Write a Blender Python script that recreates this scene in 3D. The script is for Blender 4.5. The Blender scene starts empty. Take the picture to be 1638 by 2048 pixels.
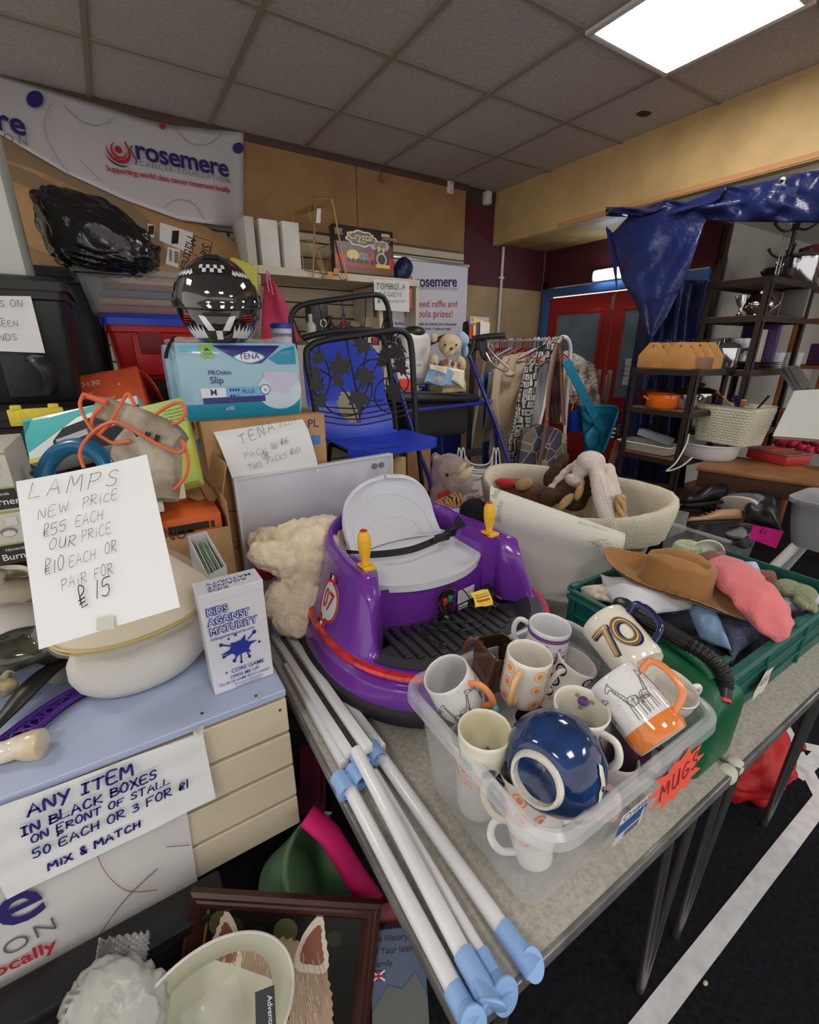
import bpy,bmesh,math,random
from math import sin,cos,pi,radians,sqrt,atan2
from mathutils import Vector as V,Matrix,Euler,noise
from mathutils.geometry import tessellate_polygon
random.seed(7)
SC=bpy.context.scene
COL=SC.collection
H=1.58
FPX=900.8
RX=V((0.84700673,-0.53157961,0.00165051))
RY=V((-0.18026491,-0.29014811,-0.93985033))
RF=V((0.50008416,0.79576202,-0.34158255))
EYE=V((0,0,H))
def ray(x,y):return RX*((x-819)/FPX)+RY*((y-1024)/FPX)+RF
def PZ(x,y,z):d=ray(x,y);return EYE+d*((z-H)/d.z)
def PY(x,y,yy):d=ray(x,y);return EYE+d*(yy/d.y)
def PX(x,y,xx):d=ray(x,y);return EYE+d*(xx/d.x)
def PD(x,y,dep):return EYE+ray(x,y)*dep
# materials
MATS={}
def lin(c):
 c=c/255.0
 return c/12.92 if c<=0.04045 else((c+0.055)/1.055)**2.4
def rgb(c):return(lin(c[0]),lin(c[1]),lin(c[2]),1.0)
def mat(key,c=(200,200,200),rough=.5,metal=0.0,spec=.5,bump=None,var=None,emit=None,coat=0.0,trans=0.0,ior=1.45,alpha=1.0,sheen=0.0,sss=0.0,c2=None):
 """bump=(scale,strength) noise bump; var=(scale,amount) brightness mottling, or mottling towards c2"""
 if key in MATS:return MATS[key]
 m=bpy.data.materials.new(key);m.use_nodes=True
 nt=m.node_tree;N=nt.nodes;L=nt.links
 b=N['Principled BSDF']
 b.inputs['Base Color'].default_value=rgb(c)
 b.inputs['Roughness'].default_value=rough
 b.inputs['Metallic'].default_value=metal
 b.inputs['Specular IOR Level'].default_value=spec
 b.inputs['IOR'].default_value=ior
 b.inputs['Transmission Weight'].default_value=trans
 b.inputs['Coat Weight'].default_value=coat
 b.inputs['Sheen Weight'].default_value=sheen
 b.inputs['Subsurface Weight'].default_value=0
 if emit:
  b.inputs['Emission Color'].default_value=rgb(emit[0]);b.inputs['Emission Strength'].default_value=emit[1]
 tc=None
 if bump or var:
  tc=N.new('ShaderNodeTexCoord')
 if var:
  n=N.new('ShaderNodeTexNoise');n.inputs['Scale'].default_value=var[0];n.inputs['Detail'].default_value=4
  L.new(tc.outputs['Object'],n.inputs['Vector'])
  mx=N.new('ShaderNodeMix');mx.data_type='RGBA'
  r=N.new('ShaderNodeMapRange');r.inputs[1].default_value=.35;r.inputs[2].default_value=.65
  L.new(n.outputs['Fac'],r.inputs[0]);L.new(r.outputs[0],mx.inputs[0])
  a=var[1]
  if c2:A,B=rgb(c),rgb(c2)
  else:
   A=tuple(min(1,x*(1-a))for x in rgb(c)[:3])+(1,);B=tuple(min(1,x*(1+a))for x in rgb(c)[:3])+(1,)
  mx.inputs[6].default_value=A;mx.inputs[7].default_value=B
  L.new(mx.outputs[2],b.inputs['Base Color'])
 if bump:
  n=N.new('ShaderNodeTexNoise');n.inputs['Scale'].default_value=bump[0];n.inputs['Detail'].default_value=3
  L.new(tc.outputs['Object'],n.inputs['Vector'])
  bp=N.new('ShaderNodeBump');bp.inputs['Strength'].default_value=bump[1];bp.inputs['Distance'].default_value=.01
  L.new(n.outputs['Fac'],bp.inputs['Height']);L.new(bp.outputs['Normal'],b.inputs['Normal'])
 if alpha<1:
  t=N.new('ShaderNodeBsdfTransparent');ms=N.new('ShaderNodeMixShader');ms.inputs[0].default_value=alpha
  L.new(t.outputs[0],ms.inputs[1]);L.new(b.outputs[0],ms.inputs[2]);L.new(ms.outputs[0],N['Material Output'].inputs['Surface'])
 MATS[key]=m
 return m
def flat(c,rough=.6,**k):
 return mat('ink_%d_%d_%d_%d'%(c[0],c[1],c[2],int(rough*100)),c,rough,**k)
def card():return mat('cardboard',(176,138,96),.8,var=(9,.10),bump=(160,.1))
def paper():return mat('white_paper',(226,227,228),.75)
def ink():return flat((30,32,38),.6)
def steel():return mat('polished_steel',(190,190,192),.18,metal=1)
# mesh builder
class MB:
 def __init__(s):s.v=[];s.f=[];s.m=[]
 def add(s,vs,fs,mi=0,M=None):
  o=len(s.v)
  s.v+=[(M@V(p))if M else V(p)for p in vs]
  s.f+=[tuple(i+o for i in f)for f in fs];s.m+=[mi]*len(fs)
  return s
 def bm(s,b,mi=0,M=None):
  b.verts.ensure_lookup_table();b.verts.index_update()
  s.add([v.co.copy()for v in b.verts],[[v.index for v in f.verts]for f in b.faces],mi,M);b.free();return s
 def box(s,c,d,bev=0.0,mi=0,M=None,seg=2):
  b=bmesh.new();bmesh.ops.create_cube(b,size=1)
  for v in b.verts:v.co=V((v.co.x*d[0]+c[0],v.co.y*d[1]+c[1],v.co.z*d[2]+c[2]))
  if bev:bmesh.ops.bevel(b,geom=b.edges[:],offset=bev,segments=seg,affect='EDGES',profile=.5)
  return s.bm(b,mi,M)
 def prism(s,poly,h,bev=0.0,mi=0,M=None,seg=2,top_scale=1.0):
  """2-D outline in local xy raised to height h along z"""
  b=bmesh.new();vs=[b.verts.new((p[0],p[1],0))for p in poly]
  f=b.faces.new(vs);r=bmesh.ops.extrude_face_region(b,geom=[f])
  for e in r['geom']:
   if isinstance(e,bmesh.types.BMVert):e.co=V((e.co.x*top_scale,e.co.y*top_scale,h))
  bmesh.ops.recalc_face_normals(b,faces=b.faces[:])
  if bev:bmesh.ops.bevel(b,geom=b.edges[:],offset=bev,segments=seg,affect='EDGES',profile=.5)
  return s.bm(b,mi,M)
 def loft(s,rings,caps=(True,True),closed=True,mi=0,M=None):
  n=len(rings[0]);vs=[p for r in rings for p in r];fs=[]
  for i in range(len(rings)-1):
   for j in range(n if closed else n-1):
    a=i*n+j;b=i*n+(j+1)%n
    fs.append((a,b,b+n,a+n))
  if closed and caps[0]:fs.append(tuple(range(n-1,-1,-1)))
  if closed and caps[1]:fs.append(tuple(range((len(rings)-1)*n,len(rings)*n)))
  return s.add(vs,fs,mi,M)
 def lathe(s,prof,n=24,mi=0,M=None,a0=0.0,a1=2*pi,caps=(False,False)):
  """profile of (radius, height) turned about z"""
  full=abs(a1-a0-2*pi)<1e-6;k=n if full else n+1
  rings=[[(r*cos(a0+(a1-a0)*j/n),r*sin(a0+(a1-a0)*j/n),z)for j in range(k)]for r,z in prof]
  return s.loft(rings,caps,full,mi,M)
 def cyl(s,p0,p1,r0,r1=None,n=16,mi=0,caps=True):
  return s.tube([p0,p1],[r0,r0 if r1 is None else r1],n,mi,caps)
 def tube(s,pts,r,n=10,mi=0,caps=True,closed=False,flatx=1.0,up=None):
  pts=[V(p)for p in pts];k=len(pts);rings=[];nrm=None
  for i,p in enumerate(pts):
   if closed:t=pts[(i+1)%k]-pts[i-1]
   else:t=pts[min(i+1,k-1)]-pts[max(i-1,0)]
   t.normalize()
   if nrm is None:
    a=V(up)if up else(V((0,0,1))if abs(t.z)<.9 else V((1,0,0)))
    nrm=t.cross(a).normalized()
   else:nrm=(nrm-t*nrm.dot(t)).normalized()
   bn=t.cross(nrm);rr=r[i]if isinstance(r,(list,tuple))else r
   rings.append([p+nrm*(rr*cos(2*pi*j/n))+bn*(rr*flatx*sin(2*pi*j/n))for j in range(n)])
  if closed:rings.append(rings[0])
  return s.loft(rings,(caps and not closed,caps and not closed),True,mi)
 def grid(s,fn,nu,nv,mi=0,M=None,cu=False,cv=False):
  """fn(u,v) for u,v in 0..1"""
  ku=nu if cu else nu+1;kv=nv if cv else nv+1
  vs=[fn(i/nu,j/nv)for i in range(ku)for j in range(kv)];fs=[]
  for i in range(nu):
   for j in range(nv):
    a=i*kv+j;b=((i+1)%ku)*kv+j;c=((i+1)%ku)*kv+(j+1)%kv;d=i*kv+(j+1)%kv
    fs.append((a,b,c,d))
  return s.add(vs,fs,mi,M)
 def slab(s,fn,nu,nv,th,mi=0):
  """a sheet with thickness th (closed)"""
  P=[[V(fn(i/nu,j/nv))for j in range(nv+1)]for i in range(nu+1)]
  def nr(i,j):
   a=P[min(i+1,nu)][j]-P[max(i-1,0)][j];b=P[i][min(j+1,nv)]-P[i][max(j-1,0)]
   c=a.cross(b);return c.normalized()if c.length>1e-12 else V((0,0,1))
  Q=[[P[i][j]-nr(i,j)*th for j in range(nv+1)]for i in range(nu+1)]
  k=nv+1;n=(nu+1)*k;vs=[p for r in P for p in r]+[p for r in Q for p in r];fs=[]
  for i in range(nu):
   for j in range(nv):
    a=i*k+j;fs.append((a,a+k,a+k+1,a+1));fs.append((n+a,n+a+1,n+a+k+1,n+a+k))
  for i in range(nu):
   a=i*k;fs.append((a,n+a,n+a+k,a+k));a=i*k+nv;fs.append((a,a+k,n+a+k,n+a))
  for j in range(nv):
   a=j;fs.append((a,a+1,n+a+1,n+a));a=nu*k+j;fs.append((a,n+a,n+a+1,a+1))
  return s.add(vs,fs,mi)
 def ell(s,c,r,M=None,n=16,mi=0,rot=None):
  if not isinstance(r,(tuple,list)):r=(r,r,r)
  b=bmesh.new();bmesh.ops.create_uvsphere(b,u_segments=n,v_segments=max(6,n*2//3),radius=1)
  R_=Euler(rot).to_matrix()if rot else Matrix.Identity(3)
  for v in b.verts:v.co=R_@V((v.co.x*r[0],v.co.y*r[1],v.co.z*r[2]))+V(c)
  return s.bm(b,mi,M)
 def poly(s,pts,mi=0):
  """flat outline (3-D points, may be concave)"""
  pts=[V(p)for p in pts]
  tr=tessellate_polygon([pts]);s.add(pts,[tuple(t)for t in tr],mi);return s
 def map(s,fn):
  s.v=[V(fn(p))for p in s.v];return s
 def jig(s,amp,scale,seed=0):
  s.v=[p+noise.noise_vector(p*scale+V((seed,seed*.7,3)))*amp for p in s.v];return s
 def build(s,name,mats,parent=None,smooth=35,label=None,world=True,mods=None,kind=None):
  me=bpy.data.meshes.new(name)
  vs=s.v
  if parent is not None and world:
   Mi=parent.matrix_basis.inverted()
   g=parent.parent
   if g is not None:Mi=Mi@g.matrix_basis.inverted()
   vs=[Mi@p for p in vs]
  me.from_pydata([tuple(p)for p in vs],[],s.f)
  for m in(mats if isinstance(mats,(list,tuple))else[mats]):me.materials.append(m)
  me.polygons.foreach_set('material_index',s.m)
  if smooth:
   me.polygons.foreach_set('use_smooth',[True]*len(s.f))
   me.update()
   if smooth<180:me.set_sharp_from_angle(angle=radians(smooth))
  me.update()
  o=bpy.data.objects.new(name,me);COL.objects.link(o)
  if parent is not None:o.parent=parent
  if label:o['label']=label
  if kind:o['kind']=kind
  return o
def thing(name,label,cat,loc=(0,0,0),rot=(0,0,0),group=None,M=None):
 o=bpy.data.objects.new(name,None);COL.objects.link(o)
 o.empty_display_size=.05
 if M is not None:o.matrix_basis=M
 else:o.matrix_basis=Matrix.Translation(V(loc))@Euler(rot).to_matrix().to_4x4()
 o['label']=label;o['category']=cat
 if group:o['group']=group
 return o
def tag(o,label,cat,group=None):
 o['label']=label;o['category']=cat
 if group:o['group']=group
 return o
def struct(o):o['kind']='structure';return o
def dup(root,M,label,group=None):
 r=root.copy();COL.objects.link(r);r.matrix_basis=M;r['label']=label
 if group:r['group']=group
 for ch in list(root.children):
  c=ch.copy();COL.objects.link(c);c.parent=r
  for g in list(ch.children):
   d=g.copy();COL.objects.link(d);d.parent=c
 return r
def frame(o,u,v):
 """surface frame: returns p(x,y,eps)"""
 o=V(o);u=V(u).normalized();v=V(v).normalized();n=u.cross(v).normalized()
 return lambda x,y,e=.001:o+u*x+v*y+n*e
def quadmap(tl,tr,br,bl):
 """map of a 0..1 x 0..1 sheet given by its 4 corners (y up)"""
 tl,tr,br,bl=map(V,(tl,tr,br,bl));n=(tr-tl).cross(tl-bl).normalized()
 def f(x,y,e=.001):
  return(bl*(1-x)+br*x)*(1-y)+(tl*(1-x)+tr*x)*y+n*e
 return f
def basis(o,u,v):
 """4x4 matrix with x axis u, y axis v (made square), z their normal"""
 u=V(u).normalized();n=u.cross(V(v)).normalized();v=n.cross(u)
 return Matrix(((u.x,v.x,n.x,o[0]),(u.y,v.y,n.y,o[1]),(u.z,v.z,n.z,o[2]),(0,0,0,1)))
def smoothstep(a,b,x):
 t=max(0,min(1,(x-a)/(b-a)));return t*t*(3-2*t)
def spline(pts,n=8,closed=False):
 """Catmull-Rom through points"""
 P=[V(p)for p in pts];k=len(P);out=[]
 for i in range(k if closed else k-1):
  if closed:p0,p1,p2,p3=P[i-1],P[i],P[(i+1)%k],P[(i+2)%k]
  else:p0,p1,p2,p3=P[max(i-1,0)],P[i],P[i+1],P[min(i+2,k-1)]
  for j in range(n):
   t=j/n
   out.append(.5*((2*p1)+(p2-p0)*t+(2*p0-5*p1+4*p2-p3)*t*t+(3*p1-p0-3*p2+p3)*t**3))
 if not closed:out.append(P[-1])
 return out
 # lettering
TXT={}
def txt(s,size=1.0,bold=0.0,x=0.0,y=0.0,align='LEFT',shear=0.0,sp=1.0,rot=0.0,mi=0,mb=None,wide=1.0):
 """printed text as a flat mesh in xy, appended to mb"""
 key=(s,bold,shear,sp)
 if key not in TXT:
  cu=bpy.data.curves.new('lettering','FONT');cu.body=s;cu.size=1;cu.offset=bold;cu.shear=shear
  cu.space_character=sp;cu.resolution_u=3
  ob=bpy.data.objects.new('lettering',cu);me=ob.to_mesh()
  TXT[key]=([v.co.copy()for v in me.vertices],[tuple(p.vertices)for p in me.polygons])
  ob.to_mesh_clear();bpy.data.objects.remove(ob);bpy.data.curves.remove(cu)
 vs,fs=TXT[key]
 mb=mb or MB()
 if not vs:return mb
 w=max(p.x for p in vs)*size*wide
 ox={'LEFT':0,'CENTER':-w/2,'RIGHT':-w}[align]
 R_=Matrix.Rotation(rot,4,'Z')
 return mb.add([R_@V((p.x*size*wide+ox,p.y*size,0))+V((x,y,0))for p in vs],fs,mi)
def put(mb,fr,e=.001,mb2=None):
 """lay flat xy art onto a surface frame"""
 mb.v=[V(fr(p.x,p.y,e+p.z))for p in mb.v];return mb
GL={'A':[[(0,0),(.35,1),(.7,0)],[(.12,.35),(.6,.38)]],'B':[[(0,0),(.05,1)],[(.05,1),(.5,.9),(.45,.6),(.05,.52)],[(.05,.52),(.6,.42),(.55,.08),(0,0)]],'C':[[(.6,.85),(.35,1),(.05,.6),(.1,.1),(.4,0),(.65,.15)]],'D':[[(.05,1),(0,0)],[(-.05,.98),(.45,.95),(.7,.5),(.45,.05),(-.05,0)]],'E':[[(.6,1),(.05,.97),(0,.02),(.6,0)],[(.02,.5),(.45,.52)]],'F':[[(.65,1),(.05,.96),(0,0)],[(.02,.5),(.45,.53)]],'G':[[(.6,.85),(.3,1),(.03,.55),(.15,.05),(.55,.1),(.6,.42),(.35,.42)]],'H':[[(0,0),(.06,1)],[(.55,0),(.62,1)],[(.02,.48),(.6,.54)]],'I':[[(.15,0),(.2,1)],[(0,1),(.4,1)],[(-.05,0),(.35,0)]],'J':[[(.4,1),(.4,.2),(.2,0),(0,.15)]],'K':[[(0,0),(.06,1)],[(.6,.95),(.05,.42),(.6,0)]],'L':[[(.05,1),(0,0),(.6,.04)]],'M':[[(0,0),(.1,1),(.38,.4),(.7,1),(.78,0)]],'N':[[(0,0),(.06,1),(.55,.02),(.62,1)]],'O':[[(.32,1),(.02,.62),(.08,.1),(.4,0),(.62,.4),(.55,.85),(.32,1)]],'P':[[(0,-.05),(.06,1)],[(-.03,.95),(.5,1),(.58,.7),(.35,.48),(.03,.45)]],'R':[[(0,0),(.06,1)],[(-.03,.95),(.48,1),(.55,.72),(.3,.52),(.05,.48),(.65,0)]],'S':[[(.58,.88),(.35,1),(.08,.8),(.2,.55),(.5,.42),(.48,.1),(.2,0),(0,.12)]],'T':[[(.3,0),(.36,1)],[(-.02,.97),(.7,1)]],'U':[[(.03,1),(.05,.2),(.28,0),(.52,.2),(.58,1)],[(.58,1),(.62,0)]],'V':[[(0,1),(.3,0),(.62,1)]],'W':[[(0,1),(.15,0),(.38,.7),(.58,0),(.8,1)]],'X':[[(0,0),(.6,1)],[(0,1),(.65,0)]],'Y':[[(0,1),(.3,.5)],[(.62,1),(.15,-.1)]],'Z':[[(0,1),(.6,1),(0,0),(.6,0)]],'0':[[(.28,1),(.04,.6),(.1,.08),(.32,0),(.52,.4),(.48,.85),(.28,1)]],'1':[[(.15,1),(.1,0)]],'2':[[(0,.8),(.3,1),(.5,.7),(0,0),(.55,0)]],'3':[[(0,.9),(.35,1),(.45,.75),(.15,.55),(.5,.4),(.4,.05),(0,.05)]],'5':[[(.55,1),(.1,.95),(.05,.55),(.4,.6),(.5,.25),(.3,0),(0,.08)]],'6':[[(.45,1),(.05,.5),(.1,.05),(.4,.02),(.48,.35),(.25,.48),(.06,.3)]],'7':[[(0,1),(.55,1),(.2,0)]],'9':[[(.5,.7),(.25,1),(.05,.75),(.3,.5),(.5,.7),(.4,0)]],'£':[[(.1,.2),(.2,1),(.5,.95),(.5,.7),(.2,.55)],[(0,.38),(.45,.4)],[(.15,.55),(.12,0),(.5,.02)],[(0,.2),(.4,.22)]],'&':[[(.5,0),(.1,.7),(.25,.95),(.4,.75),(.05,.3),(.2,0),(.5,.4)]],'i':[[(.1,0),(.14,.62)],[(.14,.85),(.17,.92)]],'x':[[(0,0),(.5,.6)],[(0,.6),(.5,0)]],'p':[[(.05,.4),(.1,1)],[(.08,.95),(.4,.95),(.38,.65),(.08,.65)]],'-':[[(0,.5),(.4,.5)]],'.':[[(.1,0),(.14,.05)]]}
def hand(s,size,x=0.0,y=0.0,w=.05,mb=None,mi=0,rot=0.0,slant=.12,sp=.28,jit=.05,seed=1,wide=1.0):
 """hand lettering with a felt pen: ribbons in xy"""
 rnd=random.Random(seed);mb=mb or MB();cx=0.0;ca,sa=cos(rot),sin(rot)
 for ch in s:
  if ch==' ':cx+=.55;continue
  g=GL.get(ch)
  if not g:continue
  k=1+rnd.uniform(-.12,.12);dy=rnd.uniform(-jit,jit)
  for st in g:
   pp=[V((px_,py_,0))for px_,py_ in st]
   pp=spline(pp,4)if len(pp)>3 else pp
   pts=[]
   for p in pp:
    xx=(cx+p.x*wide+p.y*slant);yy=p.y*k+dy
    pts.append(V((xx,yy,0)))
   L_=[];R_=[]
   for i,p in enumerate(pts):
    t=(pts[min(i+1,len(pts)-1)]-pts[max(i-1,0)])
    if t.length<1e-6:t=V((1,0,0))
    t.normalize();n=V((-t.y,t.x,0))*w/2
    e=t*w*.35*(-1 if i==0 else(1 if i==len(pts)-1 else 0))
    L_.append(p+n+e);R_.append(p-n+e)
   tr=lambda p:V((x+size*(p.x*ca-p.y*sa),y+size*(p.x*sa+p.y*ca),0))
   vs=[tr(p)for p in L_]+[tr(p)for p in R_];n=len(pts)
   mb.add(vs,[(i,i+n,i+1+n,i+1)for i in range(n-1)],mi)
  cx+=(max(p[0]for st in g for p in st))*wide+sp
 return mb
def disc(mb,x,y,r,n=20,mi=0,ry=None,z=0):
 ry=r if ry is None else ry
 mb.add([(x+r*cos(2*pi*i/n),y+ry*sin(2*pi*i/n),z)for i in range(n)]+[(x,y,z)],[(i,(i+1)%n,n)for i in range(n)],mi);return mb
def ringd(mb,x,y,r0,r1,n=24,mi=0,a0=0,a1=2*pi,ky=1.0,z=0):
 vs=[];fs=[]
 for i in range(n+1):
  a=a0+(a1-a0)*i/n
  vs+=[(x+r0*cos(a),y+ky*r0*sin(a),z),(x+r1*cos(a),y+ky*r1*sin(a),z)]
 for i in range(n):fs.append((2*i,2*i+1,2*i+3,2*i+2))
 mb.add(vs,fs,mi);return mb
def rect(mb,x0,y0,x1,y1,mi=0,z=0):
 mb.add([(x0,y0,z),(x1,y0,z),(x1,y1,z),(x0,y1,z)],[(0,1,2,3)],mi);return mb
def pol(mb,pts,mi=0,z=0):
 mb.poly([(p[0],p[1],z)for p in pts],mi);return mb
def stroke(mb,pts,w,mi=0,z=0,smooth=0):
 P=[V((p[0],p[1],0))for p in pts]
 if smooth:P=spline(P,smooth)
 L_=[];R_=[]
 for i,p in enumerate(P):
  t=P[min(i+1,len(P)-1)]-P[max(i-1,0)];t.normalize();n=V((-t.y,t.x,0))*w/2
  L_.append(p+n);R_.append(p-n)
 n=len(P);mb.add([(p.x,p.y,z)for p in L_+R_],[(i,i+n,i+1+n,i+1)for i in range(n-1)],mi);return mb
def subdiv(mb,n=1):
 """split every face so that flat art can follow a curved surface"""
 for _ in range(n):
  b=bmesh.new();vs=[b.verts.new(p)for p in mb.v]
  for f,m in zip(mb.f,mb.m):
   try:fa=b.faces.new([vs[i]for i in f]);fa.material_index=m
   except ValueError:pass
  bmesh.ops.triangulate(b,faces=[f for f in b.faces if len(f.verts)>4])
  bmesh.ops.subdivide_edges(b,edges=b.edges[:],cuts=1,use_grid_fill=True)
  b.verts.index_update();mb.v=[v.co.copy()for v in b.verts];mb.f=[tuple(v.index for v in f.verts)for f in b.faces];mb.m=[f.material_index for f in b.faces];b.free()
 return mb
def fuzzy(o,voxel,disp=0.0,dscale=.03,it=6):
 """melt overlapping lumps of a soft toy into one continuous body"""
 m=o.modifiers.new('body','REMESH');m.mode='VOXEL';m.voxel_size=voxel;m.use_smooth_shade=True
 m=o.modifiers.new('soft','SMOOTH');m.factor=.5;m.iterations=it
 if disp:
  key='pile_%.4f'%dscale
  t=bpy.data.textures.get(key)
  if not t:
   t=bpy.data.textures.new(key,'CLOUDS');t.noise_scale=dscale;t.noise_depth=3
  m=o.modifiers.new('pile','DISPLACE');m.texture=t;m.strength=disp;m.texture_coords='LOCAL'
 return o
def plush_mat(key,c,k=.16,scale=190):return mat(key,c,.95,spec=.1,bump=(scale,.9),var=(30,k),sheen=.25 if sum(c)>200 else.03)
# the room
CEIL=2.856;YW=3.54;XB=3.1;XD=3.8;SOF=2.45
floor_m=mat('dark_carpet',(27,28,34),.95,spec=.15,bump=(420,.6),var=(60,.35))
mb=MB();mb.box((2.0,.3,-.03),(10.4,6.9,.06));struct(mb.build('floor',floor_m))
# ceiling of mineral tiles in a T-bar grid
def tile_mat():
 m=mat('ceiling_tile',(188,178,174),.9,spec=.15,var=(55,.10),bump=(300,.35));return m
mb=MB();mb.box((.05,.3,CEIL+.03),(6.2,6.6,.06));ceil=struct(mb.build('ceiling',tile_mat()))
gx=[.155+.6*j for j in range(-6,6)];gy=[3.5186-.6*k for k in range(1,12)]
mb=MB()
for x in gx:mb.box((x,.3,CEIL-.004),(.026,6.5,.012),.002,seg=1)
for y in gy:mb.box((.05,y,CEIL-.004),(6.1,.022,.010),.002,seg=1)
struct(mb.build('trim_1',mat('ceiling_grid_bar',(142,130,114),.6)))
mb=MB();disc(mb,0,0,.045,18,ry=.036);mb.jig(.006,30);mb.map(lambda p:PZ(1287,228,CEIL-.0015)+V((p.x,p.y,0)))
o=mb.build('ceiling_stain',mat('dark_stain',(62,52,58),.9),ceil)
# long wall on the left: MDF above, slatted panels below, maroon paint and bare plywood towards the corner
ply=mat('bare_plywood',(176,150,112),.7,var=(5,.12),bump=(60,.1))
mb=MB();mb.box((.4,YW+.04,1.43),(6.8,.08,2.86));struct(mb.build('wall_left',ply))
slat_m=mat('slatted_panel_cream',(205,193,168),.6,var=(4,.05))
def slats(x0,x1,z0,z1,step,y,name,depth=.02):
 mb=MB();z=z0
 while z<z1-.001:
  z2=min(z+step,z1);mb.box(((x0+x1)/2,y-depth/2,(z+z2)/2-.004),(x1-x0,depth,z2-z-.010),.002,seg=1);z=z2
 rect(mb,x0,z0,x1,z1);mb.v[-4:]=[V((x0,y-.002,z0)),V((x1,y-.002,z0)),V((x1,y-.002,z1)),V((x0,y-.002,z1))];mb.m[-1]=1
 return mb
struct(slats(-3,2.77,.2,2.36,.1,YW,'a').build('trim_2',[slat_m,mat('slat_groove',(96,84,66),.8)]))
mdf=mat('mdf_board',(152,116,76),.75,var=(7,.10),bump=(90,.08))
for i,(x0,x1)in enumerate([(-3,-.62),(-.618,.6),(.602,1.74),(1.742,2.755)]):
 mb=MB();mb.box(((x0+x1)/2,YW-.028,2.592),(x1-x0-.003,.018,.46),.002,seg=1);struct(mb.build('trim_%d'%(3+i),mdf))
mb=MB();mb.box((-.1,YW-.02,2.833),(5.75,.05,.046),.004);struct(mb.build('trim_7',mat('brown_batten',(82,64,50),.7)))
maroon=mat('maroon_paint',(86,30,38),.6,var=(3,.15))
mb=MB();mb.box((3.28,YW-.006,2.43),(1.0,.012,.62),.002,seg=1);struct(mb.build('trim_8',maroon))
mb=MB();mb.box((3.02,YW-.006,2.80),(.5,.014,.12),.002,seg=1);struct(mb.build('trim_9',mat('wall_top_shade',(70,52,42),.8)))  # dark strip paints the shade above the maroon, under the ceiling
# bulkhead over the opening on the right, with its timber soffit
bulk=mat('stained_plywood',(196,164,112),.6,var=(6,.10),bump=(40,.1))
mb=MB();mb.box((XB+.03,.55,(SOF+CEIL)/2),(.06,6.0,CEIL-SOF),.002,seg=1);struct(mb.build('wall_right',bulk))
mb=MB();mb.box((XB+.06,.3,SOF+.02),(.13,5.0,.03),.003,seg=1);struct(mb.build('trim_10',mat('pine_batten',(190,140,92),.6)))
mb=MB();mb.box((3.5,2.70,SOF+.035),(.78,1.75,.03),.002,seg=1);struct(mb.build('ceiling_recess',mat('varnished_soffit',(190,150,92),.45,var=(8,.15))))
mb=MB();mb.box((4.66,.2,2.435),(3.0,3.5,.03));struct(mb.build('ceiling_kitchen',mat('white_ceiling_boards',(196,192,184),.7,var=(2,.08))))
# wall with the red double door
mb=MB()
mb.box((XD+.05,2.74,2.32),(.1,1.62,.36));mb.box((XD+.05,3.51,1.1),(.1,.06,2.2))
struct(mb.build('wall_back',maroon))
blue=mat('blue_gloss_paint',(62,96,150),.4)
mb=MB()
mb.box((XD-.01,2.72,2.09),(.07,1.56,.07),.005);mb.box((XD-.01,3.46,1.03),(.07,.07,2.06),.005);mb.box((XD-.01,1.97,1.03),(.07,.07,2.06),.005)
struct(mb.build('trim_11',blue))
red=mat('red_gloss_paint',(168,40,34),.38,var=(4,.10))
def door_leaf(n,y0,y1,hand_side,label):
 mb=MB();yc=(y0+y1)/2;w=y1-y0
 mb.box((XD+.02,yc,1.03),(.04,w-.006,2.03),.003,seg=1)
 for z0,z1 in((1.16,1.90),(.62,1.05),(.14,.56)):
  for a in(y0+.11,y1-.11):mb.box((XD-.006,a,(z0+z1)/2),(.014,.03,z1-z0),.005)
  for a in(z0,z1):mb.box((XD-.006,yc,a),(.014,w-.19,.03),.005)
 d=struct(mb.build('door_%d'%n,red))
 mb=MB();mb.box((XD-.004,yc,1.53),(.006,w-.25,.71));mb.build('pane',mat('frosted_glass',(112,128,140),.25,var=(8,.12)),d)
 ys=y0+.055 if hand_side<0 else y1-.055
 mb=MB();mb.box((XD-.004,ys,1.25),(.008,.05,.30),.003);mb.box((XD-.045,ys,1.25),(.014,.02,.22),.006)
 mb.cyl((XD-.045,ys,1.34),(XD,ys,1.34),.007);mb.cyl((XD-.045,ys,1.16),(XD,ys,1.16),.007)
 mb.build('door_handle',mat('worn_brass_steel',(186,172,150),.35,metal=.8),d)
 return d
d1=door_leaf(1,2.70,3.425,-1,'')
d2=door_leaf(2,2.005,2.695,1,'')
mb=MB();mb.box((XD-.012,2.71,1.96),(.016,.02,.13),.004);mb.box((XD-.024,2.71,1.99),(.02,.012,.03),.003);mb.build('bolt',mat('brass',(180,150,90),.35,metal=.9),d1)
mb=MB();mb.box((XD-.016,2.50,.93),(.002,.035,.20));mb.box((XD-.016,2.26,.99),(.002,.30,.045));mb.build('masking_tape',mat('blue_tape',(38,66,150),.6),d2)
fr=frame((XD-.009,2.50,1.28),(0,-1,0),(0,0,1))
mb=MB();rect(mb,0,0,.14,.22);put(mb,fr,.001);nt_=mb.build('notice',paper(),d2)
mb=MB()
for i in range(5):txt(['10 - 4','SATURDAY','AND SUNDAY','MONDAYS','10 - 3'][i],.032,.004,.07,.18-.038*i,'CENTER',mb=mb)
put(mb,fr,.002).build('lettering',ink(),nt_)
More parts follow.
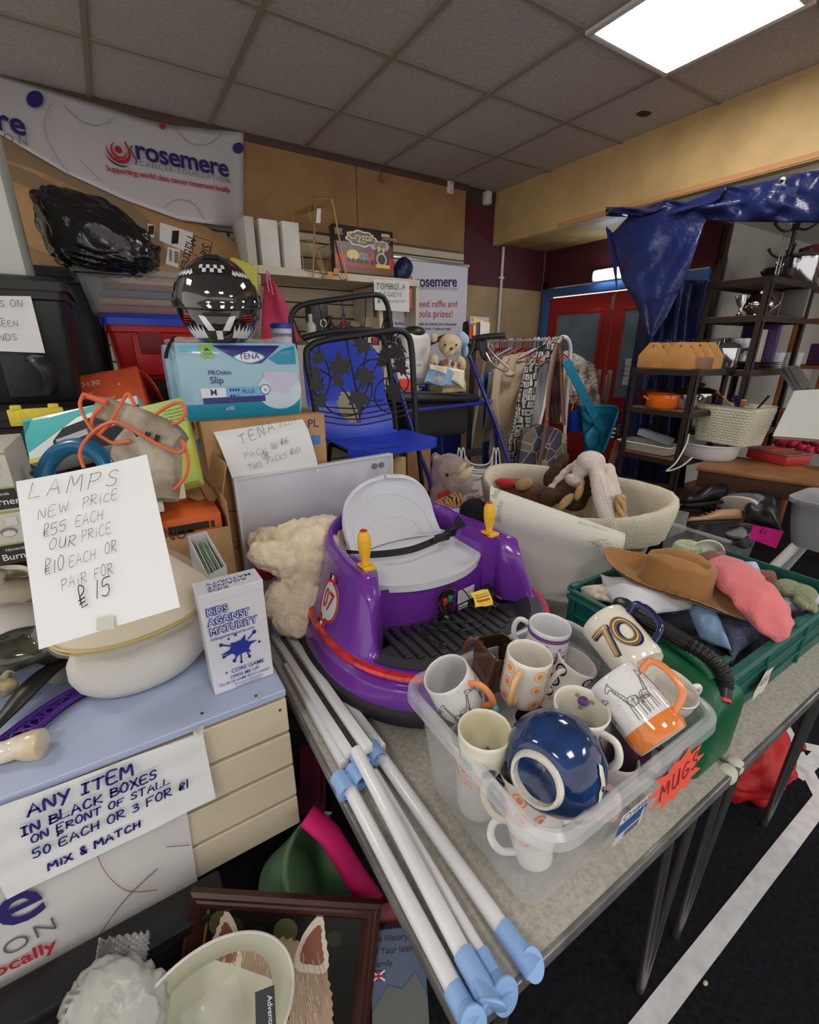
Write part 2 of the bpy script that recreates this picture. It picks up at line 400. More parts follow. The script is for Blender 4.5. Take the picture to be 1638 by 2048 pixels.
# room beyond the opening
wht=mat('white_plaster',(186,182,174),.85,var=(5,.06))
mb=MB();mb.box((5.0,1.93,1.225),(2.2,.06,2.45));struct(mb.build('wall_kitchen',wht))
mb=MB();mb.box((6.1,.2,1.225),(.06,3.4,2.45));struct(mb.build('wall_far',wht))
mb=MB();mb.box((3.87,1.935,1.1),(.04,.10,2.2),.004);struct(mb.build('trim_12',mat('blue_grey_post',(74,92,116),.5)))
mb=MB();mb.box((3.83,1.90,1.2),(.05,.04,2.4),.004);struct(mb.build('trim_13',mat('dark_timber',(58,40,32),.6)))
# conduit, sensor, socket, hook
p=PY(1008,490,YW-.03)
mb=MB();mb.tube([(p.x,YW-.025,SOF),(p.x,YW-.025,.0)],.013,10);mb.tube([(p.x,YW-.025,2.5),(p.x+.14,YW-.025,2.52),(p.x+.3,YW-.025,2.53)],.012,8)
for z in(2.2,1.6,1.0):mb.box((p.x,YW-.02,z),(.05,.03,.02),.003)
tag(mb.build('conduit',mat('white_pvc',(220,216,210),.4)),'white conduit pipe running down the plywood wall beside the pull-up banner','pipe')
p=PY(978,398,YW-.06)
t=thing('motion_sensor','small white motion sensor in the ceiling corner','sensor',p)
mb=MB();mb.box((p.x,p.y+.025,p.z+.01),(.06,.07,.10),.012);mb.build('body',mat('white_pvc',(220,216,210),.4),t)
mb=MB();mb.ell((p.x,p.y-.012,p.z-.02),(.024,.012,.022),n=12);mb.build('lens',mat('milky_lens',(200,198,192),.3),t)
p=PY(900,375,YW-.04)
t=thing('junction_box','white junction box on the wall just under the ceiling','box',p)
mb=MB();mb.box((p.x,p.y+.01,p.z),(.06,.04,.085),.004);mb.build('body',mat('white_pvc',(220,216,210),.4),t)
mb=MB()
for dz in(.025,-.025):mb.cyl((p.x,p.y-.012,p.z+dz),(p.x,p.y-.008,p.z+dz),.006,n=10)
mb.build('screw',steel(),t)
p=PY(762,355,YW-.04)
mb=MB();mb.tube(spline([(p.x,p.y,p.z+.09),(p.x+.004,p.y-.01,p.z+.03),(p.x-.02,p.y-.02,p.z-.02),(p.x+.01,p.y-.02,p.z-.03),(p.x+.02,p.y-.02,p.z+.0)],6),.0025,6)
mb.tube(spline([(p.x,p.y,p.z+.02),(p.x-.02,p.y-.015,p.z),(p.x,p.y-.015,p.z-.04)],6),.002,6)
tag(mb.build('wire_hook',mat('rusty_wire',(120,96,70),.5,metal=.6)),'twisted bit of wire hanging from the ceiling edge','hook')
# ceiling light panels
em=mat('lit_diffuser',(255,255,255),.5,emit=((255,250,244),15.0))
fm=mat('light_frame_white',(215,212,205),.4)
def panel(x,y,label,sx=.6,sy=.6,z=CEIL):
 CEIL=z;t=thing('ceiling_light',label,'ceiling light',(x,y,z),group='ceiling light panels')
 mb=MB();r=.03
 for s in(-1,1):
  mb.box((x+s*(sx/2-r/2),y,CEIL-.012),(r,sy,.024),.004);mb.box((x,y+s*(sy/2-r/2),CEIL-.012),(sx-.06,r,.024),.004)
 mb.build('frame',fm,t)
 mb=MB();mb.box((x,y,CEIL-.010),(sx-.056,sy-.056,.010));mb.build('diffuser',em,t)
panel(2.255,1.4186,'bright square light panel in the ceiling above the blue tarpaulin')
for x,y in((.455,-.9814),(-1.345,2.0186),(2.255,-1.5814),(-1.345,-.3814)):  # unseen panels; the left one is placed to brighten the back left
 panel(x,y,'square light panel in the ceiling out of view')
panel(4.6,-.35,'unseen light panel added to brighten the room with the shelving',z=2.42)  # no lamp known here; added panel lifts the dark kitchen corner
# emergency light over the door
t=thing('emergency_light','glowing white bulkhead light over the red double door','light',(XD-.06,2.74,2.17))
mb=MB();mb.box((XD-.045,2.74,2.18),(.05,.36,.10),.02);mb.build('base',mat('white_pvc',(220,216,210),.4),t)
mb=MB();mb.box((XD-.082,2.74,2.18),(.03,.30,.07),.02);mb.build('diffuser',mat('lit_cool_tube',(230,245,255),.4,emit=((205,235,255),14)),t)
# white tape on the carpet
tp=mat('white_floor_tape',(205,205,208),.5,var=(25,.10))
def tape(a,b,w,label,e=.0):
 a=V((a[0],a[1],0));b=V((b[0],b[1],0));d=(b-a).normalized();n=V((-d.y,d.x,0))*w/2
 mb=MB();k=max(2,int((b-a).length/.05))
 mb.grid(lambda u,v:a.lerp(b,u)+n*(2*v-1)*(1+.03*noise.noise(V((u*9,v*3,a.x))))+V((0,0,.0015+e)),k,2)
 tag(mb.build('floor_tape',tp),label,'tape')
tape((.5,.207),(2.35,.207),.052,'long white tape line on the carpet running beside the table legs')
tape((1.955,.212),(2.30,.475),.05,'white tape strip crossing diagonally near the red bag',.0006)
tape((1.985,.30),(2.5,.27),.05,'white tape strip meeting the long line at an angle',.0012)
tape((2.1,.45),(2.3,.20),.045,'short white tape strip making an X with another strip',.0018)
tape((2.62,.43),(3.1,.41),.06,'white tape strip far off beyond the crossing strips',.0)
# tables
TT=.72
table_top_m=mat('speckled_laminate',(166,162,151),.55,var=(130,.16),bump=(140,.05))
table_edge_m=mat('grey_metal_edge',(138,138,136),.35,metal=.6,var=(20,.2))
leg_m=mat('grey_steel_tube',(120,118,116),.32,metal=.8)
def table(name,label,x0,x1,y0,y1,legs,edge=True):
 t=thing(name,label,'table',((x0+x1)/2,(y0+y1)/2,0))
 xc,yc,sx,sy=(x0+x1)/2,(y0+y1)/2,x1-x0,y1-y0
 mb=MB();mb.box((xc,yc,TT-.008),(sx-.012,sy-.012,.016),.004);mb.build('tabletop',table_top_m,t)
 mb=MB()
 for s in(-1,1):
  mb.box((xc+s*(sx/2-.004),yc,TT-.014),(.010,sy,.030),.003);mb.box((xc,yc+s*(sy/2-.004),TT-.014),(sx-.02,.010,.030),.003)
 mb.build('edge_trim',table_edge_m,t)
 mb=MB()
 for s in(-1,1):
  mb.box((xc+s*(sx/2-.04),yc,TT-.045),(.025,sy-.06,.035),.004);mb.box((xc,yc+s*(sy/2-.03),TT-.045),(sx-.06,.025,.035),.004)
 mb.build('apron',leg_m,t)
 for(fx,fy),tops in legs:
  mb=MB()
  for(tx,ty)in tops:mb.tube([(tx,ty,TT-.05),(fx+(tx-fx)*.08,fy+(ty-fy)*.08,.035),(fx+(tx-fx)*.03,fy,.004)],.0105,12)
  mb.build('leg',leg_m,t)
 return t
t1=table('trestle_table','grey speckled table under the mug box and white poles',.235,.985,.235,1.74,[((.876,.255),((.812,.268),(.918,.268))),((.30,.27),((.26,.268),(.36,.268))),((.30,1.68),((.26,1.7),(.36,1.7))),((.88,1.68),((.82,1.7),(.93,1.7)))])
mb=MB();mb.box((.975,.248,TT-.012),(.036,.036,.036),.012);mb.build('corner_cap',mat('white_corner_cap',(205,202,192),.45),t1,label='white plastic corner cap')
t2=table('trestle_table','grey speckled table under the green crate and moses basket',.998,1.80,.235,1.74,[((1.072,.27),((1.03,.268),(1.118,.268))),((1.655,.28),((1.60,.268),(1.70,.268))),((1.06,1.68),((1.03,1.7),(1.12,1.7))),((1.66,1.68),((1.60,1.7),(1.70,1.7)))])
mb=MB();mb.box((1.012,.250,TT-.012),(.034,.034,.036),.012);mb.build('corner_cap',mat('white_corner_cap'),t2,label='white plastic corner cap')
t3=table('trestle_table','table at the back under the blue chair and the walker',.25,2.45,1.76,2.62,[((.4,1.85),((.33,1.83),(.45,1.83))),((2.3,1.85),((2.25,1.83),(2.36,1.83))),((.4,2.52),((.33,2.54),(.45,2.54))),((2.3,2.52),((2.25,2.54),(2.36,2.54)))])
# bundle of white poles with pale blue fittings
wp=mat('white_pole_enamel',(224,224,226),.28,coat=.4)
bl=mat('pale_blue_plastic',(138,174,222),.38)
pol_t=thing('pole_bundle','bundle of long white poles with pale blue plastic fittings lying along the table edge','clothes rail',(.3,.8,TT))
lows=[((746,1490),(1013,1868),.737,.738,.0135),((712,1500),(935,1925),.768,.745,.0135),((748,1545),(968,1915),.736,.736,.0095),((690,1560),(918,1995),.737,.737,.0135)]
for(a,b,za,zb,r)in lows:
 A=PZ(a[0],a[1],za);B=PZ(b[0],b[1],zb)
 MB().cyl(A,B,r,n=16).build('pole',wp,pol_t)
ups=[((548,1228),(738,1500),.745,.777,.011,1.5),((572,1242),(764,1500),.74,.745,.011,.8),((548,1272),(700,1510),.74,.760,.010,.8),((575,1330),(690,1530),.735,.737,.011,1)]
pr=MB()
for i,(a,b,za,zb,r,fx)in enumerate(ups):
 A=PZ(a[0],a[1],za);B=PZ(b[0],b[1],zb);d=(B-A).normalized();u=d.cross(V((0,0,1))).normalized()
 M=basis(A,d,u);L_=(B-A).length
 mb=MB();mb.box((L_/2,0,0),(L_,r*2,r*2),r*.35,M=M);mb.build('pole',wp,pol_t)
 if i in(0,2):
  f=frame(A+V((0,0,r+.0004)),d,u)
  mm=MB();txt('Do not exceed maximum load. See instructions',.0085,.0,L_*.42,-.004,mb=mm);txt('HOME',.010,.004,L_*.85,-.004,mb=mm);put(mm,f,.0004);pr.v+=mm.v;n0=len(pr.v)-len(mm.v);pr.f+=[tuple(k+n0 for k in ff)for ff in mm.f];pr.m+=mm.m
  for q in(.12,.3,.72):disc(pr,0,0,.003,8);pr.v[-9:]=[f(L_*q+p.x,p.y,.0006)for p in pr.v[-9:]]
pr.build('lettering',flat((70,72,80)),pol_t)
def clip(px_,py_,z,name='joint_bracket'):
 c=PZ(px_,py_,z);mb=MB();d=V((.08,-1,0)).normalized();u=V((1,.08,0))
 M=basis(c,u,d)
 for ox in(-.017,.017):mb.lathe([(.0175,-.022),(.0175,.022),(.0145,.022),(.0145,-.022),(.0175,-.022)],18,M=M@Matrix.Translation((ox,0,0))@Matrix.Rotation(pi/2,4,'X'))
 mb.box((0,0,.012),(.05,.034,.010),.003,M=M);mb.box((.030,-.012,.006),(.016,.018,.03),.004,M=M);mb.box((-.028,.01,.008),(.014,.02,.026),.004,M=M)
 mb.build(name,bl,pol_t)
 mm=MB();mm.cyl(M@V((0,.004,.017)),M@V((0,.004,.021)),.005,n=12);mm.build('rivet',steel(),pol_t)
clip(735,1512,.752);clip(700,1560,.742)
for q in((556,1262,.742),(582,1238,.742),(598,1300,.737)):
 c=PZ(*q);mb=MB();mb.box((0,0,0),(.03,.04,.026),.006,M=basis(c,(1,.1,0),(-.1,1,0)));mb.cyl(c+V((.0,.0,.004)),c+V((.024,-.012,.012)),.009,n=12);mb.build('joint_bracket',bl,pol_t)
def foot(a,b,z,r,tilt,plate):
 A=PZ(a[0],a[1],z);B=PZ(b[0],b[1],z);d=(B-A).normalized()
 mb=MB();mb.tube([A,A.lerp(B,.5),B],[r,r*1.02,r*1.1],20)
 n=(d*cos(tilt[0])+V((0,0,1))*sin(tilt[0])*cos(tilt[1])+d.cross(V((0,0,1)))*sin(tilt[0])*sin(tilt[1])).normalized()
 up=V((0,0,1))-n*n.z if abs(n.z)<.9 else d-n*n.dot(d)
 M=basis(B,up.cross(n),up)
 c=.006
 b2=bmesh.new();
 prof=[(plate*cos(2*pi*i/28)*.78,plate*sin(2*pi*i/28))for i in range(28)]
 mb.prism(prof,.005,.0018,M=M@Matrix.Translation((0,c,-.0025)))
 mb.loft([[A.lerp(B,.55)+(M.to_3x3()@V((r*cos(2*pi*i/20),r*sin(2*pi*i/20),0)))for i in range(20)],[M@V((plate*.72*cos(2*pi*i/20),plate*.9*sin(2*pi*i/20)+c,0))for i in range(20)]],(False,False))
 o=mb.build('foot_cap',bl,pol_t)
foot((1003,1853),(1068,1940),.739,.0152,(.9,.4),.021)
foot((925,1905),(985,2012),.748,.0155,(.75,1.9),.025)
foot((962,1905),(1012,2000),.737,.0125,(.35,0),.027)
foot((905,1975),(948,2055),.738,.0152,(.5,.6),.024)
# purple ride-on bumper car
CX,CY,CA,CB=.69,1.0,.365,.375
def car_o(phi,s,z=0):
 a=radians(phi);e=2/2.35
 sx=-sin(a);sy=-cos(a)
 return V((CX+CA*s*math.copysign(abs(sx)**e,sx),CY+CB*s*math.copysign(abs(sy)**e,sy),z))
purple=mat('purple_plastic',(108,46,152),.25,coat=.5,spec=.5)
black_rub=mat('black_rubber',(38,38,40),.6)
car=thing('ride_on_car','purple ride-on bumper car with white seat and yellow handles on the table','toy car',(CX,CY,TT))
mb=MB();ring=[car_o(360*i/72,.935,.760)for i in range(72)]
mb.tube(ring,.036,14,closed=True);mb.loft([[car_o(360*i/72,.9,TT+.02)for i in range(72)],[car_o(360*i/72,.9,.80)for i in range(72)]],(True,True))
mb.build('bumper',black_rub,car)
def hcar(p):
 p=abs((p+180)%360-180)
 if p<58:return.862
 if p<68:return.862+.135*smoothstep(58,68,p)
 if p<112:return.997+.033*smoothstep(68,74,p)
 return 1.03+.045*smoothstep(112,165,p)
def wall(u,v):
 p=360*u;h=hcar(p);q=abs((p+180)%360-180)
 top_s=.86 if q<58 else(.86-.10*smoothstep(58,68,q)+.06*smoothstep(100,150,q))
 in_s=top_s-.05-(.10*smoothstep(60,70,q))+.11*smoothstep(100,140,q)
 if v<.2:t=v/.2;return car_o(p,1.0-.03*t,.785+.043*t)
 if v<.35:t=(v-.2)/.15;return car_o(p,.97-.055*t,.828+.012*t)
 if v<.5:t=(v-.35)/.15;return car_o(p,.915-.0*t,.84+.022*t)
 if v<.8:
  t=(v-.5)/.3;z=.862+(h-.862)*t;s=.905+(top_s-.905)*(t**.8);return car_o(p,s-.004,z)
 if v<.92:
  t=(v-.8)/.12;return car_o(p,top_s+(in_s-top_s)*t,h+.008*sin(pi*t)*(0 if q<58 else 1))
 t=(v-.92)/.08;return car_o(p,in_s-.02*t,h+(.84-h)*t)
mb=MB();mb.grid(wall,144,50,cu=True)
for s in(-1,1):
 def X_(x):return CX+s*(CX-x)*-1 if s<0 else CX+(CX-x)
 def pod(u,v):
  y=.868+.27*u
  sec=[(.418,.80),(.432,.93),(.447,1.015),(.458,1.032),(.478,1.034),(.502,1.026),(.508,1.0),(.508,.90),(.508,.80)]
  k=v*(len(sec)-1);i=min(int(k),len(sec)-2);t=k-i
  x=sec[i][0]*(1-t)+sec[i+1][0]*t;z=sec[i][1]*(1-t)+sec[i+1][1]*t
  yy=y+(x-.418)*.85*(1-u)+(z-.80)*.12*(1-u)
  if u>.6:z=.80+(z-.80)*(1-.25*smoothstep(.6,1,u))
  if u<.05:pass
  return V((CX-s*(CX-x),yy,z))
 mb.grid(pod,12,32)
 fr_=[pod(0,j/32)for j in range(33)];mb.poly([p for p in fr_])
mb.grid(lambda u,v:V((.47+.44*u,.975-.055*sin(pi*u)+.0*v,.80+.158*v)),16,4)
mb.build('body',purple,car,smooth=50)
mb=MB();ringp=[car_o(-150+300*i/80,.915,.852)for i in range(81)];mb.tube(ringp,.013,8,flatx=.8);mb.build('light_strip',mat('red_translucent_strip',(196,34,30),.2,coat=.6,var=(60,.3)),car)
tray_m=mat('black_tray_plastic',(46,46,48),.5)
mb=MB()
mb.loft([[car_o(-62+124*i/40,.88,.866)for i in range(41)],[car_o(-62+124*i/40,.80,.868)for i in range(41)],[car_o(-66+132*i/40,.70,.832)for i in range(41)],[V((CX-.185*(1-2*i/40)*-1*-1,.955,.828))for i in range(41)]],closed=False)
mb.build('foot_tray',tray_m,car,smooth=30)
mb=MB()
for i in range(-6,7):
 x=CX+i*.030;y0=CY-CB*.66*sqrt(max(0,1-(abs(x-CX)/(CA*.80))**2.35));mb.box((x,(y0+.95)/2+.01,.834),(.020,max(.02,.95-y0-.01),.008),.003,seg=1)
mb.build('tread_rib',tray_m,car)
seat_m=mat('white_seat_plastic',(206,208,216),.38)
def seat(u,v):
 x=2*u-1
 if v<.12:
  t=v/.12;hw=.215;return V((CX+hw*x*(.98+.02*t),.905+.055*abs(x)**2.2*1.6+.0*t,.948+.022*sin(t*pi/2)))
 if v<.52:
  t=(v-.12)/.4;hw=.217-.047*t**2;y=.905+.088*abs(x)**2.2+(.30-.075*abs(x)**2.2)*t
  return V((CX+hw*x,y,.97+.012*abs(x)**3+.004*sin(pi*t)-.008*(1-x*x)*sin(pi*t)))
 t=(v-.52)/.48;hw=.170*(1-.04*t)*sqrt(max(0,1-max(0,(t-.42)/.58)**2.4))if t<.999 else.004
 y=1.195+.028*smoothstep(0,.5,t)+.055*t-.045*(abs(x)**2)*(1-.3*t)
 z=.972+.208*t*(.55+.45*min(1,t*1.4))
 return V((CX+hw*x,y,z))
mb=MB();mb.slab(seat,36,60,.012);seat_o=mb.build('seat',seat_m,car,smooth=60)
mb=MB()
for k in(.86,.62):
 pts=[]
 for i in range(41):
  q=-pi/2+pi*i/40;pts.append(seat(.5+.5*k*sin(q),.56+.44*k*(k*.93)*max(0,cos(q))**.6)+V((0,-.0008,.0004)))
 mb.tube(pts,.0014,6)
mb.build('moulded_line',seat_m,seat_o)
belt_m=mat('black_webbing',(30,30,34),.8,bump=(500,.3))
pts=spline([(.505,1.165,.985),(.56,1.09,.997),(.66,1.06,.998),(.75,1.07,.999),(.82,1.085,1.005),(.868,1.11,1.02)],8)
mb=MB();mb.grid(lambda u,v:pts[min(len(pts)-1,int(u*(len(pts)-1)+.5))]+V((0,.012*(v-.5),.018*(v-.5)+.004)),40,2);o=mb.build('seat_belt',belt_m,car)
mb=MB();mb.box((.80,1.075,1.008),(.055,.014,.026),.004);mb.box((.845,1.085,1.012),(.03,.012,.03),.004);mb.box((.765,1.069,1.006),(.02,.01,.022),.003);mb.build('buckle',mat('black_buckle',(24,24,26),.35),o)
mb=MB();mb.grid(lambda u,v:V((.868+.02*v+.01*sin(u*3),1.11-.055*u,1.028-.055*u+.03*v)),8,2);mb.build('strap_end',belt_m,o)
yel=mat('yellow_plastic',(232,176,44),.35);redb=mat('red_button',(200,44,40),.35)
for s in(-1,1):
 hx,hy,hz=CX+s*.216,.972,1.034
 M=Matrix.Translation((hx,hy,hz))@Matrix.Rotation(radians(-4),4,'X')
 mb=MB();mb.box((0,.0,.004),(.034,.044,.008),.003,M=M);mb.box((0,-.018,.002),(.034,.020,.012),.002,M=M)
 prof=[(.010,.006),(.0105,.018),(.013,.030),(.0165,.046),(.0172,.056),(.0182,.060),(.0172,.064),(.0182,.068),(.0172,.072),(.0182,.076),(.0174,.080),(.0165,.088),(.013,.096),(.009,.100)]
 mb.lathe(prof,24,M=M);o=mb.build('handle',yel,car,smooth=50)
 mb=MB();mb.lathe([(.0095,.099),(.0095,.103),(.006,.105),(0.0001,.1055)],18,M=M);mb.build('button',redb,o)
fr=frame((.70,.9155,.87),(1,0.08,0),(0,0,1))
mb=MB();mb.prism([(.016*(1 if cos(2*pi*i/24)>0 else-1)+.009*cos(2*pi*i/24),.045*(1 if sin(2*pi*i/24)>0 else-1)+.009*sin(2*pi*i/24))for i in range(24)],.006,.001);mb.v=[fr(p.x,p.y,p.z)for p in mb.v]
sw=mb.build('switch_panel',mat('black_buckle'),car)
for(x,y,c)in((-.010,.022,(214,60,40)),(.010,.024,(40,160,120)),(-.010,-.006,(90,30,28)),(.010,-.006,(60,36,36))):
 mb=MB();mb.box((x,y,.009),(.015,.022,.008),.002);mb.v=[fr(p.x,p.y,p.z)for p in mb.v];mb.build('rocker_switch',flat(c,.3),sw)
mb=MB();mb.lathe([(.009,.006),(.009,.010),(.004,.012),(.0001,.012)],16);mb.v=[fr(p.x,p.y-.036,p.z)for p in mb.v];mb.build('socket',mat('grey_socket',(150,150,150),.4),sw)
fr2=frame((.745,.9170,.86),(1,.12,0),(0,0,1))
mb=MB();rect(mb,0,0,.07,.045);rect(mb,.004,-.022,.044,-.006);put(mb,fr2,.002);st=mb.build('sticker',paper(),car)
mb=MB()
for i in range(7):txt('Warning adult supervision required',.0050,0,.003,.038-.0055*i,mb=mb)
txt('KidZone',.010,.006,.006,-.018,mb=mb);put(mb,fr2,.0026).build('lettering',ink(),st)
def side(x,y,e=.0015):
 p=94+(-x)*165;t=y;z=.872+t
 q=wall((p%360)/360,.5+.3*min(1,max(0,t/(hcar(p)-.862))))
 n=(q-V((CX,CY,q.z))).normalized();return q+n*e*1.6
mb=MB();disc(mb,0,.068,.046,32,ry=.060,mi=0,z=-.0008);ringd(mb,0,.068,.040,.046,32,1,ky=1.3,z=.0006)
for y0,y1 in((.115,.140),(.0,.022)):
 for k,mi in((0,2),(1,0),(2,1)):rect(mb,-.020+k*.014,y0,-.008+k*.014,y1,mi,.0003)
txt('07',.075,.012,-.002,.043,'CENTER',wide=.7,mi=1,mb=mb);n0=0
subdiv(mb,1);mb.v=[side(p.x,p.y,.0014+p.z)for p in mb.v]
mb.build('roundel',[paper(),flat((196,40,44)),flat((24,24,30))],car)
ch=thing('charger','black plug-in charger with a tangled lead and yellow tag in the foot tray','charger',(.86,.90,.84))
cm=mat('black_buckle')
mb=MB();M=Matrix.Translation((.845,.895,.872))@Euler((.35,.25,.5)).to_matrix().to_4x4();mb.box((0,0,0),(.062,.05,.046),.008,M=M);body=mb.build('plug_body',cm,ch)
mb=MB()
for dx,dz in((-.011,-.012),(.011,-.012),(0,.014)):mb.box((dx,-.033,dz),(.006,.018,.004),.0006,M=M,seg=1)
mb.build('pin',mat('brass',(180,150,90),.35,metal=.9),body)
rnd=random.Random(3)
lead=[PZ(770,1225,.885),PZ(790,1195,.93),PZ(920,1180,.93),PZ(935,1210,.90),PZ(900,1235,.86),PZ(880,1210,.90),PZ(905,1170,.94),PZ(940,1200,.90),PZ(920,1260,.85),PZ(880,1245,.86),PZ(960,1240,.86),PZ(985,1200,.88),PZ(960,1250,.85),PZ(900,1262,.846),PZ(860,1255,.846),PZ(855,1275,.846),PZ(878,1287,.846)]
mb=MB();mb.tube(spline(lead[4:],10),.0020,6);mb.tube(spline([PZ(885,1225,.9),PZ(875,1195,.92),PZ(895,1178,.94),PZ(912,1190,.93),PZ(870,1240,.87),PZ(930,1268,.848),PZ(950,1262,.848)],10),.0020,6);mb.build('lead',cm,ch)
mb=MB();e0=PZ(878,1287,.846);e1=PZ(893,1290,.846);mb.cyl(e0,e0.lerp(e1,.6),.0045,n=10);mb.cyl(e0.lerp(e1,.6),e1,.0028,n=10,mi=1);mb.build('jack',[cm,steel()],ch)
fr3=quadmap(PZ(942,1185,.95),PZ(978,1177,.95),PZ(985,1210,.92),PZ(950,1215,.92))
mb=MB();mb.grid(lambda u,v:fr3(u,v,.006*sin(u*7+v*4)),12,12,mi=0)
for y0,y1,mi in((.30,.42,1),(.55,.62,2),(.72,.76,2)):mb.grid(lambda u,v:fr3(.15+.7*u,y0+(y1-y0)*v,.0016+.006*sin((.15+.7*u)*7+(y0+(y1-y0)*v)*4)),8,2,mi=mi)
mb.build('warning_tag',[flat((240,206,70)),flat((214,60,40)),flat((150,120,60))],ch)
# clear storage box full of mugs
def clear_plastic(key,c,a,rough=.3):
 return mat(key,c,rough,alpha=a,spec=.6)
cp=clear_plastic('frosted_clear_plastic',(226,228,232),.25,.22)
cpr=clear_plastic('clear_plastic_rim',(226,228,232),.36,.18)
def rrect(cx,cy,hx,hy,r,n=6):
 out=[]
 for sx,sy,a0 in((1,1,0),(-1,1,90),(-1,-1,180),(1,-1,270)):
  for i in range(n+1):
   a=radians(a0+90*i/n);out.append((cx+sx*(hx-r)+r*cos(a),cy+sy*(hy-r)+r*sin(a)))
 return out
def tub(t,bx,by,tx,ty,c,z0,z1,lip,rim_w,r,wall_m,rim_m,th=.003,ribs=0):
 """tapered open box: outer wall, floor, flared rolled lip"""
 mb=MB();R_=[]
 for hx,hy,z,rr in((bx-.02,by-.02,z0,r),(bx,by,z0+.012,r),(bx+(tx-bx)*.8,by+(ty-by)*.8,z0+(z1-z0)*.80,r*1.1),(tx,ty,z1-lip,r*1.2)):
  R_.append([(p[0],p[1],z)for p in rrect(c[0],c[1],hx,hy,rr)])
 mb.loft(R_,(True,False));w=mb.build('wall',wall_m,t)
 mb=MB();R_=[]
 for d,z in((0,z1-lip),(0,z1-.004),(.004,z1),(rim_w*.55,z1+.001),(rim_w,z1-.004),(rim_w+.002,z1-lip*.9)):
  R_.append([(p[0],p[1],z)for p in rrect(c[0],c[1],tx+d,ty+d,r*1.2+d)])
 mb.loft(R_,(False,False));mb.build('rim',rim_m,t)
 return w
BX,BY=(.592,.425)
box=thing('storage_box','clear plastic storage box heaped with mugs at the table edge','storage box',(BX,BY,TT))
tub(box,.188,.140,.212,.172,(BX,BY),TT+.001,.970,.022,.020,.030,cp,cpr)
fr=frame((.655,.2275,.925),(1,0,0),(0,0.10,1))
rnd=random.Random(5);star=[]
for i in range(22):
 a=2*pi*i/22+.1;r=(1.0 if i%2==0 else.68)*(1+rnd.uniform(-.12,.12));star.append((.082*r*cos(a),.047*r*sin(a)))
mb=MB();pol(mb,star);st_o=put(mb,fr,.003).build('price_card',mat('fluorescent_orange_card',(240,92,72),.6),box)
mb=hand('MUGS',.030,-.050,-.016,.09,rot=.08,sp=.35);put(mb,fr,.0042).build('lettering',flat((120,44,40)),st_o)
fr=frame((.575,.2655,.775),(1,0,0),(0,-.08,1))
mb=MB();rect(mb,0,0,.082,.085);rect(mb,0,.028,.082,.058,1,.0004);rect(mb,0,0,.082,.026,2,.0003)
for i in range(9):rect(mb,.03+.005*i,.004,.0325+.005*i+.001*(i%2),.022,3,.0006)
lo=put(mb,fr,.002).build('label',[paper(),flat((44,84,150)),flat((200,204,210)),flat((60,60,70))],box)
mb=txt('Crystal',.026,.0,.006,.063);put(mb,fr,.0028).build('lettering',flat((120,124,130)),lo)
# mugs
china=(228,226,222)
def glaze(c,key=None,**k):return mat(key or 'glaze_%d_%d_%d'%tuple(c),c,.12,coat=.5,**k)
def mug_M(px_,py_,z,axis,turn=0.0,h=.09):
 """frame whose z axis points out of the mouth; the mouth centre is seen at px,py at height z"""
 C_=PZ(px_,py_,z);a=V(axis).normalized();u=V((0,0,1)).cross(a)
 u=u.normalized()if u.length>.05 else V((1,0,0))
 w_=a.cross(u);u2=u*cos(turn)+w_*sin(turn)
 M=basis(C_,u2,a.cross(u2));return M@Matrix.Translation((0,0,-h))
def low(M,r,z=None):
 """keep a mug between the walls of the storage box"""
 M=M.copy();q=r+.004
 M[0][3]=max(BX-.188+q,min(BX+.188-q,M[0][3]));M[1][3]=max(BY-.140+q,min(BY+.140-q,M[1][3]));M[2][3]=max(TT+.008,M[2][3]);return M
def prof_of(kind,r,h):
 if kind=='straight':return[(r*.90,0),(r*.97,.006),(r,.02),(r,h)]
 if kind=='taper':return[(r*.72,0),(r*.76,.006),(r*.86,h*.4),(r*.96,h*.8),(r,h)]
 if kind=='belly':return[(r*.80,0),(r*.95,.008),(r*1.08,h*.28),(r*1.10,h*.45),(r*1.04,h*.75),(r,h)]
 if kind=='cup':return[(r*.55,0),(r*.60,.006),(r*.85,h*.35),(r*.97,h*.7),(r,h)]
 if kind=='foot':return[(r*.60,0),(r*.62,.010),(r*.72,.018),(r*.82,h*.35),(r*.90,h*.75),(r,h)]
def prof_r(P,z):
 for(r0,z0),(r1,z1)in zip(P,P[1:]):
  if z<=z1:return r0+(r1-r0)*(z-z0)/(z1-z0+1e-9)
 return P[-1][0]
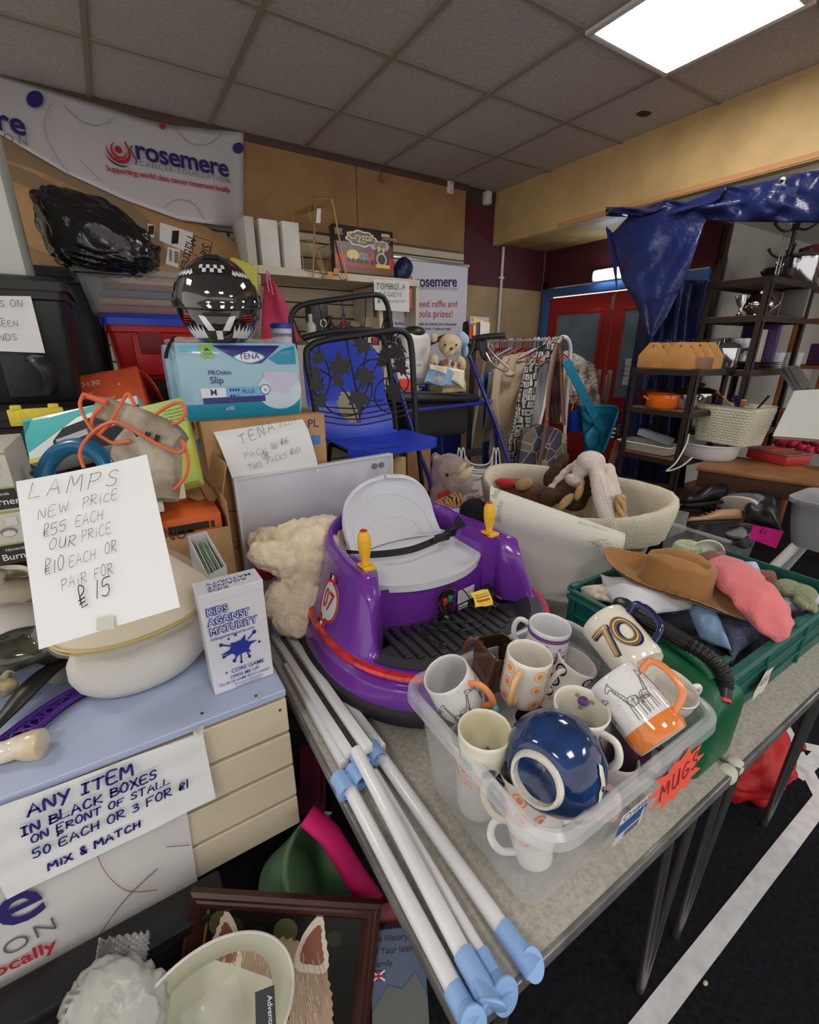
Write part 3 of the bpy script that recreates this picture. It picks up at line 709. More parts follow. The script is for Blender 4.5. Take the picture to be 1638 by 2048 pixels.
def mug(label,M,r=.043,h=.092,kind='straight',out=china,inn=None,handle=None,hang=0.0,hr=.0062,hsize=1.1,sq=False,group=None):
 t=thing('mug',label,'mug',M=M,group=group)
 P=prof_of(kind,r,h);n=40
 fine=[(prof_r(P,P[0][1]+(h)*i/14),h*i/14)for i in range(15)]
 mb=MB()
 def ring(rr,z):
  if sq:
   pts=rrect(0,0,rr,rr,rr*.3,9);return[(p[0],p[1],z)for p in pts]
  return[(rr*cos(2*pi*j/n),rr*sin(2*pi*j/n),z)for j in range(n)]
 mb.loft([ring(fine[0][0]*.85,.002)]+[ring(a,z)for a,z in fine]+[ring(fine[-1][0]-.0016,h+.0016)],(True,False),mi=0)
 th=.0036
 mb.loft([ring(fine[-1][0]-.0016,h+.0016)]+[ring(max(.005,a-th),z)for a,z in reversed(fine[1:])]+[ring(fine[1][0]-.012,.0075),ring(.001,.007)],(False,False),mi=1)
 mo=glaze(out)
 mb.build('body',[mo,glaze(inn or out)],t,world=False,smooth=60)
 if handle is not False:
  hc=glaze(handle)if handle else mo
  ra=prof_r(P,h*.82)-.002;rb=prof_r(P,h*.2)-.002;k=.030*hsize;hr*=.82
  pts=spline([(ra,0,h*.83),(ra+k*.7,0,h*.86),(ra+k,0,h*.62),(rb+k*.82,0,h*.32),(rb,0,h*.20)],7)
  mb=MB();mb.tube(pts,hr,12,flatx=1.35)
  R_=Matrix.Rotation(hang,4,'Z');mb.v=[R_@p for p in mb.v];mb.build('handle',hc,t,world=False,smooth=60)
 fr=lambda x,y,e=.0006:V(((prof_r(P,max(0,min(h,y)))+e)*cos(x/r),(prof_r(P,max(0,min(h,y)))+e)*sin(x/r),y))
 return t,fr
def decal(t,fr,mb,mats,name='print',e=.0006,sub=1):
 if sub:subdiv(mb,sub)
 mb.v=[fr(p.x,p.y,e+p.z)for p in mb.v];return mb.build(name,mats,t,world=False,smooth=0)
GIR=[[(0,0),(.02,.35),(.05,.55),(.0,.62)],[(.12,0),(.10,.35),(.05,.52)],[(.3,0),(.30,.32),(.36,.5)],[(.42,0),(.40,.3),(.38,.5)],[(.0,.60),(.18,.66),(.34,.62),(.42,.50),(.46,.30)],[(.05,.42),(.2,.38),(.36,.42)],[(.0,.62),(-.10,.95),(-.16,1.15)],[(.12,.65),(-.04,1.0),(-.10,1.2)],[(-.16,1.15),(-.30,1.10),(-.34,1.17),(-.18,1.28),(-.10,1.2)],[(-.16,1.27),(-.15,1.36)],[(-.11,1.25),(-.08,1.34)]]
def giraffe(mb,x,y,s,flip=1,bend=0.0):
 for g in GIR:stroke(mb,[(x+flip*s*(a+bend*b),y+s*b)for a,b in g],.0010,smooth=3)
 rn=random.Random(int(x*999))
 for _ in range(14):
  a,b=rn.uniform(.02,.38),rn.uniform(.42,.6);ringd(mb,x+flip*s*a,y+s*b,s*.022,s*.034,6)
 for k in range(5):
  a=k/5;ringd(mb,x+flip*s*(.02-.16*a),y+s*(.68+.5*a),s*.018,s*.03,6)
inkg=flat((70,68,66),.3)
GM='giraffe mugs with orange handles'
M=mug_M(891,1347,1.025,(-.42,.12,.88),.0,.098)
t,fr=mug('speckled giraffe mug with orange handle tipped at the left end of the box',M,.044,.098,'belly',(214,213,212),(206,206,208),(226,140,84),hang=radians(40))
mb=MB()
aim=atan2(*(lambda q:(q.y,q.x))((M.inverted().to_3x3()@(EYE-M.translation))))
for k,(dx,y,s,f)in enumerate(((-.028,.016,.042,1),(.006,.022,.046,-1),(.034,.030,.036,1),(.045,.034,.03,-1),(-.052,.02,.028,-1))):giraffe(mb,aim*.044+dx,y,s,f)
rn=random.Random(2)
for _ in range(70):disc(mb,aim*.044+rn.uniform(-.07,.07),rn.uniform(.01,.095),rn.uniform(.0003,.0007),6)
decal(t,fr,mb,inkg,sub=0)
def aim_of(M):q=M.inverted().to_3x3()@(EYE-M.translation);return atan2(q.y,q.x)
def rings_art(t,fr,r,h,a,cols,rows,c1,c2,c3,step,rad,skip=None):
 mb=MB()
 for i in range(cols):
  for j in range(rows):
   x=a*r+(i-cols/2+.5)*step;y=h*(.18+.64*j/(max(1,rows-1)))
   if skip and skip(x-a*r,y):continue
   ringd(mb,x,y,rad*.66,rad,24,0);ringd(mb,x,y,rad*.52,rad*.66,24,1);disc(mb,x,y,rad*.52,20,2)
 decal(t,fr,mb,[flat(c1,.25),flat((250,226,190),.25)if c1!=(28,28,28)else flat(c2,.25),flat(c3,.25)],sub=0)
M=mug_M(1060,1307,1.045,(.06,-.05,1),.0,.10);a=aim_of(M)
t,fr=mug('white mug with orange rings and a flat tan handle facing out',M,.043,.10,'straight',(230,226,220),(224,218,208),(222,176,122),hang=a-.22,hr=.0075)
rings_art(t,fr,.042,.10,a,9,3,(238,190,140),(226,160,104),(232,146,92),.0293,.0115,lambda x,y:abs(x+.009)<.010)
M=mug_M(1101,1250,1.03,(.03,-.06,1),0,.095);a=aim_of(M)
t,fr=mug('white mug with purple band and little purple flowers at the back of the box',M,.044,.095,'straight',(226,226,230),None,None,hang=a-1.75,hr=.0055)
mb=MB();x0=a*.044
mb.grid(lambda u,v:V((x0-.135+.27*u,.078+.009*v,0)),48,1)
for i in range(40):disc(mb,x0-.12+.006*i,.0825,.0010,6,2,z=.0004)
def flower(mb,x,y,s,mi=1):
 for k in range(5):disc(mb,x+s*.55*cos(k*1.257+.3),y+s*.55*sin(k*1.257+.3),s*.42,10,mi)
for x,y,s in((-.004,.050,.008),(.010,.026,.009),(-.022,.060,.006),(.03,.064,.004),(-.034,.022,.012),(.002,.070,.003),(.045,.04,.007)):flower(mb,x0+x,y,s)
for i,s in enumerate(('Great grandma','with love')):txt(s,.0075,.0,x0-.024,.040-.009*i,'CENTER',mb=mb,mi=3)
for i,s in enumerate(('God could not','be everywhere','so he made','grandmas')):txt(s,.0070,.0,x0+.020,.054-.009*i,'LEFT',mb=mb,mi=3)
decal(t,fr,mb,[flat((120,70,140),.25),flat((166,124,190),.25),flat((220,200,226),.25),flat((90,70,96),.3)],sub=0)
M=mug_M(1203,1238,1.06,-RX*.40-RY*.70+RF*.85,0,.118);a=aim_of(M)
t,fr=mug('cream mug with gold and navy number 70 and navy handle',M,.049,.112,'straight',(224,220,206),(214,208,190),(30,36,84),hang=a+1.35,hr=.0056,hsize=1.15)
mb=MB();x0=a*.049
R9=lambda pts:[(x0+p[0],.055+p[1])for p in pts]
for dx,mi,z in((.0035,1,0),(0,0,.0005)):
 for w_,k in((.0100,mi),):
  stroke(mb,R9([(-.042+dx,.026-dx),(-.002+dx,.026-dx)]),w_,k,z);stroke(mb,R9([(-.008+dx,.030-dx),(-.022+dx,-.028-dx)]),w_,k,z)
  ringd(mb,x0+.020+dx,.055-dx,.013,.0235,28,k,ky=1.35,z=z)
stroke(mb,R9([(-.041,.026),(-.004,.026)]),.0012,2,.001);stroke(mb,R9([(-.008,.028),(-.022,-.026)]),.0012,2,.001);ringd(mb,x0+.020,.055,.0175,.019,28,2,ky=1.36,z=.001)
decal(t,fr,mb,[mat('gold_print',(168,136,84),.3,metal=.6),flat((36,40,100),.2),flat((232,222,196),.2)],sub=2,e=.0010)
M=mug_M(1220,1350,1.05,-RX*.50-RY*.75+RF*.72,0,.118);a=aim_of(M)
t,fr=mug('speckled giraffe mug lying with its orange base towards the front of the box',M,.047,.112,'straight',(220,219,218),(206,206,208),(228,140,84),hang=a+1.2,hr=.0052,hsize=1.2)
mb=MB();x0=a*.047
for k,(dx,y,s,f)in enumerate(((-.008,.036,.050,1),(.034,.038,.046,-1),(-.046,.036,.040,-1),(.06,.045,.04,1))):giraffe(mb,x0+dx,y,s,f)
for _ in range(70):disc(mb,x0+rn.uniform(-.075,.075),rn.uniform(.035,.108),rn.uniform(.0003,.0008),6)
m2=MB();m2.grid(lambda u,v:fr(x0-.147+.295*u,.0+.030*v,.0005),48,4);m2.build('glazed_base',glaze((222,128,62)),t,world=False)
decal(t,fr,mb,inkg,sub=0)
M=mug_M(1164,1412,1.035,(.02,-.10,1),0,.12);a=aim_of(M)
t,fr=mug('tall cream mug with purple roses inside its rim and a cream loop handle',M,.045,.12,'foot',(226,222,212),(228,222,204),None,hang=a+1.15,hr=.006,hsize=1.25)
mb=MB()
def rose(mb,x,y,s):
 for k in range(3):pol(mb,[(x+s*1.5*cos(k*2.1+.6)+s*.5*cos(i)*.9,y+s*1.2*sin(k*2.1+.6)+s*.35*sin(i))for i in[j*.785 for j in range(8)]],1)
 disc(mb,x,y,s,16,0,ry=s*.85,z=.0003);ringd(mb,x,y,s*.35,s*.5,14,2,z=.0005);ringd(mb,x+s*.1,y,s*.65,s*.78,14,2,z=.0005)
for dx in(-.062,-.02,.024,.07):rose(mb,a*.045+dx,.090-.004*(dx*40%3),.011)
decal(t,fr,mb,[flat((136,96,168),.25),flat((150,164,110),.25),flat((100,64,130),.25)],sub=0)
P6=prof_of('foot',.045,.12)
fin=lambda x,y,e=.0006:V(((prof_r(P6,y)-.0042-e)*cos(x/.045),(prof_r(P6,y)-.0042-e)*sin(x/.045),y))
mb=MB();rose(mb,(a+pi)*.045,.098,.0115);mb.f=[tuple(reversed(f))for f in mb.f];decal(t,fin,mb,[flat((136,96,168),.25),flat((150,164,110),.25),flat((100,64,130),.25)],sub=0)
M=mug_M(970,1458,.995,(-.05,.0,1),0,.095);a=aim_of(M)
t,fr=mug('cream mug with striped and purple spots beside the navy pot',M,.0445,.095,'cup',(226,222,206),(226,220,190),(70,150,160),hang=a+2.9)
mb=MB();x0=a*.0445
for dx,y,r_,mi in((-.030,.046,.013,1),(.014,.040,.013,0),(.05,.046,.013,2),(-.06,.05,.012,0)):
 disc(mb,x0+dx,y,r_,20,mi)
 if mi==1:
  for k in range(5):stroke(mb,[(x0+dx-.009+.0045*k,y-.008),(x0+dx-.009+.0045*k,y+.008)],.0012,3,.0004)
decal(t,fr,mb,[flat((82,58,92),.25),flat((120,178,184),.25),flat((150,90,70),.25),flat((220,226,220),.25)],sub=0)
c8=PZ(1110,1522,.975);vd=(c8-EYE).normalized();sd_=(RX-vd*RX.dot(vd)).normalized();ud_=(RY-vd*RY.dot(vd)-sd_*RY.dot(sd_)).normalized();ax=(sd_*-.50+ud_*.40-vd*.77).normalized()
M=basis(c8,ax.cross(V((0,0,1))).cross(ax).cross(ax)*-1,ax.cross(V((0,0,1))).cross(ax))
M=basis(c8,V((0,0,1)).cross(ax),ax.cross(V((0,0,1)).cross(ax).normalized()))
t=thing('ceramic_pot','round glossy navy pot lying with its white foot ring facing front on the mugs','pot',M=M)
mb=MB();R8=.077
prof=[(R8*sin(pi*i/20),-R8*cos(pi*i/20)*.95)for i in range(1,17)];prof=[(.0001,-R8*.95)]+prof+[(.036,.058),(.033,.052),(.0001,.050)]
mb.lathe(prof,48);mb.jig(.0012,45);mb.build('body',glaze((26,50,94),var=(26,.35)),t,world=False,smooth=180)
mb=MB();mb.lathe([(.034,.050),(.0345,.066),(.039,.0665),(.0425,.060),(.044,.050)],40);mb.jig(.0008,60);mb.build('foot_ring',glaze((214,210,196),var=(40,.12)),t,world=False)
mb=MB();
def onb(a_,b_,e=.0012):
 d=V((cos(a_)*cos(b_),sin(a_)*cos(b_),sin(b_)));return V((d.x*(R8+e),d.y*(R8+e),d.z*(R8*.95+e)))
qd=M.inverted().to_3x3()@(RX*1.0+RY*.35-RF*.35).normalized();a0=atan2(qd.y,qd.x);b0=math.asin(max(-1,min(1,qd.z/qd.length)))
sh=[(-.10,.30),(.03,.40),(.10,.22),(.06,.0),(.16,-.18),(.10,-.42),(-.05,-.46),(-.02,-.25),(-.14,-.10),(-.10,.10)]
ux=V((1,0,0));cdir=(sd_*.78+ud_*.36-vd*.52).normalized();Mi3=M.inverted().to_3x3()
def onface(x,y,e):
 d=(Mi3@(cdir+RY*-y*.9+(-RF-RX*.25)*x*.9)).normalized();return V((d.x*(R8+e),d.y*(R8+e),d.z*(R8*.95+e)))
pol(mb,sh);subdiv(mb,2);mb.v=[onface(p.x,p.y,.0016)for p in mb.v];mb.build('painted_patch',glaze((222,216,202)),t,world=False,smooth=0)
mb=MB();disc(mb,.0,-.14,.045,12);ringd(mb,.02,-.14,.07,.09,12,0,.5,2.8);subdiv(mb,1);mb.v=[onface(p.x,p.y,.0026)for p in mb.v];mb.build('painted_eye',flat((26,26,30),.2),t,world=False,smooth=0)
M=mug_M(1003,1292,1.0,(.15,-.1,1),.5,.09);a=aim_of(M)
mug('dark brown square mug behind the orange ring mug',M,.040,.09,'straight',(78,46,34),(50,32,26),(84,48,36),hang=.6,sq=True,hsize=1.1)
M=mug_M(1155,1322,.975,(.25,-.25,.9),.3,.09);a=aim_of(M)
t,fr=mug('white mug with black rings and dots, under the purple-flower mug',M,.043,.09,'straight',(222,220,212),None,None,hang=a-.25,hr=.0065)
rings_art(t,fr,.043,.09,a,8,3,(28,28,28),(226,222,214),(150,150,140),.031,.0125,lambda x,y:abs(x-.012)<.006)
M=mug_M(1342,1372,.985,(.05,-.22,1),0,.075);a=aim_of(M)
t,fr=mug('wide white cup with thin red rim and painted berries at the right end',M,.050,.075,'cup',(226,222,212),(224,218,206),None,hang=a+2.6)
mb=MB();x0=a*.05;mb.grid(lambda u,v:V((x0-.155+.31*u,.0728+.0016*v,0)),48,1,mi=0)
for k in range(9):disc(mb,x0-.012+.004*(k%3)+.001*(k//3),.052-.004*(k//3),.0023,8,1)
for dx,dy in((.004,.048),(.012,.046),(-.018,.055),(.024,.05)):pol(mb,[(x0+dx,.0+dy),(x0+dx+.008,dy+.003),(x0+dx+.012,dy),(x0+dx+.008,dy-.003)],2)
for k in range(6):disc(mb,x0+.036+.004*(k%3),.055-.004*(k//3),.0022,8,0)
decal(t,fr,mb,[flat((170,50,60),.25),flat((84,40,70),.25),flat((110,140,90),.25)],sub=0)
M=mug_M(1018,1640,.925,(.05,.25,1),0,.115);M=low(M,.046);a=aim_of(M)
t,fr=mug('orange spotted mug low in the near corner of the clear box',M,.046,.115,'taper',(226,218,208),(220,210,196),(220,206,186),hang=a-1.5)
rings_art(t,fr,.046,.115,a,6,3,(226,160,130),(222,140,110),(222,140,110),.034,.013)
M=mug_M(1190,1560,.90,(.1,.1,1),0,.1);M=low(M,.046);a=aim_of(M)
t,fr=mug('pinkish mug with navy foot low against the front wall of the clear box',M,.043,.1,'straight',(206,176,176),(60,60,80),None,hang=a+1.3)
mb=MB();mb.grid(lambda u,v:V((a*.043-.134+.269*u,.004+.020*v,0)),40,1);decal(t,fr,mb,flat((50,56,84),.2),sub=0)
M=mug_M(1140,1700,.845,(.0,.3,1),0,.1);M=low(M,.046);a=aim_of(M)
mug('plain white mug on the floor of the clear box behind its front wall',M,.043,.1,'taper',(224,222,218),None,None,hang=a-1.2)
M=mug_M(905,1490,.92,(-.2,.1,1),0,.1);M=low(M,.046);a=aim_of(M)
t,fr=mug('mug with faded orange rings under the left giraffe mug',M,.042,.1,'straight',(224,216,206),None,None,hang=a+2)
rings_art(t,fr,.042,.1,a,7,3,(226,170,140),(222,150,120),(222,150,120),.034,.012)
M=mug_M(905,1560,.83,(0,.1,1),0,.095);M=low(M,.046);a=aim_of(M)
mug('pale grey mug on the floor at the left end of the clear box',M,.042,.095,'straight',(200,196,190),None,None,hang=a+1)
M=mug_M(1000,1545,.925,(-.1,-.1,1),0,.085);M=low(M,.046);a=aim_of(M)
t,fr=mug('black mug with teal spots under the cream spotted mug',M,.036,.085,'belly',(26,26,28),None,None,hang=a+2.4)
mb=MB();
for k in range(5):disc(mb,a*.036+(k-2)*.02,.04+.012*(k%2),.006,12)
decal(t,fr,mb,flat((120,150,150),.2),sub=0)
M=mug_M(1105,1600,.905,(.3,.25,.85),0,.09);M=low(M,.046);a=aim_of(M)
mug('white mug with black inside, under the navy pot',M,.046,.09,'straight',(222,220,214),(34,34,34),None,hang=a+2)
M=mug_M(1075,1440,.94,(.05,.1,1),0,.09);M=low(M,.046);a=aim_of(M)
mug('white mug with black inside beneath the orange ring mug',M,.042,.09,'straight',(220,218,214),(40,40,40),None,hang=a+1.8)
M=mug_M(1300,1470,.90,(.1,.1,1),0,.1);M=low(M,.046);a=aim_of(M)
t,fr=mug('dark plum mug low at the right end of the clear box',M,.041,.1,'straight',(60,44,56),None,None,hang=a+1)
M=mug_M(1270,1540,.86,(.1,.0,1),0,.1);M=low(M,.046);a=aim_of(M)
t,fr=mug('white mug with navy band standing by the price card',M,.041,.1,'straight',(214,212,210),None,None,hang=a+.9)
mb=MB();mb.grid(lambda u,v:V((a*.041-.128+.256*u,.03+.035*v,0)),40,1);decal(t,fr,mb,flat((96,96,116),.2),sub=0)
# green jerrycan with black spout
gm=mat('green_hdpe',(18,92,58),.38,var=(14,.08),bump=(70,.04))
jc=thing('jerrycan','dark green fuel can with black spout beside the mug box','jerrycan',(.945,.44,TT))
JX,JW=.945,.150
side_p=[(p.x,p.y)for p in spline([(.285,.722,0),(.268,.735,0),(.266,.80,0),(.266,.885,0),(.275,.915,0),(.30,.935,0),(.36,.950,0),(.44,.962,0),(.49,.965,0),(.515,.95,0),(.522,.92,0),(.522,.80,0),(.520,.735,0),(.505,.722,0)],4)]
mb=MB()
def jring(w_,off):
 n=len(side_p);c=V((.395,.84,0));out=[]
 for y,z in side_p:
  d=V((y,z,0))-c;d=d*(1-off/d.length);out.append((y,z)if off==0 else(c.x+d.x,c.y+d.y))
 return out
secs=[(-.5,.034),(-.497,.022),(-.48,.010),(-.45,.003),(-.40,0),(-.2,0),(0,0),(.2,0),(.40,0),(.45,.003),(.48,.010),(.497,.022),(.5,.034)]
R_=[]
for w_,off in secs:
 R_.append([(JX+JW*w_*(1-.62*smoothstep(.865,.965,z)),y,z)for y,z in jring(w_,off)])
mb.loft(R_,(True,True));body=mb.build('body',gm,jc,smooth=40)
mb=MB();hp=spline([(JX,.315,.935),(JX-.004,.34,.958),(JX-.006,.40,.975),(JX-.006,.46,.982),(JX-.004,.50,.965)],8)
mb.tube(hp,.0165,14,flatx=.9);mb.build('handle',gm,jc,smooth=60)
mb=MB();mb.tube(spline([(JX-.047,.33,.912),(JX-.050,.36,.915),(JX-.050,.46,.925),(JX-.047,.49,.925)],6),.010,12);mb.build('moulded_panel',gm,jc)
bk=mat('black_spout_plastic',(28,28,30),.38)
mb=MB();c0=PZ(1243,1222,.99)
M=basis(c0,(1,0,0),(0,.8,.25));mb.lathe([(.0001,.028),(.018,.027),(.024,.022),(.0245,-.010),(.020,-.022),(.018,-.04)],28,M=M)
for k in range(28):a=2*pi*k/28;mb.box((0,0,0),(.002,.003,.030),0,M=M@Matrix.Translation((.0248*cos(a),.0248*sin(a),.006))@Matrix.Rotation(a,4,'Z'))
mb.build('cap',bk,jc,smooth=40)
mb=MB();mb.cyl(PZ(1262,1250,.985),PZ(1268,1285,.955),.022,.024,20);mb.build('neck',bk,jc)
s0,s1=PZ(1262,1222,1.0),PZ(1378,1290,.985)
mb=MB();mb.cyl(s0,s1,.0165,.0165,20)
d=(s1-s0).normalized();u=d.cross(V((0,0,1))).normalized();w3=u.cross(d)
for k in range(8):a=2*pi*k/8;o_=u*cos(a)*.0165+w3*sin(a)*.0165;mb.tube([s0.lerp(s1,.25)+o_,s0.lerp(s1,.95)+o_],.0022,6)
mb.cyl(s0,s0.lerp(s1,.10),.021,.021,20);mb.build('spout_tube',bk,jc,smooth=45)
hose=spline([s1,PZ(1410,1308,.98),PZ(1440,1335,.965),PZ(1450,1362,.94),PZ(1449,1374,.93)],14)
mb=MB();rr=[.0165 if(i//2)%2==0 else.0142 for i in range(len(hose))];mb.tube(hose,rr,16);mb.build('flexible_hose',bk,jc,smooth=30)
mb=MB();h1=PZ(1447,1400,.912);mb.cyl(hose[-1],h1,.0135,.0135,18);mb.build('nozzle',bk,jc)
mb=MB();M=basis(h1,(hose[-1]-h1).cross(V((0,1,0))),(hose[-1]-h1).cross((hose[-1]-h1).cross(V((0,1,0)))));mb.lathe([(.014,-.004),(.014,.003),(.0095,.003),(.0095,-.004)],18,M=M);mb.build('seal_ring',flat((196,52,48),.4),jc)
# green crate of hats and clothes
teal=mat('teal_crate_plastic',(18,88,78),.45,var=(18,.12),bump=(60,.05))
KX0,KX1,KY0,KY1,KZ=1.045,1.75,.312,.766,.90
cr=thing('folding_crate','green plastic folding crate full of hats and clothes','crate',((KX0+KX1)/2,(KY0+KY1)/2,TT))
kc=((KX0+KX1)/2,(KY0+KY1)/2);hx,hy=(KX1-KX0)/2,(KY1-KY0)/2
mb=MB();mb.loft([[(p[0],p[1],z)for p in rrect(kc[0],kc[1],hx-d,hy-d,.012)]for z,d in((TT+.001,.010),(KZ-.03,.006),(KZ-.03,.012),(TT+.006,.016))],(True,True));mb.build('wall',teal,cr,smooth=30)
mb=MB();mb.loft([[(p[0],p[1],z)for p in rrect(kc[0],kc[1],hx+d,hy+d,.016)]for z,d in((KZ-.034,-.008),(KZ-.034,.002),(KZ-.026,.004),(KZ-.018,-.004),(KZ-.010,-.004),(KZ-.006,.004),(KZ,.003),(KZ+.001,-.010),(KZ-.012,-.013),(KZ-.03,-.013))],(False,False));mb.build('rim',teal,cr,smooth=30)
mb=MB()
for x in[KX0+.02,KX0+.23,KX0+.47,KX1-.02]:
 for y in(KY0+.006,KY1-.006):mb.box((x,y,(TT+KZ)/2-.015),(.014,.010,KZ-TT-.05),.002,seg=1)
for y in[KY0+.03,KY0+.15,KY0+.30,KY1-.03]:
 for x in(KX0+.006,KX1-.006):mb.box((x,y,(TT+KZ)/2-.015),(.012,.008,KZ-TT-.05),.002,seg=1)
for z in(TT+.05,TT+.10):mb.box((kc[0],KY0+.007,z),(hx*2-.02,.010,.006),.001,seg=1);mb.box((KX0+.007,kc[1],z),(.010,hy*2-.02,.006),.001,seg=1)
mb.build('rib',teal,cr)
for x,y in((KX0+.01,KY0+.03),(KX0+.03,KY1-.01),(KX0+.36,KY0+.005)):
 mb=MB();mb.box((x,y,KZ+.002),(.05,.02,.018),.005);mb.box((x+.03,y,KZ+.0),(.03,.016,.012),.004);mb.build('hinge_catch',teal,cr)
fr=frame((1.20,KY0-.003,.755),(1,0,0),(0,0,1))
mb=MB();pol(mb,[(0,.0),(.03,.006),(.055,.0),(.075,.02),(.07,.05),(.082,.07),(.03,.075),(.012,.05),(-.004,.03)]);put(mb,fr,.006);lo=mb.build('torn_label',mat('torn_paper',(205,200,188),.8),cr)
mb=hand('0251',.016,.016,.038,.10);put(mb,fr,.007).build('lettering',ink(),lo)
def cloth(key,c,**k):k.setdefault('bump',(240,.35));return mat(key,c,.92,spec=.1,sheen=.2,**k)
def drape(name,label,cat,pts,m,bulge=.02,wr=.012,sc=14,th=.006,nu=26,nv=22,seed=0,group=None,parent=None):
 """a soft folded cloth spanning four corners (tl,tr,br,bl)"""
 tl,tr,br,bl_=[V(p)for p in pts];n=(tr-tl).cross(tl-bl_).normalized()
 if n.z<0:n=-n
 def f(u,v):
  p=(bl_*(1-u)+br*u)*(1-v)+(tl*(1-u)+tr*u)*v
  e=(1-(2*u-1)**4)*(1-(2*v-1)**4)
  w_=noise.noise(p*sc+V((seed,0,0)))*wr+noise.noise(p*sc*2.3+V((0,seed,5)))*wr*.5
  q=noise.noise_vector(p*sc*.6+V((seed*2,1,0)))*.012
  return p+n*(bulge*e+w_*(.35+.65*e))+q
 mb=MB();mb.slab(f,nu,nv,th)
 o=mb.build(name,m,parent,smooth=180)
 if parent is None:tag(o,label,cat,group)
 return o
def soft(name,label,cat,blobs,m,voxel=.006,disp=.004,ds=.03,it=8,root=None,group=None):
 """one stuffed body out of overlapping lumps (centre, radii, rotation)"""
 t=root or thing(name,label,cat,blobs[0][0],group=group)
 mb=MB()
 for b in blobs:mb.ell(b[0],b[1],rot=b[2]if len(b)>2 else None,n=18)
 o=mb.build('body',m,t,smooth=180);fuzzy(o,voxel,disp,ds,it);return t,o
drape('folded_cloth','dark mixed clothing lying at the bottom of the green crate','clothing',[(KX0+.02,KY1-.03,.80),(KX1-.03,KY1-.03,.80),(KX1-.03,KY0+.03,.79),(KX0+.02,KY0+.03,.79)],cloth('dark_navy_cloth',(46,50,66),var=(20,.4)),.03,.03,11,nu=40,nv=30)
drape('folded_cloth','white cloth with small orange flowers at the left end of the crate','clothing',[PZ(1160,1172,.90),PZ(1225,1165,.92),PZ(1265,1215,.90),PZ(1170,1200,.87)],cloth('floral_white_cloth',(214,208,200),var=(70,.5),c2=(190,170,150)),.02,.02,20,seed=2)
drape('folded_cloth','plain white sun hat lying flat in front of the brown felt hat','hat',[PZ(1198,1148,.92),PZ(1300,1182,.905),PZ(1405,1212,.90),PZ(1245,1245,.895)],cloth('white_cotton',(216,216,222)),.035,.018,11,seed=4)
drape('folded_cloth','pale blue cloth with a small white logo in the crate','clothing',[PZ(1372,1212,.89),PZ(1440,1222,.90),PZ(1462,1300,.87),PZ(1400,1275,.86)],cloth('pale_blue_cotton',(138,170,206)),.03,.02,16,seed=6)
drape('folded_cloth','navy and white striped cloth by the corner of the crate','clothing',[PZ(1432,1220,.885),PZ(1500,1225,.88),PZ(1512,1275,.86),PZ(1462,1325,.85)],mat('striped_navy_cloth',(92,98,124),.9,var=(300,.5)),.03,.02,15,seed=8)
drape('folded_cloth','grey green scarf end tucked behind the pale blue cloth','scarf',[PZ(1415,1205,.88),PZ(1450,1200,.89),PZ(1470,1235,.87),PZ(1430,1235,.87)],cloth('grey_green_cloth',(96,124,122)),.02,.012,16,seed=9)
drape('folded_cloth','dark brown cloth under the brim of the felt hat','clothing',[PZ(1380,1185,.87),PZ(1480,1195,.87),PZ(1500,1240,.86),PZ(1400,1225,.86)],cloth('brown_cloth',(84,62,48)),.02,.015,16,seed=11)
soft('bobble_hat','dark magenta bobble hat under the pink hat','hat',[(PZ(1478,1232,.875),(.022,.022,.02)),(PZ(1500,1245,.87),(.026,.03,.024)),(PZ(1455,1215,.87),(.018,.018,.014))],cloth('magenta_knit',(142,24,76),bump=(150,.8)),.005,.003)
drape('folded_cloth','white cloth lying at the right end of the crate beside the green gloves','clothing',[PZ(1555,1175,.90),PZ(1638,1195,.89),PZ(1660,1230,.87),PZ(1540,1222,.88)],cloth('grey_white_cotton',(190,190,200)),.03,.015,13,seed=13)
drape('folded_cloth','brick red cloth at the back of the crate by the rim','clothing',[PZ(1505,1140,.88),PZ(1550,1145,.88),PZ(1560,1180,.87),PZ(1500,1180,.87)],cloth('brick_cloth',(130,70,62)),.02,.01,18,seed=14)
hat=thing('felt_hat','tan felt hat with a pinched crown and curled brim on top of the crate','hat',PZ(1340,1165,.93))
felt=cloth('tan_felt',(160,116,70),bump=(220,.3))
hc=PZ(1345,1160,.955);ux=(PZ(1490,1206,.945)-PZ(1222,1126,.955)).normalized();uy=V((0,0,1)).cross(ux).normalized();uz=ux.cross(uy)
def brim(u,v):
 a=2*pi*u;rr=.42+.58*v;x=.195*rr*cos(a);y=.098*rr*sin(a)
 z=-.012-.02*v+.055*v**2*abs(sin(a))**1.5*(1 if sin(a)>0 else.7)+.065*max(0,-cos(a))**3*v**2-.012*max(0,cos(a))**2*v+.006*noise.noise(V((a*1.5,v*2,0)))
 return hc+ux*x+uy*y+uz*z
mb=MB();mb.grid(brim,64,10,cu=True);n0=len(mb.v);mb.grid(lambda u,v:brim(-u,v)-uz*.004,64,10,cu=True);mb.build('brim',felt,hat,smooth=180)
def crown(u,v):
 a=2*pi*u
 if v<.6:t=v/.6;s_=.47-.05*t;h=-.02+.088*t
 else:t=(v-.6)/.4;s_=.42*(1-t)**.55;h=.068+.018*sin(t*pi/2)
 x=.205*s_*cos(a)+.008*v;y=.150*s_*sin(a)
 dent=.030*smoothstep(.45,.9,v)*math.exp(-(y/.016)**2)*(1 if x<.07 else.4)+.022*v*math.exp(-((x-.075)/.02)**2)*abs(sin(a))
 return hc+ux*(x+.005)+uy*y+uz*(h-dent+.004*noise.noise(V((x*30,y*30,v))))
mb=MB();mb.grid(crown,56,30,cu=True);mb.build('crown',felt,hat,smooth=180)
mb=MB();st_=[brim(i/120,.95)+uz*.002 for i in range(121)]
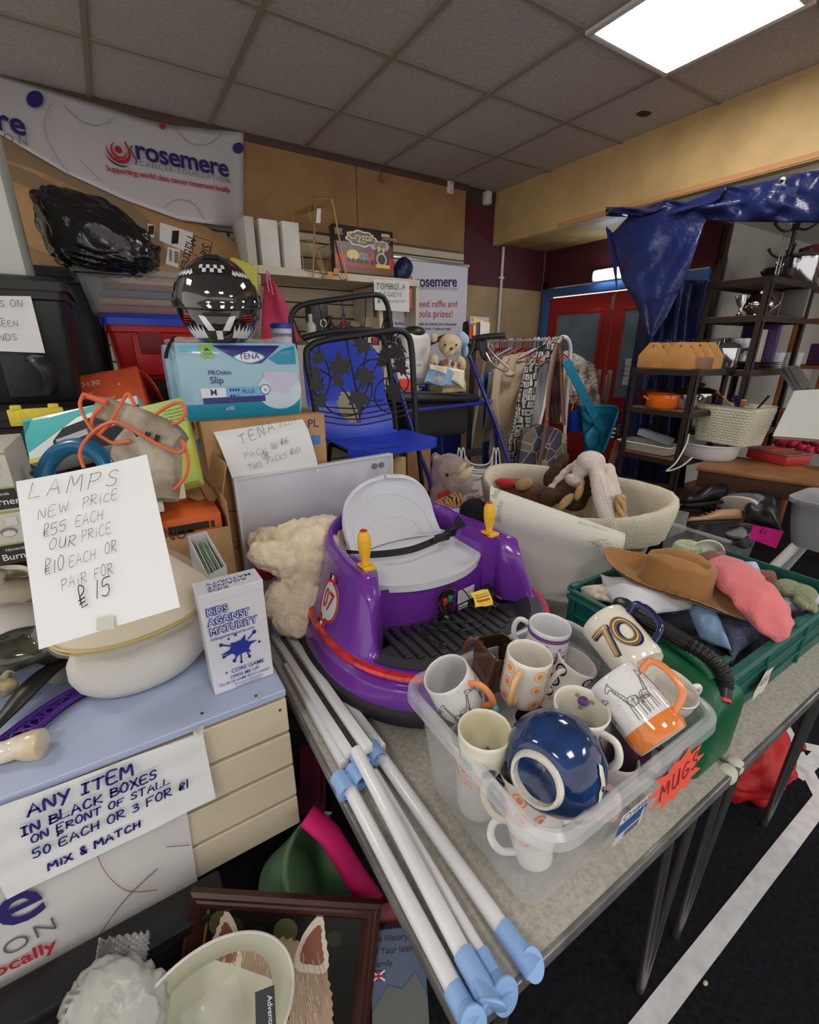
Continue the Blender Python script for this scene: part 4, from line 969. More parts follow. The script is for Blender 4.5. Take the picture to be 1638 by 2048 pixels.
for i in range(0,118,3):mb.tube([st_[i],st_[i+1],st_[i+2]],.0009,5)
mb.build('stitching',cloth('pale_stitch',(206,168,112)),hat)
pk=cloth('pink_gauze',(226,124,128),bump=(120,.6))
pa=spline([PZ(1450,1120,.97),PZ(1472,1150,.98),PZ(1510,1195,.97),PZ(1545,1240,.94),PZ(1568,1262,.92)],8)
mb=MB();mb.tube(pa,[.016+.050*min(1,(i+2)/8)*(1-.42*max(0,(i-12)/20))for i in range(len(pa))],28,flatx=.45);mb.jig(.010,26,3)
tag(mb.build('sun_hat',pk,smooth=180),'crumpled pink cotton sun hat draped over the crate','hat')
t=thing('cap','white cap with rounded brim standing at the back of the crate','hat',PZ(1410,1090,.94))
c0=PZ(1412,1105,.955);mb=MB();mb.slab(lambda u,v:c0+RX*(.062*(2*u-1))+V((0,0,1))*(.062*sqrt(max(0,1-(2*u-1)**2*.96))*v-.02)+V((.5,.8,0))*(.02*sin(pi*v)*1.2),24,12,.004);mb.build('crown',cloth('cream_cotton',(206,206,192)),t,smooth=180)
t=thing('bucket_hat','knitted cream bucket hat with green and blue flecks by the white cap','hat',PZ(1365,1112,.93))
c0=PZ(1370,1112,.935)
mb=MB();mb.grid(lambda u,v:c0+V((.06*cos(2*pi*u)*(1-.35*v),.05*sin(2*pi*u)*(1-.35*v),.06*sin(v*pi/2)-.015)),36,10,cu=True);mb.loft([[c0+V((.04*cos(2*pi*j/36),.033*sin(2*pi*j/36),.045))for j in range(36)],[c0+V((.001*cos(2*pi*j/36),.001*sin(2*pi*j/36),.047))for j in range(36)]],(False,False));mb.build('crown',mat('flecked_knit',(214,208,168),.95,bump=(180,.9),var=(38,.6),c2=(150,176,140)),t,smooth=180)
mb=MB();mb.grid(lambda u,v:c0+V((.06*cos(2*pi*u)*(1+.45*v),.05*sin(2*pi*u)*(1+.45*v),-.012-.010*v+.006*sin(6*pi*u))),40,5,cu=True);mb.build('brim',mat('flecked_knit'),t,smooth=180)
drape('cap','brown check flat cap squeezed behind the pink sun hat','hat',[PZ(1395,1118,.945),PZ(1450,1100,.95),PZ(1455,1135,.93),PZ(1412,1150,.93)],cloth('brown_check',(124,92,76)),.025,.01,18,seed=21)
drape('folded_cloth','pale blue baby bib standing up behind the pink sun hat','bib',[PZ(1478,1122,.95),PZ(1508,1124,.95),PZ(1522,1148,.92),PZ(1490,1150,.92)],cloth('baby_blue',(176,196,220)),.02,.01,18,seed=23)
gl,_=soft('gloves','sage green woolly glove at the right end of the crate','glove',[(PZ(1575,1175,.925),(.045,.035,.022)),(PZ(1605,1185,.925),(.04,.035,.022)),(PZ(1618,1200,.92),(.026,.014,.014),(0,0,.6)),(PZ(1600,1207,.915),(.026,.013,.013),(0,0,.9)),(PZ(1625,1215,.91),(.03,.013,.013),(0,0,.5))],cloth('sage_knit',(140,148,112),bump=(160,.8)),.005,.002)
# cream memory-foam pillow leaning over the basket
pil=thing('foam_pillow','cream memory foam pillow with bamboo print, bent beside the purple car','pillow',(1.15,.95,TT))
A=V((1.017,1.10,1.116));B=V((1.29,.755,1.005))
def pill(u,v):
 p=A.lerp(B,u);T=V((.72,.62,0)).normalized();fb=V((1.035,1.035,.735)).lerp(V((1.262,.79,.83 if True else 0)),u);fb.z=.735+.055*u
 hgt=p.z-fb.z
 sec=[(0,0),(.02,.25),(.015,.55),(-.012,.82),(.0,.96),(.03,1.02),(.075,1.0),(.105,.9),(.115,.7),(.112,.4),(.10,.12),(.085,.0)]
 P=[fb.lerp(p,z)+T*(t*.85)if True else 0 for t,z in sec]
 k=v*(len(P));i=int(k)%len(P);f_=k-int(k)
 P0,P1,P2,P3=P[i-1],P[i],P[(i+1)%len(P)],P[(i+2)%len(P)]
 return.5*((2*P1)+(P2-P0)*f_+(2*P0-5*P1+4*P2-P3)*f_*f_+(3*P1-P0-3*P2+P3)*f_**3)
mb=MB();mb.loft([[pill(u,j/60)*(1)if 0<u<1 else pill(u,j/60)for j in range(60)]for u in[i/24 for i in range(25)]]);
pm=mat('quilted_cream_cover',(220,218,208),.9,bump=(330,.5),sheen=.2)
mb.build('cover',pm,pil,smooth=50)
mb=MB();mb.tube([pill(1,j/60)for j in range(60)],.0025,6,closed=True);mb.tube([pill(0,j/60)for j in range(60)],.0025,6,closed=True);mb.build('piping',pm,pil)
def pf(x,y,e=.001):
 """x along pillow, y up its front, both in metres"""
 u=x/.45;v=(y/.38)*5/12;a=pill(u,v);b=pill(u,max(0,v-.01));c=pill(max(0,u-.01),v);n=(a-c).cross(a-b);n=n.normalized()if n.length else V((0,-1,0))
 if n.dot(EYE-a)<0:n=-n
 return a+n*(e+.0005)
gp=mat('sage_print',(160,168,128),.9)
mb=MB();rn=random.Random(4)
def bamboo(mb,x,y,s):
 for k in range(9):
  a=1.57+rn.uniform(-1.5,1.5);L_=s*rn.uniform(.5,.9);cx,cy=x+rn.uniform(-.3,.3)*s,y+rn.uniform(-.5,.5)*s
  pol(mb,[(cx,cy),(cx+L_*.5*cos(a)+.06*s*sin(a),cy+L_*.5*sin(a)-.06*s*cos(a)),(cx+L_*cos(a),cy+L_*sin(a)),(cx+L_*.5*cos(a)-.06*s*sin(a),cy+L_*.5*sin(a)+.06*s*cos(a))])
 stroke(mb,[(x-.1*s,y-.9*s),(x,y+.4*s)],.0018);stroke(mb,[(x+.2*s,y-.9*s),(x+.15*s,y+.2*s)],.0018)
bamboo(mb,.375,.235,.05);bamboo(mb,.05,.14,.035)
for x,y,r_ in((.07,.02,1.25),(.30,.33,.25),(.02,.30,1.4),(.03,.20,1.4)):txt('Bamboo',.030,.001,x,y,'LEFT',rot=r_,shear=.3,mb=mb)
subdiv(mb,1);mb.v=[pf(p.x,p.y)for p in mb.v];mb.build('print',gp,pil,smooth=0)
# moses basket with soft toys
mo=thing('moses_basket','cream lined moses basket holding soft toys behind the green crate','baby basket',(1.47,1.13,TT))
mc=V((1.545,1.185,0));mu=V((.35,-.937,0)).normalized();mv=V((-mu.y,mu.x,0))
def oval(a,s,z,dx=0):return mc+mu*(.385*s*cos(a))+mv*(.18*s*sin(a))+V((0,0,z+(.035*cos(a)**2+.045*sin(a))*(z-.72)/.28))
lin_m=cloth('cream_waffle_cotton',(214,206,184),bump=(150,.7))
mb=MB();N_=64
mb.loft([[oval(2*pi*j/N_,s*(1+.008*sin(14*2*pi*j/N_)*(z>.8)),z)for j in range(N_)]for s,z in((.72,TT+.002),(.80,.78),(.90,.88),(.985,.955),(1.02,.985))],(True,False));mb.build('basket',mat('woven_maize',(196,168,120),.8,bump=(90,.8)),mo,smooth=60)
mb=MB();mb.loft([[oval(2*pi*j/N_,s+.010*sin(22*2*pi*j/N_+z*30),z)for j in range(N_)]for s,z in((.99,.87),(1.035,.94),(1.06,.985),(1.035,1.012),(.985,1.010),(.95,.975),(.90,.90),(.84,.80),(.76,.765))],(False,True));mb.build('lining',lin_m,mo,smooth=180)
mb=MB();hb=PZ(1237,1022,1.0)
for k in range(3):
 pts=[hb+RX*(.012*sin(s*11+k*2.1)+.012*s)-RY*(.105*sin(pi*s)*1.0-.05)+RF*(.010*cos(s*11+k*2.1)+.05*(s-.5))for s in[i/26 for i in range(27)]]
 mb.tube(pts,.009,8)
mb.build('woven_handle',mat('plaited_straw',(190,156,104),.85,bump=(120,.8)),mo,smooth=60)
brown=plush_mat('brown_plush',(78,58,42));tan_=plush_mat('tan_plush',(186,146,100))
mk,b_=soft('soft_toy','dark brown toy monkey with tan ears lying in the moses basket','soft toy',[(PD(1138,985,1.93),(.075,.07,.065)),(PD(1168,968,1.9),(.062,.06,.058)),(PD(1095,995,1.9),(.05,.045,.045)),(PD(1105,950,1.95),(.035,.03,.06),(.2,.5,0)),(PD(1122,925,1.97),(.03,.028,.05),(.1,.6,0)),(PD(1150,1000,1.9),(.06,.05,.05))],brown,.008,.006,.02)
for q,rr,rt in((PD(1132,1003,1.80),(.05,.014,.020),(0,-.5,0)),(PD(1158,984,1.80),(.018,.014,.036),(0,.3,0))):
 mb=MB();mb.ell(q,rr,rot=rt);o=mb.build('paw_pad',tan_,mk,smooth=180)
rb,b_=soft('soft_toy','brown toy bear with a red cap at the left end of the moses basket','soft toy',[(PD(1045,978,2.12),(.07,.06,.05)),(PD(1075,985,2.05),(.06,.05,.045)),(PD(1020,975,2.14),(.05,.05,.045))],plush_mat('reddish_brown_plush',(120,76,56)),.008,.006,.02)
mb=MB();mb.ell(PD(1012,966,2.1),(.055,.05,.022),rot=(0,.15,0));mb.build('cap',cloth('red_cotton',(168,38,38)),rb,smooth=180)
mb=MB();mb.ell(PD(1048,968,2.03),(.045,.035,.026),rot=(0,-.2,0));mb.build('muzzle',tan_,rb,smooth=180)
pinkish=plush_mat('pale_pink_plush',(214,200,192),.08,150)
bn=thing('soft_toy','pale pink toy rabbit with long ears hanging over the moses basket','soft toy',PD(1180,930,1.85))
bl_=[(PD(1182,922,1.83),(.068,.05,.042),(0,.15,0)),(PD(1165,935,1.86),(.05,.045,.04))]
for i in range(9):
 t=i/8;bl_.append((PD(1194+32*t,948+118*t,1.80-.10*t),(.040+.018*sin(pi*min(1,t*1.1)),.024,.038)))
 bl_.append((PD(1216+26*t,944+122*t,1.86-.14*t),(.040+.014*t,.024,.038)))
for i in range(6):
 t=i/5;bl_.append((PD(1168-62*t,926+38*t*t+12*t,1.93),(.030,.022,.022)))
bl_+=[(PD(1150,962,1.85),(.05,.04,.026),(0,.5,0))]
soft('','','',bl_,pinkish,.007,.004,.03,6,root=bn)
mb=MB();mb.tube(spline([PD(1200+34*t,955+108*t,1.735-.10*t)for t in(0,.25,.5,.75,1)],6),.003,6);mb.build('seam',pinkish,bn)
# lettering fitted between two points on a surface
def fit(mb,P0,P1,up,hgt=None):
 """scale flat lettering so that it runs from P0 to P1; up points up the sheet"""
 P0=V(P0);P1=V(P1);x0=min(p.x for p in mb.v);x1=max(p.x for p in mb.v);d=P1-P0;k=d.length/(x1-x0);u=d.normalized()
 up=V(up);up=(up-u*up.dot(u)).normalized();n=u.cross(up)
 if n.dot(EYE-P0)<0:n=-n
 ky=k if hgt is None else hgt/max(1e-6,max(p.y for p in mb.v)-min(0,min(p.y for p in mb.v)))
 mb.v=[P0+u*((p.x-x0)*k)+up*(p.y*ky)+n*(.0012+p.z)for p in mb.v];return mb
def hfit(s,P0,P1,up,w=.10,seed=1,hgt=None,**k):return fit(hand(s,1,w=w,seed=seed,**k),P0,P1,up,hgt)
def tfit(s,P0,P1,up,bold=0.0,hgt=None,**k):return fit(txt(s,1,bold,**k),P0,P1,up,hgt)
def join(*ms):
 out=MB()
 for i,m in enumerate(ms):
  mb,mi=m if isinstance(m,tuple)else(m,0);o=len(out.v);out.v+=mb.v;out.f+=[tuple(a+o for a in f)for f in mb.f];out.m+=[mi if isinstance(m,tuple)else x for x in mb.m]
 return out
def sheet(name,label,cat,tl,tr,br,bl,m=None,th=.0006,bend=None,n=14,group=None):
 f=quadmap(tl,tr,br,bl);mb=MB()
 g=(lambda u,v:f(u,v,(bend(u,v)if bend else 0)))
 mb.slab(g,n,n,th);o=mb.build(name,m or paper(),None,smooth=60);tag(o,label,cat,group);return o,f,g
def abox(name,label,cat,x0,x1,y0,y1,z0,z1,m,bev=.002,group=None,pname='carton'):
 t=thing(name,label,cat,((x0+x1)/2,(y0+y1)/2,z0),group=group)
 mb=MB();mb.box(((x0+x1)/2,(y0+y1)/2,(z0+z1)/2),(x1-x0,y1-y0,z1-z0),bev);mb.build(pname,m,t);return t
 # stall counter with slatted front
CT=.85
cn=thing('stall_counter','stall counter with pale blue top and cream slatted front','counter',(-.4,1.1,0))
mb=MB();mb.box((-.5,1.18,CT-.009),(1.402,.664,.018),.002,seg=1);mb.build('countertop',mat('pale_blue_laminate',(168,180,208),.45,var=(3,.05)),cn)
mb=MB();sl=slats(-1.2,.2,.418,.832,.1035,.868,'x',.018);sl.build('slatted_front',[slat_m,mat('slat_groove')],cn)
mb=MB();mb.box((.19,1.18,.625),(.018,.62,.41),.002,seg=1);mb.box((-.5,1.49,.42),(1.39,.018,.82),.002,seg=1);mb.build('side_panel',mat('cream_board',(190,178,154),.6),cn)
mb=MB();mb.box((-.5,1.44,.21),(1.36,.05,.42),.002,seg=1);mb.build('plinth',mat('plinth_void_black',(28,26,26),.7),cn)  # set-back support, blackened to stand for the dark void under the counter
for px_,py_ in((404,1427),(512,1392)):
 p=PZ(px_,py_,CT);mb=MB();mb.cyl(p+V((0,0,-.002)),p+V((0,0,.0012)),.0035,n=10);mb.build('screw',mat('rusty_screw',(96,70,54),.6,metal=.5),cn)
for px_,py_ in((560,1420),(520,1400)):
 p=PY(px_,py_,.85);mb=MB();mb.cyl(p+V((0,.004,0)),p+V((0,-.001,0)),.0035,n=10);mb.build('screw',mat('rusty_screw'),cn)
F=lambda x,y:PY(x,y,.8445)
bn_m=mat('white_banner_vinyl',(206,204,202),.45,bump=(12,.25))
tl,tr,br,bl_=F(-140,1660),F(372,1610),F(396,1770),F(-140,2110)
o,f,g=sheet('banner','white charity banner hanging on the slatted counter front under the price sheet','banner',tl,tr,br,bl_,bn_m,bend=lambda u,v:.003*noise.noise(V((u*5,v*4,1)))+.003*v*0,n=26)
F2=lambda x,y:PY(x,y,.8395)
up=V((0,0,1))
inkb=flat((48,40,104));inkr=flat((178,40,44));inkg2=flat((96,96,104))
def letter(ch,x,y,hgt_px,rot,bold=.03,squash=1.0):
 P=F2(x,y);k=hgt_px/900*P.y*1.05
 mb=txt(ch,k*1.35,bold,0,0,'CENTER');R_=Matrix.Rotation(rot,4,'Z');mb.v=[P+V((q.x,0,q.y))for q in[R_@p for p in mb.v]];return mb
jn=[(letter('e',48,1842,118,0,.012),0),(letter('O',36,1902,40,0,-.01),1),(letter('N',92,1868,38,0,-.01),1),(fit(txt('locally',1,.02),F2(-24,1962),F2(116,1893),up),2)]
arc=MB()
for pts in([(195,1712),(215,1750),(256,1782),(315,1780)],):stroke(arc,[(p[0],p[1])for p in pts],1.6,3,smooth=8)
stroke(arc,[(180,1924),(200,1870),(250,1800),(315,1738)],1.6,1,smooth=8);stroke(arc,[(332,1694),(380,1690)],1.4,1)
arc.v=[F2(p.x,p.y)for p in arc.v]
a_=join(*jn);o2=join(a_,arc);o2.build('lettering',[inkb,inkg2,inkr,flat((160,70,70))],o,smooth=0)
tl,tr,br,bl_=PY(-70,1640,.836),PY(405,1463,.838),PY(431,1594,.834),PY(15,1795,.832)
o,f,g=sheet('price_sheet','white sheet reading any item in black boxes, taped to the counter front','sign',tl,tr,br,bl_,paper(),bend=lambda u,v:.0035*noise.noise(V((u*4,v*5,7)))+.004*(1-v)**3,n=24)
F3=lambda x,y:PY(x,y,.8285)
felt_b=flat((40,44,120))
T_=[('ANY ITEM',(52,1634),(270,1547),.19,3),('IN BLACK BOXES',(42,1672),(318,1553),.21,4),('ON FRONT OF STALL',(63,1686),(340,1566),.20,5),('50 EACH OR 3 FOR £1',(66,1717),(380,1572),.18,6),('MiX & MATCH',(95,1742),(285,1650),.21,8)]
join(*[hfit(s,F3(*a),F3(*b),up,w,sd,sp=.22)for s,a,b,w,sd in T_],hfit('p',F3(114,1678),F3(130,1672),up,.2,1)).build('lettering',felt_b,o,smooth=0)
mb=MB();q=quadmap(PY(386,1462,.835),PY(408,1452,.835),PY(406,1468,.832),PY(388,1476,.832));mb.slab(lambda u,v:q(u,v,.002*sin(u*6)),6,4,.0003);mb.build('sticky_tape',mat('clear_tape',(220,220,214),.1,alpha=.4),o)
# game carton
KL,KR=PZ(431,1392,CT+.001),PZ(548,1348,CT+.001)
u=(KR-KL);u.z=0;KW=u.length;u.normalize();n_=V((-u.y,u.x,0));KH=.250;KD=.062
kb=thing('game_box','white card game carton with blue lettering standing on the counter corner','game box',(KL+KR)/2)
M=basis(KL,u,V((0,0,1)))
wb=mat('white_gloss_card',(214,214,220),.35,coat=.2)
mb=MB();mb.box((KW/2,KH/2,-KD/2),(KW,KH,KD),.0015,M=M,seg=1);c_=mb.build('carton',wb,kb)
mb=MB();mb.box((KW/2,KH+.001,-KD/2-.001),(KW+.002,.004,KD+.004),.001,M=M,seg=1);mb.box((KW/2,KH-.008,.0012),(KW,.018,.002),.0005,M=M,seg=1);mb.build('lid',wb,kb)
nav=flat((36,54,150),.4)
mb=MB();W2=KW
for s,x,y,sz in(('KiDS',.010,.178,.021),('AGAiNST',.010,.157,.021),('MATURiTY',.010,.136,.021)):
 txt(s,sz,.075,x,y,mb=mb,mi=0,wide=.98);k0=len(mb.v);txt(s,sz,-.0001,x+.0004,y+.0002,mb=mb,mi=1,wide=.98)
 mb.v[k0:]=[V((p.x,p.y,.0004))for p in mb.v[k0:]]
txt('kidsagainstmaturity.com',.0095,.002,.010,.124,mb=mb)
sx,sy=.066,.092;pts=[]
for i in range(48):
 a=2*pi*i/48;r_=.018+.012*max(0,sin(a*6+.7))**3*(1+.5*sin(a*2.3));pts.append((sx+r_*cos(a)*1.2,sy+r_*sin(a)*.85))
pol(mb,pts,0,.0002)
for x,y,r_ in((.028,.110,.004),(.10,.116,.0045),(.030,.082,.0035),(.108,.090,.003),(.05,.066,.004),(.083,.064,.0035),(.064,.058,.003),(.06,.122,.003),(.045,.118,.0025)):disc(mb,x,y,r_,12,0)
for(x0,y0,x1,y1)in((.05,.10,.028,.110),(.085,.104,.10,.116),(.05,.086,.03,.082),(.06,.08,.05,.066),(.078,.08,.083,.064),(.066,.08,.064,.058)):stroke(mb,[(x0,y0),(x1,y1)],.003,0)
for i,s in enumerate(('THIS BOX','INCLUDES')):txt(s,.0075,.004,sx,sy+.002-.008*i,'CENTER',mb=mb,mi=1);mb.v[-1:]=mb.v[-1:]
for k in range(len(mb.v)):pass
txt('CORE GAME',.013,.006,.040,.040,mb=mb);disc(mb,.030,.0445,.0022,10)
txt('OPEN ME UP!',.011,.005,.068,.0275,'CENTER',mb=mb);txt('The BLUE GAME BOX is inside!',.0085,.003,.066,.018,'CENTER',mb=mb);txt('This is just a shipping box',.0062,.003,.074,.0105,'CENTER',mb=mb);txt('to protect the product.',.0062,.003,.074,.004,'CENTER',mb=mb)
kz=KW/.132
mb.v=[M@V((p.x*kz,p.y*KH/.215*.98,p.z+.0028+(.0003 if m==1 else 0)))for p,m in zip(mb.v,[0]*len(mb.v))];mb.build('lettering',[nav,wb],c_,smooth=0)
mb=MB()
for i,s in enumerate(('KiDS','AGAiNST','MATURiTY')):txt(s,.016,.004,KW-.022,-KD+.042-.016*i+.012,'RIGHT',mb=mb,wide=1.25)
Mt=basis(KL+V((0,0,KH+.0032))+n_*KD+u*KW,-u,-n_)
mb.v=[Mt@V((p.x,p.y+KD*.9,.0006))for p in mb.v];mb.build('lettering',nav,c_,smooth=0)
# lamp with wrapped shade and its price sheet
lp_c=V((-.058,1.075,CT))
lamp=thing('table_lamp','white ceramic table lamp with a plastic wrapped cream oval shade','lamp',lp_c)
prof=[(.0001,.001),(.085,.002),(.115,.012),(.137,.035),(.146,.062),(.144,.09),(.130,.116),(.10,.138),(.05,.152),(.02,.156),(.018,.18)]
S_=Matrix.Translation(lp_c)@Matrix.Rotation(radians(12),4,'Z')@Matrix.Diagonal((1,.66,1,1))
mb=MB();mb.lathe(prof,56,M=S_);mb.build('base',mat('matt_white_ceramic',(206,203,196),.85,bump=(260,.35)),lamp,smooth=180)
shade_m=mat('cream_shade_fabric',(214,200,172),.8,bump=(200,.15))
St=Matrix.Translation(lp_c+V((.012,-.015,.200)))@Matrix.Rotation(radians(12),4,'Z')@Euler((radians(5),radians(-3),0)).to_matrix().to_4x4()@Matrix.Diagonal((1,.68,1,1))
mb=MB();mb.lathe([(.166,-.02),(.163,-.018),(.062,.115),(.060,.115),(.160,-.02),(.166,-.02)],56,M=St);sh_o=mb.build('lamp_shade',shade_m,lamp)
mb=MB();mb.tube([St@V((.1665*cos(2*pi*i/64),.1665*sin(2*pi*i/64),-.016))for i in range(64)],.0032,8,closed=True);mb.tube([St@V((.168*cos(2*pi*i/64),.168*sin(2*pi*i/64),-.024))for i in range(64)],.002,8,closed=True);mb.build('gold_trim',mat('gold_braid',(196,176,112),.45,metal=.4),sh_o)
mb=MB();mb.lathe([(.172,-.032),(.170,-.02),(.124,.06),(.07,.12)],64,M=St);mb.jig(.004,40,5);mb.build('plastic_wrap',mat('clear_film',(230,230,226),.08,alpha=.16,spec=.8),sh_o,smooth=180)
tl,tr,br,bl_=PD(37,965,.745),PD(297,911,.745),PD(360,1214,.672),PD(78,1299,.672)
o,f,g=sheet('price_sheet','white hand-written lamps price sheet leaning on the lamp shade','sign',tl,tr,br,bl_,paper(),bend=lambda u,v:.004*sin(pi*u)*0+.005*(u-.5)**2*4*v,n=20)
upv=(tl-bl_).normalized();nn=(EYE-tl).normalized()*.0055
def SP(x,y):
 nrm=(tr-tl).cross(tl-bl_).normalized();
 d=ray(x,y);t_=(tl-EYE).dot(nrm)/d.dot(nrm);return EYE+d*t_+nrm*(.006 if nrm.dot(EYE-tl)>0 else-.006)
T_=[('LAMPS',(64,1000),(243,971),.035,3,.40),('NEW',(83,1042),(147,1022),.04,4,.3),('PRiCE',(172,1018),(243,1000),.05,5,.3),('£55',(94,1078),(142,1061),.05,6,.25),('EACH',(158,1055),(214,1040),.05,7,.25),('OUR',(106,1102),(158,1092),.05,8,.3),('PRiCE',(170,1084),(230,1067),.05,9,.3),('£10',(97,1153),(138,1138),.05,2,.25),('EACH',(146,1136),(200,1118),.05,11,.25),('OR',(217,1110),(240,1103),.06,12,.3),('PAiR',(131,1182),(181,1163),.05,13,.3),('FOR',(196,1160),(233,1146),.06,14,.3),('£',(168,1216),(186,1206),.07,15,.3),('15',(200,1198),(231,1188),.06,16,.3)]
hg={'LAMPS':.030,'£':.036,'15':.030,'£55':.024,'£10':.028}
join(*[hfit(s,SP(*a),SP(*b),upv,w,sd,sp=sp,hgt=hg.get(s,.020))for s,a,b,w,sd,sp in T_]).build('lettering',ink(),o,smooth=0)
mb=MB();q=quadmap(SP(200,1236),SP(234,1232),SP(235,1258),SP(199,1262));mb.grid(lambda u,v:q(u,v,.001),2,2);mb.build('sticky_tape',mat('buff_tape',(196,194,178),.3),o)
# odds and ends at the left of the counter
z0=CT
def curve_bar(name,label,cat,pts,r,m,fx=1.0,parts=None):
 t=thing(name,label,cat,pts[0]);mb=MB();mb.tube(spline(pts,8),r,14,flatx=fx,up=(0,0,1));mb.build('handle',m,t,smooth=60);return t
bkm=mat('satin_black_plastic',(40,39,38),.35)
pan=thing('frying_pan','black frying pan whose curved handle reaches over the counter edge','pan',PZ(60,1370,z0))
pts=spline([PZ(138,1318,z0+.055),PZ(100,1340,z0+.06),PZ(60,1375,z0+.06),PZ(20,1420,z0+.045),PZ(-25,1470,z0+.035)],8)
mb=MB();mb.tube(pts,[.012+.010*sin(pi*min(1,i/len(pts)*1.15))for i in range(len(pts))],16,flatx=.55,up=(0,0,1));mb.build('handle',bkm,pan,smooth=60)
mb=MB();pc=PZ(-60,1330,z0);mb.lathe([(.0001,.003),(.09,.003),(.12,.045),(.122,.045),(.093,.001),(.0001,.001)],40,M=Matrix.Translation(pc));mb.build('pan_body',bkm,pan)
pur=mat('purple_brush_plastic',(74,40,132),.4)
pb=thing('brush','purple plastic brush with an open lattice handle lying on the counter','brush',PZ(90,1440,z0))
ctr=[PZ(185,1368,z0+.014),PZ(120,1405,z0+.016),PZ(60,1450,z0+.016),PZ(0,1500,z0+.014)]
c2=spline(ctr,10);L1,L2=[],[]
for i,p in enumerate(c2):
 t=(c2[min(i+1,len(c2)-1)]-c2[max(0,i-1)]).normalized();nn2=t.cross(V((0,0,1))).normalized();w_=.012+.014*(i/len(c2));L1.append(p+nn2*w_);L2.append(p-nn2*w_)
mb=MB();mb.tube(L1,.006,8);mb.tube(L2,.006,8)
for i in range(0,len(c2)-4,5):mb.tube([L1[i],L2[i+4]],.0028,6);mb.tube([L2[i],L1[i+4]],.0028,6);mb.tube([L1[i],L2[i]],.003,6)
mb.build('handle',pur,pb,smooth=60)
mb=MB();mb.grid(lambda u,v:L1[int(u*(len(L1)-1))].lerp(L2[int(u*(len(L1)-1))],v)-V((0,0,.010)),30,3);mb.build('back_plate',mat('dark_purple',(44,24,84),.5),pb)
kn=thing('ceramic_ornament','stained white ceramic ornament lying at the front left of the counter','ornament',PZ(50,1500,z0+.02))
pts=spline([PZ(-60,1512,z0+.020),PZ(0,1506,z0+.022),PZ(35,1495,z0+.022),PZ(66,1490,z0+.022),PZ(90,1486,z0+.022)],8)
n=len(pts);mb=MB();mb.tube(pts,[.020+.008*smoothstep(.35,.75,i/n)-.022*smoothstep(.86,1.0,i/n)**2 for i in range(n)],22);mb.build('body',mat('stained_white_glaze',(218,212,198),.2,coat=.4,var=(22,.5),c2=(200,178,140)),kn,smooth=180)
gd=thing('dish','grey stoneware dish turned over behind the purple brush','dish',PZ(145,1345,z0));mb=MB();mb.lathe([(.0001,.04),(.03,.04),(.05,.012),(.052,.004),(.046,.0)],36,M=Matrix.Translation(PZ(142,1340,z0)));mb.build('body',mat('grey_stoneware',(132,128,120),.6,var=(40,.15)),gd)
def pot(label,c,r,h,m,lidm,knob=True,lid=True,inner=None):
 t=thing('casserole',label,'casserole dish',c);T=Matrix.Translation(c)
 mb=MB();mb.lathe([(.0001,0),(r*.7,0),(r*.96,h*.25),(r*1.04,h*.6),(r,h),(r*.95,h+.003),(r*.9,h*.95),(r*.85,h*.3),(.0001,.012)],44,M=T);mb.build('body',m,t,smooth=60)
 if lid:
  mb=MB();mb.lathe([(r*1.02,h+.003),(r*1.03,h+.008),(r*.8,h+.024),(r*.35,h+.040),(.0001,h+.044)],44,M=T);lo_=mb.build('lid',lidm,t,smooth=60)
  mb=MB();mb.lathe([(r*.12,h+.04),(r*.11,h+.052),(r*.2,h+.062),(r*.2,h+.072),(r*.1,h+.079),(.0001,h+.08)],28,M=T);mb.build('knob',lidm,lo_,smooth=60)
 elif inner:
  mb=MB();mb.lathe([(r*.9,h*.80),(.0001,h*.8)],40,M=T);mb.build('inside',inner,t)
 return t
wg=mat('white_glaze',(216,213,206),.15,coat=.5);cg=mat('cream_glaze',(216,206,184),.15,coat=.5)
pot('white lidded casserole dish at the left end of the counter',PD(-10,1310,1.03)+V((0,0,-.02)),.105,.085,wg,wg)
pot('cream lidded pot behind the white casserole dish',PD(28,1240,1.20),.085,.07,cg,cg)
pot('cream dish without a lid behind the cream pot',PD(-10,1190,1.32),.095,.05,cg,cg,lid=False,inner=mat('olive_glaze',(96,100,70),.2))
sw_=thing('ornament','dark glossy ornament in clear wrap beside the white casserole dish','ornament',PD(55,1290,.98))
mb=MB();mb.ell(PD(50,1300,.98),(.085,.05,.045),rot=(0,.25,.3),n=24);mb.ell(PD(95,1280,.99),(.03,.03,.05),rot=(0,.3,0));mb.jig(.012,18,4);b_=mb.build('body',mat('mottled_black_glaze',(26,28,26),.12,coat=.6,var=(16,.9),c2=(84,82,66)),sw_,smooth=180);fuzzy(b_,.005,0,it=3)
fe=thing('ornament_bird','small painted bird ornament at the edge behind the pan handle','ornament',PD(5,1370,.93))
mb=MB();mb.ell(PD(0,1375,.93),(.03,.02,.024));mb.tube([PD(0,1370,.93),PD(18,1340,.93),PD(30,1345,.93)],[.010,.006,.001],10);mb.build('body',mat('painted_bird',(110,120,104),.3,var=(60,.8),c2=(180,160,110)),fe,smooth=180)
